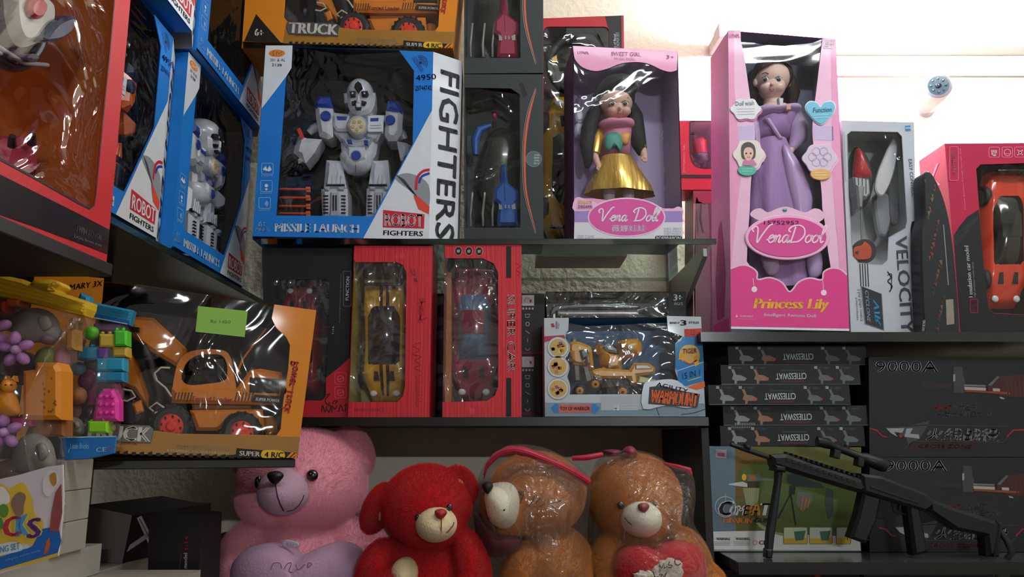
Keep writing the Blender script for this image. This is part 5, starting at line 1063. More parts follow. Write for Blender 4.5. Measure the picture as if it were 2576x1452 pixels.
# five flat black boxes, upside down
rows = [('lowest', 172, 1020, 568, 690), ('second from the bottom', 188, 1036, 440, 566), ('middle', 102, 934, 303, 440), ('second from the top', 174, 992, 180, 315), ('topmost', 216, 1030, 70, 190)]
z = zc + .0008; HB = .0308
for k, (w_, x0, x1, y0, y1) in enumerate(rows):
    Yk = (1.25, 1.252, 1.242, 1.247, 1.255)[k]
    F = FR(x0, y1, Yk, (0, -.6, .5, -.4, .3)[k], z)
    tl = F.p(x0, y0); W_ = F.p(x1, y1).x
    t = thing('toy_gun_box', '%s of five flat black boxes on the green combat box' % w_, 'toy box', F, (0, 0, 0), None)
    b = B(F); b.box((0, 0, 0), (W_, .14, HB), CBK)
    if k: b.add([(0, -.0003, 0), (W_, -.0003, 0), (W_, -.0003, .0012), (0, -.0003, .0012)], [(0, 1, 2, 3)], M('#3a4144', .3))
    def L(u, v): return Vector((u * W_, -.0004, (1 - v) * HB))
    def quad_(u0, v0, u1, v1, m, dy=0): b.add([L(u0, v1) + Vector((0, dy, 0)), L(u1, v1) + Vector((0, dy, 0)), L(u1, v0) + Vector((0, dy, 0)), L(u0, v0) + Vector((0, dy, 0))], [(0, 1, 2, 3)], m)
    V, Fs = text_geo('CITIESSWAT'); o_ = L(.615, .40); u_ = L(.395, .42) - o_; v_ = L(.615, .72) - o_
    b.add([o_ + u_ * q[0] + v_ * q[1] for q in V], Fs, M('#b9c4c0', .4)); b.add([o_ + u_ * (q[0] + .006) + v_ * q[1] + Vector((0, -.0001, 0)) for q in V], Fs, M('#b9c4c0', .4))
    quad_(.43, .24, .60, .34, M('#2c3826', .4)); quad_(.42, .78, .60, .90, M('#4a2226', .4))
    for q, (u0, cl) in enumerate(((.055, '#7f8584'), (.215, '#8a6a54'), (.675, '#5c6360'), (.83, '#5c6360'))):
        m_ = M(cl, .4); ml = M('#8f9796', .4)
        quad_(u0, .06, u0 + .022, .20, ml)
        V, Fs = text_geo('C:0801-18'); o_ = L(u0 + .115, .10); u2 = L(u0 + .035, .10) - o_; v2 = L(u0 + .115, .20) - o_
        b.add([o_ + u2 * p_[0] + v2 * p_[1] for p_ in V], Fs, M('#4f5655', .4))
        P_ = [(.02, .22), (.04, .22), (.055, .50), (.09, .52), (.13, .68), (.115, .80), (.06, .80), (.055, .95), (.04, .95), (.04, .78), (.022, .72), (.035, .5)]
        b.flat3([[L(u0 + a_, c_) for a_, c_ in P_]], m_, 0)
        if q == 1: quad_(u0 + .10, .66, u0 + .125, .78, M('#b0503a', .4), -.0001)
        if q == 2: quad_(u0 + .115, .66, u0 + .13, .76, M('#a03038', .4), -.0001)
    if k in (1, 0):
        for q in range(12): b.add([L(.08 + .012 * q, .02 if k == 0 else .86), L(.084 + .012 * q, .02 if k == 0 else .86), L(.086 + .012 * q, .10 if k == 0 else .97), L(.082 + .012 * q, .10 if k == 0 else .97)], [(0, 1, 2, 3)], M('#9aa4a4', .3))
    b.link('carton', t); z += HB + .0006

# two large black gun boxes
BK9 = M('#15181c', .4, coat=.2); G9 = M('#8e9094', .35); R9 = M('#8a2029', .4)
def box9000(label, dx, dy, quad, z):
    F = FR(quad[0][0], quad[0][1], 1.245, 0, z)
    F.O.z += 0
    t, b = carton(F, 'toy_gun_box', label, 'toy box', quad, .16, BK9, BK9)
    T = lambda *p: [(x + dx, y + dy) for x, y in p]
    b.text('9000A', *T((1078, 248), (1446, 248), (1080, 184)), G9, -.0006, .03)
    b.flat(T((1345, 305), (1530, 312), (1530, 345), (1350, 340)), M('#2a2024', .4), -.0004); b.flat(T((1540, 215), (1590, 218), (1598, 275), (1606, 300), (1600, 372), (1540, 370), (1536, 300)), M('#3c3a3e', .4), -.0005); b.flat(T((1536, 262), (1548, 260), (1548, 300), (1536, 304)), G9, -.0007)
    b.flat(T((1600, 320), (1725, 324), (1726, 335), (1602, 332)), M('#6a6a6c', .4), -.0006); b.flat(T((1602, 335), (1728, 340), (1728, 358), (1604, 352)), M('#a59a90', .4), -.0006); b.flat(T((1768, 343), (1810, 345), (1812, 362), (1770, 360)), M('#a59a90', .4), -.0008)
    b.flat(T((1604, 354), (1870, 366), (1872, 380), (1606, 364)), M('#7a3a22', .4), -.0007); b.flat(T((1735, 330), (1790, 270), (1990, 262), (1990, 400), (1830, 395), (1740, 362)), M('#3a1d1c', .4), -.0005); b.flat(T((1740, 325), (1795, 272), (1810, 275), (1760, 330)), M('#55575a', .4), -.0007); b.flat(T((1806, 392), (1832, 398), (1840, 408), (1815, 405)), G9, -.0008)
    for k in range(5): b.line(T((1850 + 24 * k, 290), (1860 + 24 * k, 385)), 4, M('#5a2a24', .4), -.0007)
    b.text('AK47', *T((1418, 466), (1530, 468), (1420, 442)), M('#b8382a', .4), -.0006, .03); b.text('火力全开', *T((1534, 470), (1672, 472), (1536, 440)), G9, -.0006, .01); b.text('突击先锋枪王之战!', *T((1445, 508), (1758, 512), (1446, 478)), G9, -.0006, .01)
    b.line(T((1130, 575), (1380, 560), (1860, 568), (1850, 640), (1830, 660), (1300, 655), (1250, 700)), 3, M('#3c4044', .4), -.0005); b.flat(T((1180, 580), (1250, 568), (1400, 535), (1380, 575), (1340, 640), (1270, 680), (1262, 640)), M('#3a3e40', .4), -.0005)
    b.flat(T((1142, 578), (1250, 578), (1236, 605), (1190, 600), (1210, 630), (1168, 606)), G9, -.0007); b.flat(T((1262, 580), (1300, 578), (1282, 610), (1335, 615), (1338, 640), (1250, 628)), G9, -.0007); b.flat(circ(1228 + dx, 624 + dy, 11), R9, -.0008)
    b.text('火线战役', *T((1372, 650), (1800, 655), (1384, 576)), G9, -.0007, .025)
    b.flat(T((1290, 664), (1690, 666), (1650, 705), (1270, 708)), M('#2e1416', .4), -.0006); b.text('CROSS ZONE', *T((1330, 694), (1640, 698), (1336, 672)), M('#5c4646', .4), -.0008, .02)
    b.line(T((1046, 580), (1085, 590), (1120, 625), (1150, 630)), 9, R9, -.0006); b.line(T((1850, 630), (1890, 590), (1990, 585)), 9, R9, -.0006)
    for k in range(14): b.line(T((1050 + 26 * k, 640 + (k % 3) * 12), (1095 + 26 * k, 735)), 1.5, M('#2f3338', .4), -.0004)
    b.link('carton', t); return F
q = FR(1047, 1326, 1.243, 0, RB)
top_lower = q.w(q.p(1047, 750)).z
box9000('lower of two big black gun boxes with silver number, behind the toy rifle', 53, 582, [(1047, 1326), (2150, 1330), (2150, 752), (1046, 748)], RB + .0008)
box9000('upper of two big black gun boxes with silver number at the edge', 0, 0, [(1045, 746), (2150, 748), (2150, 160), (1040, 160)], top_lower + .0008)

# boxes seen under the lowest right shelf
F = FR(180, 1700, 1.24, 0, 1.19)
t, b = carton(F, 'toy_box', 'dark toy box under the lowest right shelf, below the combat box', 'toy box', [(180, 1660), (985, 1660), (985, 1415), (180, 1412)], .15, M('#191412', .4), M('#191412', .4))
b.text('WATER BULLET GUN', (240, 1436), (600, 1438), (241, 1422), M('#3a322c', .4), -.0006, .02); b.flat([(725, 1432), (760, 1434), (755, 1455), (722, 1450)], M('#a02a20', .4), -.0006); b.link('carton', t)
b2_ = F
F = FR(1010, 1700, 1.24, 0, 1.19)
t, b = carton(F, 'toy_box', 'black toy box with white print under the lowest right shelf at the corner', 'toy box', [(1010, 1660), (2100, 1660), (2100, 1412), (1010, 1410)], .15, CBK, CBK)
b.flat([(988 + 30, 1412), (1050, 1412), (1050, 1430), (1018, 1430)], M('#6a6f70', .4), -.0006); b.line([(1770, 1412), (1776, 1460)], 4, G9, -.0006); b.flat([(1795, 1420), (1870, 1422), (1870, 1460), (1800, 1460)], M('#5c6050', .4), -.0006); b.link('carton', t)
shelf('shelf', 'black base shelf board at the bottom right under the dark toy boxes', 0.312, 1.40, 1.19, WALLY, 1.189, .015, BLACK)

# the toy rifle leaning across the boxes
F = FR(460, 1350, 1.185, 0, RB)
GUN = M('#0b0c0d', .38, coat=.25); GU2 = M('#17191b', .45)
t = thing('toy_rifle', 'black toy rifle on a bipod leg leaning across the dark boxes', 'toy rifle', F)
b = B(F); b.tubep([(228, 672, .0), (285, 692, .0), (290, 694, .0)], [13, 13, 16], GUN, 0, 12); b.tubep([(285, 692, 0), (470, 755, 0), (760, 850, 0)], 15, GU2, 0, 14); b.slab([(320, 672), (352, 684), (346, 706), (316, 696)], -.008, .008, GUN, .002); b.link('barrel', t)
b = B(F); b.slab([(470, 735), (560, 730), (720, 790), (1010, 880), (1040, 935), (1000, 960), (700, 870), (480, 800)], -.013, .013, GUN, .005)
for k in range(12): b.slab([(560 + 36 * k, 752 + 12 * k), (582 + 36 * k, 759 + 12 * k), (578 + 36 * k, 775 + 12 * k), (556 + 36 * k, 768 + 12 * k)], -.0145, -.012, GU2)
for k in range(15): b.slab([(560 + 30 * k, 716 + 9.6 * k), (578 + 30 * k, 722 + 9.6 * k), (574 + 30 * k, 742 + 9.6 * k), (556 + 30 * k, 736 + 9.6 * k)], -.007, .007, GUN, .001)
b.link('handguard', t)
b = B(F); b.slab([(1000, 845), (1120, 860), (1300, 930), (1390, 965), (1440, 1030), (1380, 1070), (1180, 1010), (1010, 955)], -.014, .014, GUN, .004); b.slab([(1050, 915), (1330, 1010), (1330, 1022), (1050, 928)], -.0155, -.013, GU2, .0005); b.link('receiver', t)
b = B(F); b.tubep([(735, 655, 0), (800, 668, 0), (820, 680, 0), (990, 745, 0), (1010, 755, 0), (1110, 790, 0)], [30, 32, 22, 22, 36, 40], GUN, 0, 18); b.tubep([(1110, 790, 0), (1140, 800, 0)], [42, 36], GU2, 0, 18); b.slab([(840, 700), (880, 712), (872, 760), (834, 748)], -.008, .008, GUN, .001); b.slab([(980, 748), (1020, 760), (1012, 810), (975, 798)], -.008, .008, GUN, .001); b.tubep([(905, 705, 0), (915, 680, 0)], [18, 16], GUN, 0, 12); b.link('scope', t)
b = B(F); b.slab([(1010, 955), (1120, 985), (1090, 1130), (1030, 1260), (935, 1225), (980, 1090)], -.011, .011, GUN, .004)
for k in range(5): b.line([(985 - 6 * k, 1085 + 30 * k), (1085 - 10 * k, 1115 + 30 * k)], 4, GU2, -.0115)
b.link('magazine', t)
b = B(F); b.slab([(1270, 1020), (1345, 1045), (1395, 1310), (1310, 1330), (1290, 1180)], -.011, .011, GUN, .004); b.link('grip', t)
b = B(F); b.tubep([(1175, 1010, 0), (1190, 1075, 0), (1265, 1085, 0), (1275, 1040, 0)], 6, GUN, 0, 8); b.slab([(1222, 1020), (1236, 1024), (1228, 1062), (1216, 1058)], -.003, .003, GU2, .0008); b.link('trigger_guard', t)
b = B(F); b.slab([(1390, 985), (1560, 1050), (1810, 1130), (1822, 1165), (1790, 1330), (1745, 1338), (1730, 1215), (1560, 1180), (1400, 1070)], -.012, .012, GUN, .005); b.slab([(1800, 1125), (1830, 1135), (1812, 1335), (1782, 1338)], -.0135, .0135, GU2, .003); b.link('stock', t)
b = B(F); b.slab([(500, 795), (540, 800), (530, 900), (486, 1240), (478, 1330), (440, 1326), (446, 1200), (498, 900)], -.006, .006, GU2, .002); b.slab([(440, 1290), (480, 1290), (476, 1345), (438, 1342)], -.008, .008, GUN, .002); b.slab([(490, 790), (560, 800), (556, 840), (490, 830)], -.014, .014, GUN, .003); b.link('bipod_leg', t)
b = B(F); b.tubep([(1790, 1150, -.005), (1850, 1240, -.012), (1880, 1310, -.015), (1850, 1345, -.01)], 17, M('#0d0d0f', .7), 0, 10); b.link('sling', t)
# ------------------------------------------------------------------ the teddy bears
def fur(h, sc=260): return M(h, .9, bump=.35, scale=sc * 2, var=.20, sheen=.25, spec=.1)
EYEM = M('#120c0a', .08, coat=1.0); STI = M('#2a1416', .7)
def plush(F, name, root, blobs, mat, vox=.005, label=None, smooth=8):
    """one continuous stuffed body from overlapping swellings: (x, y, rx, ry, d, depth[, tilt])"""
    b = B(F)
    for q in blobs:
        c = F.p(q[0], q[1], q[4]); k = F.k(q[0], q[1], q[4])
        rot = Matrix.Rotation(math.radians(q[6]), 3, 'Y') if len(q) > 6 else None
        b.ell(c, (q[2] * k, q[5], q[3] * k), mat, rot, 24, 16)
    o = b.link(name, root, label=label)
    m = o.modifiers.new('remesh', 'REMESH'); m.mode = 'VOXEL'; m.voxel_size = vox; m.use_smooth_shade = True
    m = o.modifiers.new('smooth', 'SMOOTH'); m.factor = .5; m.iterations = smooth
    pm = o.modifiers.new('fur', 'PARTICLE_SYSTEM'); ps = pm.particle_system.settings
    ps.type = 'HAIR'; ps.count = 24000 if name == 'body' else 2500; ps.hair_length = .0055; ps.use_modifier_stack = True
    ps.hair_step = 3; ps.display_step = 3; ps.render_step = 3
    ps.root_radius = .28; ps.tip_radius = .10; ps.radius_scale = .001; ps.material = 1; ps.child_type = 'INTERPOLATED'; ps.rendered_child_count = 5; ps.child_percent = 1; ps.child_length = 1.0; ps.roughness_2 = .003; ps.roughness_endpoint = .003
    return o
def stitch(F, name, root, pts, w, m=STI, par=None):
    b = B(F); b.tubep(pts, w, m, pts[0][2], 6); o = b.link(name, root)
    if par: sub(o, par)
    return o
def eyes_nose(F, t, eyes, nose, nosemat):
    for x, y, rx, ry, d in eyes: b = B(F); b.ellp(x, y, rx, ry, d, rx * F.k(x, y, d) * .7, EYEM, seg=18, ring=12); b.ellp(x - rx * .25, y - ry * .3, rx * .16, ry * .16, d - rx * F.k(x, y, d) * .62, .0012, M('#8a8078', .2), seg=8, ring=6); b.link('eye', t)
    x, y, rx, ry, d, rot = nose
    b = B(F); b.puff(cm([(x - rx, y - ry * .5), (x - rx * .3, y - ry), (x + rx * .6, y - ry * .9), (x + rx, y - ry * .3), (x + rx * .5, y + ry * .6), (x, y + ry), (x - rx * .6, y + ry * .6)], 4), d, .009, nosemat); b.link('nose', t)

# pink bear
zoom(540, 1040, 3.525)
PKF = fur('#f8a4b4'); PKM = M('#c09ab0', .8, bump=.35, scale=300, sheen=.08)
Yb = 1.265
F = Frame((0, Yb, SEAT))
base = F.p(750, 2100, 0); base.z = .001
t = thing('teddy_bear', 'large pink teddy bear hugging a mauve heart cushion', 'teddy bear', F, base)
zs = lambda y: y
plush(F, 'body', t, [(790, 590, 545, 440, .0, .105), (900, 640, 430, 370, .0, .100), (560, 740, 330, 270, -.015, .080), (790, 1330, 560, 430, .02, .105), (760, 1750, 540, 500, .02, .115), (300, 1250, 240, 300, -.02, .055, 25), (195, 1480, 150, 300, -.06, .05, 5), (200, 1620, 150, 170, -.09, .045),
                     (1300, 1180, 270, 200, .0, .055, 35), (1400, 1420, 170, 260, -.04, .05, -10), (1230, 1640, 150, 170, -.085, .045), (300, 2030, 260, 170, -.08, .06), (1200, 2030, 200, 170, -.08, .06)], PKF, .005)
for x, y, rx, ry, d, tl in ((1240, 330, 140, 230, .02, -28), (300, 330, 130, 190, .03, 28)):
    e = plush(F, 'ear', t, [(x, y, rx, ry, d, .028, tl)], PKF, .004)
b = B(F); b.ellp(628, 690, 230, 208, -.088, .060, PKM, seg=32, ring=22); mz = b.link('muzzle', t)
eyes_nose(F, t, [(865, 552, 54, 52, -.098), (384, 612, 30, 54, -.100)], (538, 572, 74, 60, -.150, 0), M('#1c1018', .5))
stitch(F, 'mouth', t, cm([(540, 630, -.1475), (552, 720, -.1500), (580, 810, -.1450), (610, 862, -.1360)], 4, False) if False else [(540, 632, -.148), (548, 690, -.1505), (560, 750, -.149), (582, 810, -.1435), (612, 866, -.1335)], 6, STI, mz)
stitch(F, 'mouth', t, [(640, 872, -.131), (700, 858, -.131), (750, 815, -.132), (782, 760, -.131), (792, 725, -.129)], 4, STI, mz)
HM = M('#bd95b2', .8, bump=.3, scale=320, sheen=.08)
H_ = cm([(760, 1260), (640, 1180), (480, 1150), (300, 1195), (170, 1330), (170, 1520), (330, 1720), (560, 1880), (760, 1990), (960, 1860), (1200, 1690), (1350, 1500), (1360, 1320), (1260, 1180), (1100, 1140), (920, 1190)], 4)
b = B(F); b.puff(H_, -.105, .055, HM, 9, False, .42); hc = b.link('heart_cushion', t)
for L_ in ([(520, 1330), (500, 1390), (540, 1420), (590, 1390), (580, 1330), (520, 1330)], [(610, 1400), (640, 1340), (680, 1330), (660, 1400), (700, 1410)], [(720, 1340), (740, 1390), (800, 1340)], [(820, 1380), (860, 1340), (830, 1330), (830, 1400), (890, 1390)]):
    stitch(F, 'stitched_lettering', t, [(x, y, -.1555) for x, y in cm(L_, 4, False)], 4, M('#8a5f80', .8), hc)
b = B(F); b.slab(cm([(600, 1140), (640, 1122), (720, 1140), (748, 1170), (730, 1192), (640, 1192), (600, 1175)], 3), -.122, -.118, M('#b3a0b4', .5), .001); b.text('ILU', (635, 1176), (700, 1180), (636, 1152), M('#7d6a80', .5), -.1225); b.link('tag', t)

# red bear
RDF = fur('#c40c16', 300); CRF = M('#d6c29a', .85, bump=.4, scale=300, sheen=.08)
F = Frame((0, 1.125, SEAT))
base = F.p(1850, 2050, 0); base.z = .001
t = thing('teddy_bear', 'bright red teddy bear with cream muzzle and cream paw', 'teddy bear', F, base)
plush(F, 'body', t, [(1880, 815, 378, 335, 0, .085), (1910, 960, 290, 215, -.02, .072), (1840, 1420, 430, 370, .01, .085), (1840, 1800, 520, 400, .01, .1), (1440, 1400, 150, 270, -.03, .048, 18), (1560, 1560, 150, 150, -.07, .04), (2280, 1330, 130, 290, -.02, .048, -18), (2260, 1600, 150, 160, -.06, .04), (1500, 1990, 220, 150, -.08, .05), (2200, 1990, 220, 150, -.08, .05)], RDF, .0045)
plush(F, 'ear', t, [(1450, 840, 105, 220, -.005, .030, 24)], RDF, .004); plush(F, 'ear', t, [(2180, 640, 120, 165, .015, .026, -32)], RDF, .004)
b = B(F); b.ellp(2165, 612, 48, 28, -.011, .005, M('#b06a64', .8), rot=Matrix.Rotation(math.radians(25), 3, 'Y')); b.link('inner_ear', t); b = B(F); b.ellp(1466, 915, 14, 42, -.034, .006, M('#b06a64', .8)); b.link('inner_ear', t)
b = B(F); b.ellp(1966, 985, 184, 152, -.074, .048, CRF, seg=30, ring=20); mz = b.link('muzzle', t)
eyes_nose(F, t, [(1806, 926, 34, 36, -.088), (2082, 836, 28, 32, -.080)], (2006, 895, 56, 48, -.112, 0), M('#9c1420', .6))
stitch(F, 'mouth', t, [(2010, 940, -.1185), (2010, 990, -.1215), (2006, 1070, -.1150)], 5, M('#7a1a14', .7), mz)
stitch(F, 'mouth', t, [(1838, 965, -.1075), (1862, 1010, -.1095), (1915, 1052, -.111), (2005, 1076, -.1120), (2070, 1050, -.109), (2112, 1000, -.1065), (2122, 968, -.1035)], 5, M('#7a1a14', .7), mz)
b = B(F); b.ellp(1690, 1420, 128, 140, -.062, .034, CRF, rot=Matrix.Rotation(math.radians(12), 3, 'Y'), seg=26, ring=18); b.link('paw', t, label='cream paw')

# two brown bears in clear bags
zoom(1140, 1080, 3.68)
BRF = fur('#d28a42', 280); BRL = fur('#d8964e', 280); WHM = M('#ddd6c2', .85, bump=.3, scale=300, sheen=.08); RIB = M('#b01836', .35, sheen=.08, coat=.2)
BAG = film_mat('bear_bag', gloss=.075, scale=30, bump=1.0, rough=.09, haze=.03)
F = Frame((0, 1.185, SEAT))
base = F.p(900, 2100, 0); base.z = .001
t = thing('teddy_bear', 'brown teddy bear in a clear bag facing sideways beside the red bear', 'teddy bear', F, base)
plush(F, 'body', t, [(770, 600, 430, 362, 0, .085), (520, 720, 250, 240, -.02, .07), (930, 1250, 350, 330, .01, .085), (900, 1700, 430, 420, .01, .1), (620, 1330, 150, 260, -.04, .045, 20), (560, 1500, 130, 120, -.06, .04), (1130, 1330, 125, 240, -.03, .045, -12), (640, 2050, 200, 150, -.08, .05), (1080, 2050, 150, 150, -.08, .05)], BRF, .0045)
plush(F, 'ear', t, [(1060, 520, 130, 175, -.02, .026, -35)], BRL, .004)
b = B(F); b.ellp(1030, 500, 62, 140, -.046, .007, M('#cfc6b8', .85), rot=Matrix.Rotation(math.radians(-24), 3, 'Y')); b.link('inner_ear', t)
b = B(F); b.puff(cm([(285, 600), (330, 520), (440, 490), (540, 505), (605, 590), (615, 720), (580, 850), (500, 915), (400, 900), (330, 830), (295, 720)], 4), -.075, .055, WHM, 8); mz = b.link('muzzle', t)
eyes_nose(F, t, [(628, 588, 36, 24, -.078)], (318, 545, 52, 56, -.108, 0), M('#100c0c', .45))
stitch(F, 'mouth', t, [(290, 590, -.090), (296, 690, -.094), (312, 790, -.094), (332, 832, -.095), (400, 800, -.119), (478, 745, -.130)], 7, STI, mz)
b = B(F)
AR = cm([(285, 430), (320, 330), (400, 245), (520, 195), (650, 205), (800, 258), (960, 325), (1100, 395), (1200, 455), (1262, 500)], 4, False)
V = []; 
for i, (x, y) in enumerate(AR):
    w_ = 26 + 10 * math.sin(i * .7) ** 2; d_ = -.062 - .02 * math.sin(math.pi * i / len(AR)); V += [F.p(x + 8, y - w_, d_ + .02), F.p(x, y, d_ - .004), F.p(x - 6, y + w_, d_ + .006)]
for j in range(2): b.add(V, [(3 * i + j, 3 * i + j + 1, 3 * i + 4 + j, 3 * i + 3 + j) for i in range(len(AR) - 1)], RIB, True)
b.link('ribbon', t, solid=.0015)
b = B(F); b.puff(cm([(200, 760), (280, 860), (420, 960), (620, 1000), (610, 1120), (420, 1180), (300, 1150), (210, 960)], 4), -.05, .04, M('#4c1420', .7, bump=.4, sheen=.08)); b.link('scarf', t)  # dark red rounded lump below the muzzle
PENL = M('#4a3020', .6)
for P_ in ([(620, 690), (650, 600), (665, 640)], [(700, 720), (740, 660), (760, 600)], [(760, 690), (800, 640), (850, 690), (800, 720)], [(870, 690), (880, 640), (890, 690)], [(900, 690), (1000, 665), (940, 640)]): stitch(F, 'pen_mark', t, [(x, y, -.0925 - .004 * math.sin((x - 600) / 400 * 3.1)) for x, y in P_], 5, PENL)
def bag(F, root, outline, dm, dep):
    b = B(F); b.puff(outline, dm, dep, BAG, 8, False, .5); return b.link('clear_bag', root)
bag(F, t, cm([(190, 860), (210, 560), (270, 360), (400, 210), (560, 140), (800, 160), (1000, 240), (1170, 360), (1268, 480), (1262, 700), (1240, 900), (1250, 1300), (1250, 1700), (900, 1900), (560, 1800), (470, 1300), (300, 1100)], 4), -.015, .125)
F = Frame((0, 1.21, SEAT))
base = F.p(1750, 2100, 0); base.z = .001
t = thing('teddy_bear', 'brown teddy bear in a clear bag holding a red heart, nearest the gun boxes', 'teddy bear', F, base)
plush(F, 'body', t, [(1680, 640, 405, 388, 0, .085), (1700, 800, 290, 230, -.02, .07), (1760, 1230, 400, 320, .01, .085), (1830, 1700, 450, 430, .01, .1), (1430, 1240, 145, 260, -.03, .045, 14), (1460, 1480, 125, 140, -.07, .04), (2180, 1180, 160, 260, -.03, .05, -22), (2330, 1420, 170, 160, -.06, .045), (1540, 2050, 180, 150, -.08, .05), (2150, 2050, 210, 150, -.08, .05)], BRF, .0045)
plush(F, 'ear', t, [(1960, 800, 105, 220, -.03, .026, -14)], BRL, .004); plush(F, 'ear', t, [(1370, 500, 80, 150, .01, .024, 20)], BRL, .004)
b = B(F); b.ellp(1738, 828, 188, 166, -.074, .050, WHM, seg=30, ring=20); mz = b.link('muzzle', t)
eyes_nose(F, t, [(1552, 706, 38, 36, -.086), (1868, 690, 22, 26, -.086)], (1762, 730, 54, 48, -.112, 0), M('#8c1c24', .6))
stitch(F, 'mouth', t, [(1774, 775, -.1175), (1776, 850, -.1225), (1772, 920, -.1150)], 5, STI, mz)
stitch(F, 'mouth', t, [(1588, 818, -.1065), (1620, 860, -.1095), (1680, 905, -.1110), (1772, 930, -.1120), (1850, 905, -.1075)], 5, STI, mz)
HR_ = M('#b8101e', .85, bump=.8, scale=220, sheen=.08)
b = B(F); H_ = cm([(1860, 1120), (1760, 1070), (1620, 1080), (1520, 1170), (1500, 1350), (1600, 1560), (1760, 1700), (1880, 1790), (2050, 1680), (2250, 1520), (2330, 1340), (2310, 1150), (2200, 1050), (2050, 1040), (1940, 1080)], 4)
b.puff(H_, -.095, .050, HR_, 9, False, .42); hc = b.link('heart_cushion', t, label='red heart cushion')
b = B(F); P_ = [(x + 10 * math.sin(i * 2.1), y + 10 * math.cos(i * 1.7)) for i, (x, y) in enumerate(cm([(1880, 1250), (1960, 1200), (2080, 1210), (2130, 1300), (2100, 1450), (1960, 1560), (1800, 1540), (1690, 1440), (1670, 1340), (1760, 1310), (1820, 1310)], 4))]
b.puff(P_, -.1405, .010, M('#d2c4b2', .9, bump=.8, scale=220, sheen=.08), 6, True); pc = b.link('white_patch', t); sub(pc, hc)
for P_ in ([(1912, 1260), (1930, 1290), (1950, 1235), (1955, 1290), (1985, 1270)], [(2005, 1225), (1990, 1255), (2030, 1262), (2015, 1285), (1990, 1280)], circ(2080, 1225, 30, 34, 12), [(1850, 1320), (1870, 1370), (1900, 1370)], [(1905, 1350), (1930, 1340), (1925, 1375), (1905, 1370)], [(1935, 1345), (1950, 1375), (1975, 1330)]): stitch(F, 'lettering', t, [(x, y, -.1525) for x, y in P_], 5, M('#3a2c34', .6), hc)
b = B(F); b.puff(cm([(1560, 215), (1600, 165), (1660, 160), (1705, 215), (1680, 260), (1600, 265)], 3), -.03, .02, M('#7c1830', .5, sheen=.08)); b.puff(cm([(1390, 200), (1470, 185), (1560, 200), (1560, 245), (1440, 245)], 3), -.02, .014, M('#6a1830', .5, sheen=.08)); b.link('bow', t)
b = B(F); b.tubep([(1105, 270, -.03), (1240, 262, -.04), (1380, 235, -.03)], [22, 26, 24], RIB, -.03, 8); b.tubep([(1950, 318, -.02), (2080, 345, -.03), (2190, 380, -.04), (2205, 420, -.04)], [14, 18, 24, 12], RIB, -.03, 8); b.link('ribbon', t)
bag(F, t, cm([(1290, 900), (1290, 560), (1310, 340), (1420, 230), (1640, 190), (1850, 230), (2010, 330), (2160, 360), (2190, 560), (2170, 820), (2290, 1020), (2370, 1300), (2420, 1500), (2300, 1800), (1800, 1950), (1400, 1800), (1300, 1300)], 4), -.012, .145)
# ------------------------------------------------------------------ left side: drone box, excavator boxes, bags of blocks, cartons
def pix(w):
    """where a world point falls in the current zoom (for building faces that run out of the frame)"""
    d = Vector(w) - EYE; cp, sp = math.cos(PITCH), math.sin(PITCH); z = d.y * cp + d.z * sp; v = -d.y * sp + d.z * cp
    return ((1288 + FL * d.x / z - Zm[0]) * Zm[2], (726 - FL * v / z - Zm[1]) * Zm[2])
zoom(0, 0, 2.017)
RDB = M('#b8141f', .35, coat=.3)
F = Frame((-0.3816, 0.32, 1.6592), math.radians(90))
lq = lambda x, z: pix(F.w((x, 0, z)))
quad = [lq(0, 0), lq(.411, 0), lq(.408, .34), lq(0, .34)]
win = [lq(.10, .32), lq(.10, .060), (0, 806), (200, 915), (400, 1030), (455, 1058), (478, 1040), (486, 990), (520, 640), (560, 250), (582, 0), lq(.37, .31)]
t, b = carton(F, 'drone_box', 'big red framed box with orange inside, nearest at the left edge', 'toy box', quad, .16, RDB, M('#1a1012', .4), inside=M('#c86e1e', .6), panel=quad, holes=[win], film=[lq(.095, .325), lq(.095, .055), (0, 812), (200, 922), (400, 1038), (460, 1066), (486, 1045), (494, 990), (528, 640), (568, 250), (590, 0), lq(.38, .32)], filmmat=film_mat('drone_window', gloss=.09, scale=10, bump=.8, rough=.04))
b.flat([lq(0, .05), (0, 885), (200, 985), (400, 1085), (556, 1166), (546, 1290), (200, 1160), (0, 1090), lq(0, .018)], M('#120c0d', .25, coat=.6), -.0004)
b.line([lq(.10, .06), (0, 806), (200, 915), (400, 1030), (455, 1058), (478, 1040), (486, 990), (520, 640), (560, 250), (582, 0)], 14, M('#1a1112', .4), -.0005)
b.text('TWIN ROTOR', (385, 1172), (515, 1222), (388, 1140), M('#6d6a70', .4), -.0007, .02); b.text('2.4GHz Remote drone', (375, 1205), (515, 1252), (377, 1190), M('#5c5a60', .4), -.0007); b.link('carton', t)
DRK = M('#1d1a22', .3, coat=.4)
t = thing('toy_drone', 'dark round toy drone with pale body inside the red framed box', 'toy drone', F, F.p(150, 440, .05))
b = B(F); b.tubep([(70 + 140 * math.cos(a_), 140 - 190 * math.sin(a_), .045) for a_ in [i * math.pi / 18 for i in range(37)]], 20, DRK, .05, 12); b.slab(circ(60, 140, 120, 185, 36), .075, .085, M('#23202a', .35, coat=.3), .003); b.link('rotor_guard', t)
b = B(F); b.slab(cm([(80, -60), (200, -70), (290, 0), (300, 130), (240, 210), (150, 240), (95, 180), (70, 60)], 4), .028, .062, M('#a8a49c', .4), .008); b.link('body', t)
b = B(F); b.slab(circ(205, 40, 46, 58, 24), .022, .032, M('#a3212c', .3, coat=.4), .003); b.link('lamp', t)
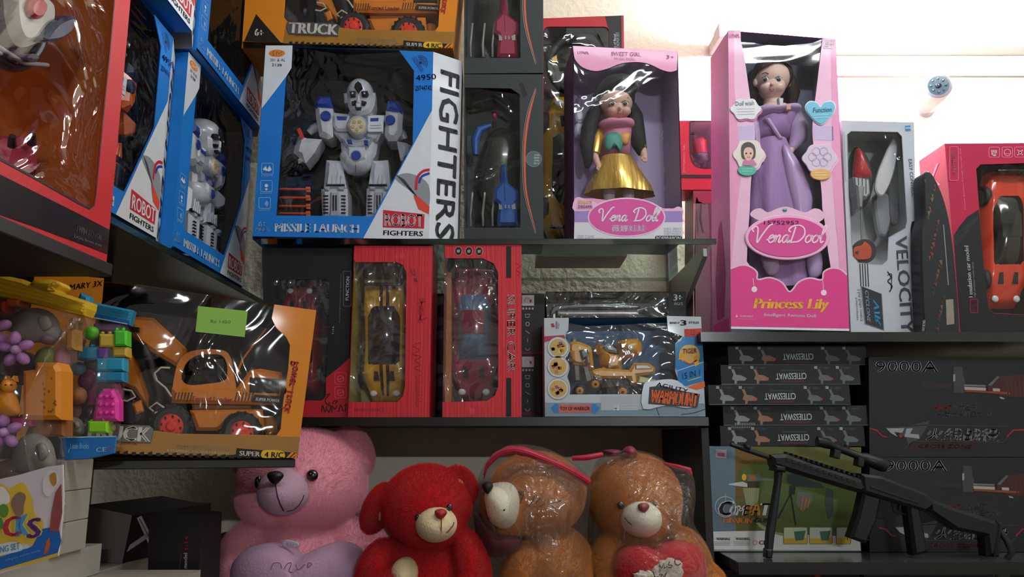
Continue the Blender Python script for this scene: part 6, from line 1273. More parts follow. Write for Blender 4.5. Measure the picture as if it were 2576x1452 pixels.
b = B(F); b.slab(cm([(240, 190), (300, 110), (385, 80), (385, 150), (330, 200), (260, 215)], 3), .02, .045, M('#232c4a', .3, coat=.3), .003); b.slab(circ(185, 295, 28, 22, 18), .02, .04, M('#5a5260', .35), .003); b.tubep([(-20, 230, .03), (120, 320, .03), (240, 330, .035)], 8, M('#7f7a80', .3), .03, 8); b.link('arm', t)
t = thing('toy_controller', 'pink toy controller at the foot of the orange lined drone box', 'toy controller', F, F.p(110, 880, .08))
b = B(F); b.slab(cm([(20, 880), (25, 760), (60, 700), (110, 715), (160, 690), (205, 760), (210, 880), (180, 905)], 4), .06, .10, M('#a83048', .35, coat=.3), .008); b.link('body', t)
b = B(F); b.tubep([(60, 740, .055), (62, 690, .05)], [14, 10], DRK, .05, 8); b.tubep([(160, 730, .055), (164, 680, .05)], [14, 10], DRK, .05, 8); b.link('stick', t)

# --- the orange excavator box in front and its twin above the robot box
zoom(0, 660, 2.689)
ORC1 = M('#dc8412', .4, coat=.2); BRN = M('#2a1a10', .6); EXO = M('#d97c14', .35, coat=.35); EXB = M('#1a1716', .35, coat=.2); WRED = M('#e0321e', .35, coat=.3); HAZ = M('#1b1510', .4)
F = F_EX = FR(100, 1272, 0.86, 18, 1.476)
TLX = pix(F.w((0, 0, F.p(150, 60).z)))
quad = [(100, 1272), (2010, 1345), (2140, 325), TLX]
pan = [(100, 1272), (2010, 1345), (2140, 325), (1856, 285), (1838, 380), (1870, 445), (1935, 505), (1962, 560), (1950, 720), (1915, 950), (1898, 1130), (1870, 1170), (1200, 1160), (820, 1110), (560, 1092), (520, 1040), (560, 700), (640, 420), (690, 260), (702, 108), TLX]
t_ex, b = carton(F, 'toy_excavator_box', 'orange toy excavator box with green price sticker, hanging over the pink bear', 'toy box', quad, .11, ORC1, ORC1, inside=BRN, panel=pan, film=[(515, 1096), (1190, 1166), (1875, 1176), (1905, 1130), (1970, 560), (1880, 440), (1850, 290), (1300, 205), (740, 120), (690, 105)], filmmat=film_mat('excavator_window', gloss=.06, scale=9, bump=.6, rough=.06))
b.flat([(820, 1112), (1200, 1162), (1870, 1172), (1898, 1180), (2030, 1180), (2012, 1345), (500, 1288), (540, 1092)], M('#9a6a1a', .5, var=.35, scale=14), -.0003)
for k in range(26): x = 560 + k * 55; y = 1278 + (x - 500) * .034; b.flat([(x, y + 14), (x + 30, y + 16), (x + 30, y - 8 - 4 * (k % 3)), (x, y - 6)], HAZ, -.0005)
b.flat([(1420, 1318), (2012, 1342), (2016, 1290), (1600, 1258), (1595, 1300)], HAZ, -.0006)
for k in range(3): b.flat([(1935 + 28 * k, 1338), (1952 + 28 * k, 1339), (1990 + 28 * k if k < 1 else 2015, 1290), (1972 + 22 * k if k < 1 else 2006, 1285)], ORC1, -.0008)
b.text('START REMOTE CONTROL', (1190, 1258), (1545, 1274), (1192, 1238), M('#d8cdb0', .4), -.0007, .02); b.text('5 CHANNEL EXCAVATOR LIGHT', (1130, 1282), (1552, 1302), (1131, 1264), M('#d8cdb0', .4), -.0008, .02)
b.text('SUPER', (1620, 1308), (1756, 1314), (1622, 1276), M('#d8d4c8', .4), -.0010, .05); b.flat(cm([(1772, 1320), (1770, 1285), (1800, 1270), (1900, 1275), (1926, 1295), (1918, 1328), (1850, 1332)], 3), M('#e0b420', .4), -.0009); b.text('4 R/C', (1790, 1320), (1915, 1324), (1792, 1282), HAZ, -.0012, .05)
b.text('Power Truck', (2025, 680), (1958, 1020), (1968, 668), M('#a3281c', .4), -.0006, .05); b.line([(2012, 670), (1950, 1025)], 9, M('#a3281c', .4), -.0006)
b.flat([(120, 1270), (480, 1284), (250, 1010)], HAZ, -.0006); b.text('6+', (230, 1220), (310, 1226), (232, 1150), M('#d8d4c8', .4), -.0009, .05)
V0 = [(560, 1105), (1060, 1120), (1080, 1215), (980, 1235), (560, 1215)]
b.slab([(555, 1085), (1010, 1105), (1040, 1130), (1020, 1225), (560, 1205), (535, 1140)], -.0016, -.0004, M('#5c5650', .35, .3), .0004); b.text('TRUCK', (560, 1195), (1010, 1215), (575, 1095), M('#c9c6bc', .35), -.0022, .06); b.text('REMOTE CONTROL', (620, 1222), (930, 1236), (621, 1208), M('#b8402c', .4), -.0014, .03)
b.text('MARY 3X', (470, 190), (690, 160), (476, 150), HAZ, -.0006, .02); b.link('carton', t_ex)
def excavator(label):
    F = F_EX; base = F.p(1400, 1290, .05); base.z = .002
    t = thing('toy_excavator', label, 'toy excavator', F, base)
    # cab: two side plates with window openings and a roof
    b = B(F); cab = cm([(1165, 865), (1178, 780), (1200, 690), (1240, 632), (1310, 598), (1430, 588), (1520, 600), (1560, 645), (1580, 740), (1602, 865)], 4, False); hole = cm([(1228, 790), (1240, 720), (1275, 665), (1335, 630), (1420, 622), (1500, 630), (1532, 680), (1538, 740), (1520, 800), (1400, 822), (1280, 830)], 3)
    b.flat(cab, EXO, .022, [hole], th=.006); b.flat(cab, EXO, .062, [hole], th=.006)
    for i in range(len(cab) - 1):
        p0, p1 = F.p(cab[i][0], cab[i][1], .022), F.p(cab[i + 1][0], cab[i + 1][1], .022); e = Vector((0, .046, 0)); b.add([p0, p1, p1 + e, p0 + e], [(0, 1, 2, 3)], EXO, True)
    cb = b.link('cab', t)
    b = B(F); b.slab([(1440, 640), (1530, 636), (1534, 720), (1500, 800), (1470, 812), (1455, 740)], .035, .055, EXB, .003); b.slab([(1330, 735), (1455, 745), (1462, 765), (1335, 758)], .032, .056, EXB, .002); sub(b.link('seat', t), cb)
    b = B(F); b.tubep([(1300, 820, .045), (1310, 750, .042)], 8, EXB, .04, 8); b.tubep([(1275, 735, .04), (1310, 725, .04), (1345, 750, .04)], 8, EXB, .04, 8); sub(b.link('steering_column', t), cb)
    b = B(F); b.slab([(1160, 850), (1600, 852), (1690, 728), (1760, 718), (1905, 742), (1912, 770), (1895, 905), (1885, 965), (1160, 952)], .016, .075, EXO, .004)
    b.slab([(1690, 776), (1890, 788), (1888, 886), (1688, 880)], .0145, .02, EXB, .001); b.flat(circ(1732, 810, 10), M('#6a6a68', .3), .0142); b.flat(circ(1828, 816, 12), M('#6a6a68', .3), .0142)
    b.flat([(1720, 895), (1895, 906), (1886, 960), (1700, 945)], EXB, .0156)
    for x0 in (1172, 1585):
        for k in range(6): b.flat([(x0 + 22 * k, 940), (x0 + 10 + 22 * k, 940), (x0 + 24 + 22 * k, 880), (x0 + 14 + 22 * k, 880)], M('#5a3208', .4), .0156)
    b.text('Forced Loader', (1302, 940), (1568, 948), (1306, 905), M('#8a2c14', .4), .0154, .04); b.text('SUPER POWER', (1728, 936), (1890, 948), (1732, 915), M('#d8d4cc', .4), .0152, .04); b.link('body', t)
    b = B(F); b.slab([(1280, 1000), (1780, 992), (1790, 1140), (1760, 1150), (1700, 1060), (1640, 1030), (1560, 1050), (1500, 1120), (1470, 1140), (1330, 1140), (1300, 1060)], .020, .070, EXO, .004); b.slab([(1300, 955), (1700, 962), (1700, 1000), (1300, 1002)], .026, .064, M('#8a4a10', .4), .002); b.slab(cm([(1790, 1050), (1840, 1040), (1872, 1080), (1868, 1150), (1800, 1165)], 3), .024, .05, M('#a8660f', .4), .003); b.link('chassis', t)
    for x, y, r_, rr_ in ((1155, 1110, 148, 92), (1635, 1152, 142, 86)):
        b = B(F); b.slab(circ(x, y, r_, n=36), .008, .03, RUB, .005); b.slab(circ(x, y, r_, n=36), .062, .084, RUB, .005)
        for k in range(18): a_ = k * math.pi / 9; b.slab([(x + r_ * .97 * math.cos(a_ + q), y - r_ * .97 * math.sin(a_ + q)) for q in (-.06, .06)] + [(x + r_ * 1.04 * math.cos(a_ + q), y - r_ * 1.04 * math.sin(a_ + q)) for q in (.06, -.06)], .010, .028, RUB)
        w_ = b.link('wheel', t)
        b = B(F); b.slab(circ(x, y, rr_, n=30), .0062, .02, WRED, .003); b.slab(circ(x, y, rr_ * .42, n=20), .004, .01, WRED, .002)
        for k in range(8): a_ = k * math.pi / 4 + .2; b.flat(circ(x + rr_ * .72 * math.cos(a_), y + rr_ * .72 * math.sin(a_), 9, 13, 8), EXB, .0060)
        sub(b.link('hub', t), w_)
    b = B(F); b.slab([(880, 360), (1040, 375), (1255, 575), (1262, 640), (1195, 705), (1020, 600), (885, 495)], .030, .060, EXO, .004); b.link('boom', t)
    b = B(F); b.slab([(855, 560), (930, 700), (1005, 905), (1000, 990), (900, 860), (820, 830), (820, 640)], .034, .056, EXO, .004); b.link('stick', t)
    b = B(F); b.tubep([(905, 455, .028), (985, 580, .028)], 6, CHR, .028, 8); b.tubep([(970, 560, .028), (1010, 660, .028), (1080, 900, .03), (1060, 1000, .03)], [22, 34, 44, 40], EXB, .028, 12); b.slab([(890, 438), (940, 440), (938, 468), (896, 466)], .022, .034, EXB, .001); b.link('hydraulic_arm', t)
    b = B(F); b.slab(cm([(800, 900), (880, 915), (960, 980), (975, 1060), (900, 1110), (800, 1090)], 3), .02, .07, M('#26242a', .35, coat=.3), .004); b.slab([(890, 960), (950, 930), (970, 1010), (920, 1030)], .016, .03, EXO, .002); b.link('bucket', t)
    b = B(F); b.tubep([(1600, 760, .04), (1640, 660, .04), (1720, 550, .04), (1800, 450, .04)], [10, 9, 8, 7], EXO, .04, 8); b.link('exhaust', t)
    b = B(F); WT = M('#c9bfae', .5)
    for c_ in ([(1150, 715, .02), (1090, 712, .018), (1045, 750, .018), (1060, 800, .018), (1120, 850, .018), (1160, 910, .02)], [(1110, 985, .012), (1060, 950, .012), (1010, 985, .012), (1050, 1020, .012), (1100, 1000, .012)], [(830, 860, .018), (890, 870, .018), (915, 910, .018), (860, 940, .018), (815, 930, .018)]): b.tubep(c_, 8, WT, .02, 8)
    b.link('tie', t)
    return t
te = excavator('orange toy excavator with red hubs in the box over the pink bear')
t = thing('price_sticker', 'bright green price sticker on the window of the orange excavator box', 'sticker', F_EX, F_EX.p(1500, 500, 0))
b = B(F_EX); b.slab([(1340, 296), (1676, 330), (1655, 506), (1322, 470)], -.0012, -.0003, M('#86b83c', .5)); b.text('Rs 1450', (1425, 410), (1560, 415), (1427, 388), M('#4c6b2a', .5), -.0016); b.link('paper', t)
# shelf board below, set square to the box
tl = thing('shelf', 'narrow dark shelf board holding the orange toy excavator box', 'shelf', F_EX, (.1, .05, -.011)); b = B(F_EX); b.box((-.22, .006, -.011), (F_EX.p(2000, 1345).x, .115, -.0012), M('#120d0a', .5)); b.link('board', tl, bev=.001)
# the twin on top of the robot box
zt_ = F_ROB.O.z; zoom(600, 0, 2.342)
tb = atY(20, 285, 1.262)
ztop = F_ROB.w(F_ROB.p(160, 268)).z
W0 = (F_EX.O - F_EX.O)
zoom(0, 660, 2.689); q0, q1 = F_EX.p(100, 1272), F_EX.p(2140, 325)
zoom(600, 0, 2.342); r0, r1 = atY(14, 286, 1.262), atY(1322, 325, 1.268)
s_ = (r1 - r0).length / (q1.x - q0.x); loc = Vector((r0.x, 1.266, ztop + .003)); s3 = (s_, 1.0, s_)
copy_tree(t_ex, loc, (0, 0, 0), 'orange toy truck box cut by the top edge, on top of the front robot box', None, s3)
l = Vector(te['_b']); copy_tree(te, loc + Vector((l.x * s_, l.y, l.z * s_)), (0, 0, 0), 'orange toy excavator in the truck box above the front robot box', None, s3)

# --- bags of toy blocks
zoom(0, 660, 2.689)
BAGF = film_mat('block_bag', gloss=.06, scale=12, bump=.8, rough=.08, haze=.03)
F = F_BG = FR(0, 1952, 0.765, 6, None); F_BG.O.z = 1.385
ZIP = M('#d8ac1c', .4, coat=.3); ZBL = M('#1f7fa8', .35, coat=.4)
t = thing('block_bag', 'clear bag of animal blocks with thick yellow zip top at the left edge', 'bag', F)
b = B(F); b.slab([(-140, 40), (0, 80), (150, 112), (250, 155), (420, 205), (592, 262), (584, 310), (560, 356), (420, 325), (240, 278), (0, 226), (-140, 200)], -.012, .012, ZIP, .004)
for k in range(4): b.line([(-100, 75 + 34 * k), (0, 108 + 32 * k), (250, 180 + 26 * k), (570, 280 + 20 * k)], 5, M('#b98d12', .4), -.0125)
b.link('zip_strip', t)
b = B(F); b.slab(cm([(190, 135), (240, 112), (320, 108), (378, 122), (392, 150), (360, 172), (352, 196), (290, 185), (220, 160)], 4), -.014, .014, ZIP, .005); b.link('slider', t)
b = B(F); b.puff(cm([(-160, 230), (0, 235), (300, 300), (555, 352), (520, 480), (470, 640), (440, 900), (420, 1150), (400, 1350), (392, 1600), (380, 1850), (360, 1950), (-160, 2040), (-200, 1200)], 4), .0, .038, BAGF, 8); b.link('clear_bag', t)
zoom(0, 1100, 4.025)
b = B(F); P_ = [(-200, 470), (200, 380), (480, 300), (632, 280), (640, 600), (610, 1000), (585, 1205), (300, 1290), (0, 1385), (-200, 1440)]
b.slab(P_, -.040, -.037, M('#cfc0c6', .45, coat=.2))
b.flat(cm([(-200, 560), (0, 470), (80, 520), (130, 500), (230, 460), (290, 540), (330, 640), (350, 780), (420, 830), (440, 900), (400, 1040), (320, 1090), (220, 1080), (120, 1150), (-200, 1240)], 3), M('#d9b23a', .45), -.0404)
b.flat(cm([(-200, 600), (0, 500), (70, 545), (100, 620), (60, 680), (-200, 700)], 3), M('#e0d6d2', .45), -.0408); b.flat(circ(35, 745, 52, 68), M('#5c8a2c', .45), -.0410); b.flat(cm([(110, 660), (180, 560), (260, 590), (240, 700), (230, 780), (160, 790)], 3), M('#8a6a58', .45), -.0410)
b.flat(cm([(-200, 1290), (0, 1215), (220, 1140), (330, 1100), (430, 930), (600, 940), (585, 1170), (300, 1260), (0, 1345), (-200, 1400)], 2), M('#1c5aa8', .45), -.0407); b.flat([(-200, 1440), (0, 1385), (300, 1290), (586, 1205), (588, 1170), (300, 1255), (0, 1345), (-200, 1400)], M('#c9a22c', .45), -.0411)
b.flat(cm([(-200, 1120), (0, 1085), (140, 1060), (230, 1100), (215, 1150), (0, 1200), (-200, 1250)], 3), M('#c4cfd4', .45), -.0412); b.text('BUILDING SET', (-180, 1215), (200, 1130), (-180, 1150), M('#5a8aa8', .4), -.0415, .02)
b.flat(cm([(440, 420), (520, 330), (600, 420), (560, 520), (500, 600), (440, 560)], 3), M('#d8cdc8', .45), -.0409); b.flat(cm([(500, 390), (560, 360), (570, 470), (530, 490)], 3), M('#b07c34', .45), -.0413); b.flat([(560, 560), (620, 470), (632, 760), (590, 960), (500, 950), (520, 760)], M('#8c4440', .45), -.0412); b.flat([(440, 1190), (470, 1060), (500, 1010), (510, 1100), (480, 1170)], M('#b8562c', .45), -.0413)
for ch, x0, x1, y0, y1, cl in (('O', -110, 22, 820, 975, '#4a8a3c'), ('C', 38, 196, 812, 1020, '#b8283c'), ('K', 170, 276, 800, 1008, '#4a8ab8'), ('S', 280, 402, 832, 1032, '#5c2a6a')):
    b.text(ch, (x0, y1), (x1, y1 - 22), (x0 + 6, y0), M('#d9c06a', .45), -.0414, .14); b.text(ch, (x0, y1), (x1, y1 - 22), (x0 + 6, y0), M(cl, .4), -.0420, .07)
b.text('10 pcs value pack', (60, 1262), (405, 1160), (62, 1236), M('#7fa0c8', .4), -.0412); b.link('printed_card', t)
zoom(0, 660, 2.689)
def block(label, x, y, d, shape, col, Fr=None, cat='toy block', name='toy_block', dep=.010, extra=None):
    Fr = Fr or F_BG; m_ = M(col, .35, coat=.3)
    t = thing(name, label, cat, Fr, Fr.p(x, y, d)); b = B(Fr)
    if shape == 'flower':
        for k in range(5):
            a_ = k * 1.257 + .4; b.ellp(x + 72 * math.cos(a_), y - 78 * math.sin(a_), 52, 36, d, dep * .7, m_, rot=Matrix.Rotation(-a_, 3, 'Y'), seg=14, ring=10)
        b.link('petals', t); b = B(Fr); b.ellp(x, y, 34, 34, d - .004, dep * .8, M('#b488b4', .35), seg=14, ring=10); b.link('centre', t)
    elif shape == 'animal':
        w, h = extra; b.puff(cm([(x - w, y + h), (x - w * .9, y - h * .1), (x - w * .4, y - h * .35), (x + w * .5, y - h * .2), (x + w * .9, y + h * .3), (x + w, y + h)], 4), d, dep, m_); b.link('body', t)
        b = B(Fr); b.ellp(x + w * .1, y - h * .55, w * .62, h * .42, d - .003, dep, m_, seg=16, ring=12)
        for q in (-1, 1): b.slab([(x + w * .1 + q * w * .28 - w * .15, y - h * .82), (x + w * .1 + q * w * .36, y - h * 1.12), (x + w * .1 + q * w * .28 + w * .17, y - h * .80)], d - .006, d + .004, m_, .002)
        for q in (-1, 1): b.ellp(x + w * .1 + q * w * .25, y - h * .6, w * .08, w * .08, d - .003 - dep * .9, .0015, EXB, seg=8, ring=6)
        b.link('head', t)
    elif shape == 'elephant':
        w, h = extra; b.puff(cm([(x - w, y + h), (x - w, y - h * .3), (x - w * .3, y - h), (x + w * .6, y - h * .8), (x + w, y), (x + w * .9, y + h)], 4), d, dep, m_); b.link('body', t)
        b = B(Fr); b.puff(cm([(x + w * .1, y - h * .4), (x + w * .5, y - h * .5), (x + w * .7, y + h * .1), (x + w * .3, y + h * .4)], 4), d - dep * .9, .004, m_); b.link('ear', t)
        b = B(Fr); b.tubep([(x - w * .8, y, d - .004), (x - w * 1.1, y + h * .4, d - .006), (x - w * 1.0, y + h * .9, d - .006)], [w * .2, w * .16, w * .1], m_, d, 10); b.link('trunk', t)
    elif shape == 'tower':
        w, h = extra; b.slab([(x - w, y + h), (x - w, y - h * .7), (x - w * .4, y - h * .75), (x - w * .3, y - h), (x + w * .8, y - h), (x + w, y - h * .7), (x + w, y + h)], d - dep, d + dep, m_, .004)
        rn = random.Random(int(x))
        for k in range(14): b.flat(circ(x + rn.uniform(-.2, .9) * w, y + rn.uniform(-.5, .9) * h, 7, 10, 8), M('#8a5210', .4), d - dep - .0003)
        b.link('body', t)
    elif shape == 'brick':
        w, h = extra; b.slab([(x - w, y + h), (x - w, y - h), (x + w, y - h), (x + w, y + h)], d - dep, d + dep, m_, .002); b.link('body', t); b = B(Fr)
        for q in (-.5, .5): b.tube([Fr.p(x + q * w, y - h, d), Fr.p(x + q * w, y - h * 1.3, d)], w * .28 * Fr.k(x, y, d), m_, 12)
        b.link('stud', t)
    elif shape == 'ball': b.ellp(x, y, extra[0], extra[1], d, dep, m_); b.link('body', t)
    elif shape == 'arch':
        w, h = extra; b.tubep([(x - w, y + h, d), (x - w * .95, y, d), (x - w * .5, y - h * .8, d), (x + w * .2, y - h, d), (x + w * .8, y - h * .6, d), (x + w, y, d), (x + w, y + h * .5, d)], 26, m_, d, 12); b.link('body', t)
    elif shape == 'castle':
        w, h = extra; b.slab([(x - w, y + h), (x - w * .7, y - h * .4), (x - w * .2, y - h), (x + w * .6, y - h), (x + w, y - h * .2), (x + w, y + h)], d - dep, d + dep, m_, .003)
        for k in range(3):
            for j in range(3): b.ellp(x - w * .35 + w * .45 * j, y - h * .5 + h * .5 * k, w * .2, h * .17, d - dep, .003, m_, seg=10, ring=8)
        b.link('body', t)
    return t
LIL = '#b57cb8'
block('upper lilac flower block in the yellow topped bag', 108, 592, -.028, 'flower', LIL); block('lower lilac flower block in the yellow topped bag', 30, 1150, -.030, 'flower', LIL); block('lilac flower block cut by the left edge near the yellow zip', -40, 455, -.024, 'flower', LIL)
block('orange cat block sitting low in the yellow topped bag', 50, 905, -.028, 'animal', '#dd8a1c', extra=(75, 125)); block('spotted orange giraffe block in the yellow topped bag', 275, 870, -.012, 'tower', '#d07e16', extra=(130, 195), dep=.014)
block('grey elephant block behind the film under the yellow zip', 240, 420, .004, 'elephant', '#857a76', extra=(160, 110), dep=.014); block('grey elephant block at the bottom of the yellow topped bag', 235, 1290, -.020, 'elephant', '#6f6a62', extra=(130, 130), dep=.014)
block('olive leaf block behind the giraffe in the yellow topped bag', 310, 660, .012, 'ball', '#6a6a2a', extra=(75, 95)); block('orange brick at the top left of the yellow topped bag', 80, 268, .0, 'brick', '#c2561c', extra=(45, 26)); block('red brick at the left edge under the yellow zip', -10, 300, -.004, 'brick', '#a02424', extra=(36, 40)); block('golden brick at the left edge under the yellow zip', 5, 520, -.012, 'brick', '#c48a1c', extra=(24, 60))
block('magenta block between the cat and the lower lilac flower', 120, 1075, -.006, 'brick', '#c22a72', extra=(85, 34)); block('deep purple block behind the upper lilac flower', 160, 720, .020, 'ball', '#5a1c34', extra=(110, 120)); block('ochre block at the right rim of the yellow topped bag', 470, 520, .014, 'brick', '#a8742c', extra=(30, 70)); block('dusty pink block at the right rim of the yellow topped bag', 420, 660, .016, 'ball', '#a86a7c', extra=(50, 90)); block('brown block beneath the giraffe in the yellow topped bag', 320, 1120, .006, 'brick', '#8a5020', extra=(110, 60)); block('tan block at the bottom of the yellow topped bag over the printed card', 60, 1420, -.004, 'ball', '#7a5a4c', extra=(110, 90)); block('small mauve block under the grey elephant by the yellow zip', 330, 520, .004, 'ball', '#7a5662', extra=(60, 40))

F = F_BB = FR(300, 1345, 0.840, 10, None)
t = thing('block_bag', 'small clear bag of bright bricks with blue top beside the yellow topped bag', 'bag', F)
b = B(F); b.slab([(540, 200), (600, 225), (600, 262), (896, 322), (872, 424), (790, 402), (555, 356), (480, 330)], -.008, .008, ZBL, .003); b.flat([(560, 330), (876, 395), (872, 422), (556, 352)], M('#155a9c', .35), -.0083)
for k in range(3): b.line([(600, 278 + 22 * k), (890, 338 + 22 * k)], 3, M('#165f86', .35), -.0086)
b.line([(570, 362), (862, 418)], 8, M('#9fb8c8', .3), -.0088); b.link('zip_strip', t)
b = B(F); b.puff(cm([(540, 356), (700, 395), (868, 424), (862, 600), (845, 800), (825, 1000), (800, 1180), (785, 1290), (440, 1335), (420, 1180), (430, 900), (450, 640)], 4), .0, .024, BAGF, 7); b.link('clear_bag', t)
b = B(F); b.slab([(415, 1185), (600, 1185), (788, 1176), (776, 1292), (600, 1330), (440, 1338)], -.0265, -.0245, M('#1a6cb4', .35, coat=.4), .0006); b.text('Little Bricks', (475, 1262), (600, 1262), (478, 1225), M('#7fb8e0', .35), -.0270, .02); b.text('CE', (650, 1285), (720, 1280), (650, 1255), M('#b8d4e8', .35), -.0270, .03); b.line(circ(745, 1262, 14, n=12), 3, M('#c84a4a', .35), -.0270, True)
for k in range(3): b.line([(462, 1290 - 8 * k), (470, 1262)], 3, M('#b8d4e8', .35), -.0270)
b.line([(420, 1186), (786, 1178)], 8, M('#9fc0c8', .35), -.0270); b.link('printed_strip', t)
for lb, x, y, d, sh, cl, ex in (('bright green ball block under the blue zip', 618, 480, -.012, 'ball', '#4fae1c', (54, 52)), ('yellow brick beside the green ball block', 718, 528, -.012, 'brick', '#cfae3c', (50, 44)), ('bright green brick at the right under the blue zip', 812, 512, -.014, 'brick', '#4cc02c', (44, 52)),
        ('yellow brick under the right green brick', 808, 605, -.010, 'brick', '#c2a238', (50, 34)), ('blue brick at the left of the small blue topped bag', 590, 615, -.010, 'brick', '#2a86ac', (72, 44)), ('purple brick between the blue and yellow bricks', 690, 615, -.012, 'brick', '#6a3a98', (34, 36)), ('large blue brick in the middle of the small bag', 742, 690, -.012, 'brick', '#2492b4', (95, 44)), ('blue brick below the large blue brick', 740, 775, -.012, 'brick', '#1c7ea6', (95, 34)),
        ('purple arch block around the pink castle block', 712, 880, .0, 'arch', '#8c2458', (95, 85)), ('hot pink castle block in the small blue topped bag', 710, 965, -.012, 'castle', '#d83298', (90, 110)), ('lime green block at the bottom of the small bag', 660, 1115, -.014, 'brick', '#84c81c', (68, 40)), ('pale green block at the bottom right of the small bag', 740, 1120, -.006, 'ball', '#8aa45c', (40, 36)),
        ('mauve brick under the blue zip', 720, 440, .004, 'brick', '#7a4a7c', (90, 26)), ('purple block behind the monkey head block', 600, 800, .004, 'ball', '#6a2450', (70, 80)), ('clear blue block at the left rim of the small bag', 530, 720, -.004, 'ball', '#6f93a8', (50, 50)), ('pink block at the left of the green ball block', 545, 530, .002, 'ball', '#b04a7c', (34, 34)), ('tan strip block at the left rim of the small bag', 500, 470, .004, 'brick', '#b08a4c', (26, 70)), ('pale pink block beneath the monkey head block', 490, 1010, .0, 'ball', '#a8788a', (60, 60))):
    block(lb, x, y, d, sh, cl, F_BB, extra=ex, dep=.009)
block('brown monkey head block at the left of the small blue topped bag', 530, 905, -.014, 'ball', '#a86c46', F_BB, 'toy block', 'toy_block', .010, (58, 66)); block('grey elephant block at the bottom of the small blue topped bag', 495, 1105, -.014, 'elephant', '#8a847c', F_BB, extra=(70, 60), dep=.010)

# --- cartons on the low counter
zoom(0, 1100, 4.025)
WC = M('#a9a39a', .55); WC2 = M('#a59c8e', .55)
def flat_carton(name, label, c, w, dp, z0, h, yaw, mat, cat='carton', prn=None):
    F = Frame((c[0], c[1], z0), math.radians(yaw)); t = thing(name, label, cat, F); b = B(F); b.box((0, 0, 0), (w, dp, h), mat)
    if prn: prn(b, w, h)
    b.link('carton', t, bev=.001); return F, t
def pr1(b, w, h):
    o = Vector((w * .72, -.0005, h * .15)); V, Fs = text_geo('HT-8'); b.add([o + Vector((q[0] * .05, 0, q[1] * h * .7)) for q in V], Fs, INK); V, Fs = text_geo('ITEM NO. 5512'); b.add([Vector((w * .45 + q[0] * .04, -.0005, h * .3 + q[1] * h * .25)) for q in V], Fs, GRYP)
flat_carton('flat_carton', 'lowest of the flat white cartons at the bottom left corner', (-.66, .52, ), .31, .51, CNT + .0005, .026, 0, WC2, prn=None)
flat_carton('flat_carton', 'plain flat white carton under the black box with the white cross', (-.655, .60), .193, .56, CNT + .0275, .0245, 0, WC2)
flat_carton('flat_carton', 'printed flat white carton in front of the black car model box', (-.458, .60), .105, .345, CNT + .0275, .0245, 0, WC2, prn=pr1)
flat_carton('flat_carton', 'small flat white carton under the bags of blocks', (-.66, .66), .205, .26, CNT + .0525, .0315, 0, WC)
for k, w_ in enumerate(('lowest', 'middle', 'topmost')):
    Fq, t = flat_carton('small_carton', '%s of the three small white cartons stacked behind the block bags' % w_, (-.535, .815), .085, .06, CNT + .0845 + .0310 * k, .0305, 0, WC)
    b = B(Fq); b.flat3([[Vector((.062 + .004 * math.cos(i * .6), -.0004, .0165 + .0045 * math.sin(i * .6))) for i in range(10)]], M('#4a423a', .5), 0)
    for q in range(3): b.add([(.069 + .004 * q, -.0004, .013), (.0715 + .004 * q, -.0004, .013), (.0715 + .004 * q, -.0004, .020), (.069 + .004 * q, -.0004, .020)], [(0, 1, 2, 3)], M('#6a6258', .5))
    b.link('print', t)
F = FR(825, 1240, 1.00, -10, CNT + .0525)
q = [(825, 1240), (1240, 1246), (1338, 790), (840, 690)]
t, b = carton(F, 'toy_box', 'black box with a white cross print on its side, on the flat white cartons', 'toy box', q, .16, M('#6a605c', .45), M('#16130f', .4))
q1_, q2_ = F.p(1240, 1246), F.p(1338, 790); W_ = max(q1_.x, q2_.x)
def sd(a_, c_): return Vector((q1_.x + (q2_.x - q1_.x) * c_ + .0006, .16 * a_, q2_.z * c_))
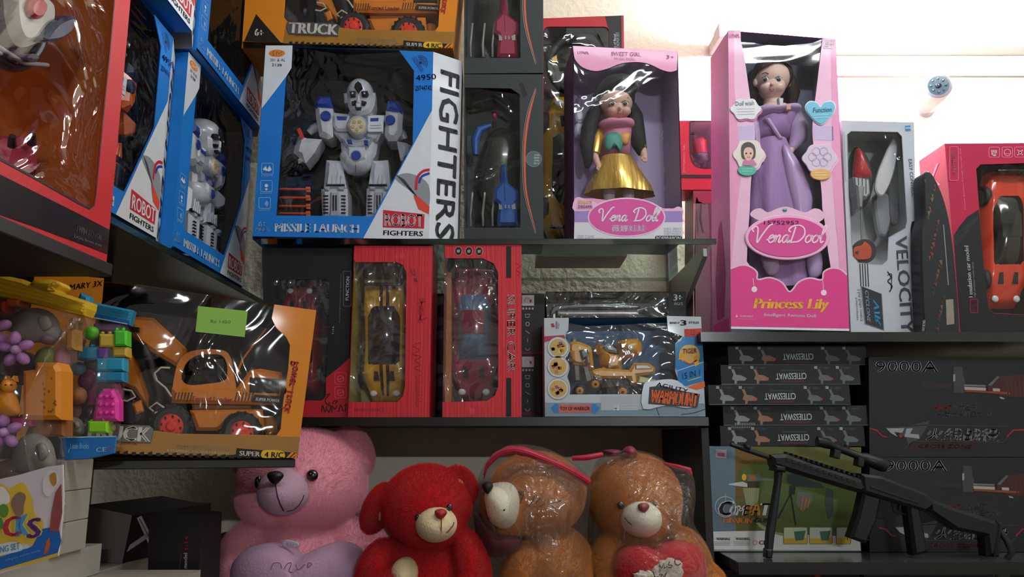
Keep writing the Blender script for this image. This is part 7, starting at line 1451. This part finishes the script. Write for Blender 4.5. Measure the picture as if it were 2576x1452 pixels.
b.add([sd(.06, .92), sd(.11, .96), sd(.42, .12), sd(.36, .06)], [(0, 1, 2, 3)], M('#c9c0bc', .4)); b.add([sd(.02, .22), sd(.04, .36), sd(.46, .78), sd(.45, .62)], [(0, 1, 2, 3)], M('#b8a8a4', .4)); b.add([sd(.085, .90) + Vector((.0004, 0, 0)), sd(.095, .90) + Vector((.0004, 0, 0)), sd(.39, .14) + Vector((.0004, 0, 0)), sd(.38, .14) + Vector((.0004, 0, 0))], [(0, 1, 2, 3)], M('#7a1c24', .4))
b.link('carton', t)
F = FR(1470, 1764, .975, -4, CNT + .027)
t, b = carton(F, 'toy_car_box', 'black car model box with upright white lettering beside the pink bear', 'toy box', [(1478, 1710), (1990, 1710), (2034, 800), (1512, 772)], .058, M('#100c0d', .35, coat=.3), M('#14100f', .4))
b.line([(1848, 1150), (1912, 1150), (1920, 990), (1858, 985)], 4, M('#4a2024', .4), -.0006, True); b.text('1:14', (1900, 1135), (1908, 1000), (1866, 1135), M('#a8202c', .4), -.0008, .04); b.text('Emulation car model', (1880, 1700), (1898, 1175), (1842, 1700), M('#bcb4b0', .4), -.0008, .03); b.text('High simulation model vehicle', (1800, 1720), (1838, 1180), (1786, 1720), M('#6a6462', .4), -.0008, .02); b.link('carton', t)
F = FR(1690, 1600, 1.145, 0, CNT)
t, b = carton(F, 'toy_box', 'plain black box top showing behind the black car model box', 'toy box', [(1690, 1650), (1985, 1650), (1985, 700), (1700, 690)], .055, M('#17130f', .45), M('#17130f', .45)); b.link('carton', t)
F = FR(2010, 1900, 1.30, 0, SEAT)
t, b = carton(F, 'toy_box', 'dark red toy box squeezed between the black box and the pink bear', 'toy box', [(2000, 1960), (2330, 1960), (2330, 1050), (2010, 1050)], .12, M('#2a1014', .4), M('#2a1014', .4))
for x, y in ((2200, 1080), (2150, 1230), (1960 + 60, 1310)): b.flat([(x, y), (x + 90, y + 5), (x + 85, y + 100), (x + 5, y + 95)], M('#8c1c2a', .4), -.0005)
b.flat([(2110, 1120), (2140, 1120), (2130, 1190), (2105, 1185)], M('#9a6a74', .4), -.0006); b.link('carton', t)
# ------------------------------------------------------------------ tidy
for o in bpy.data.objects:
    if '_b' in o: del o['_b']
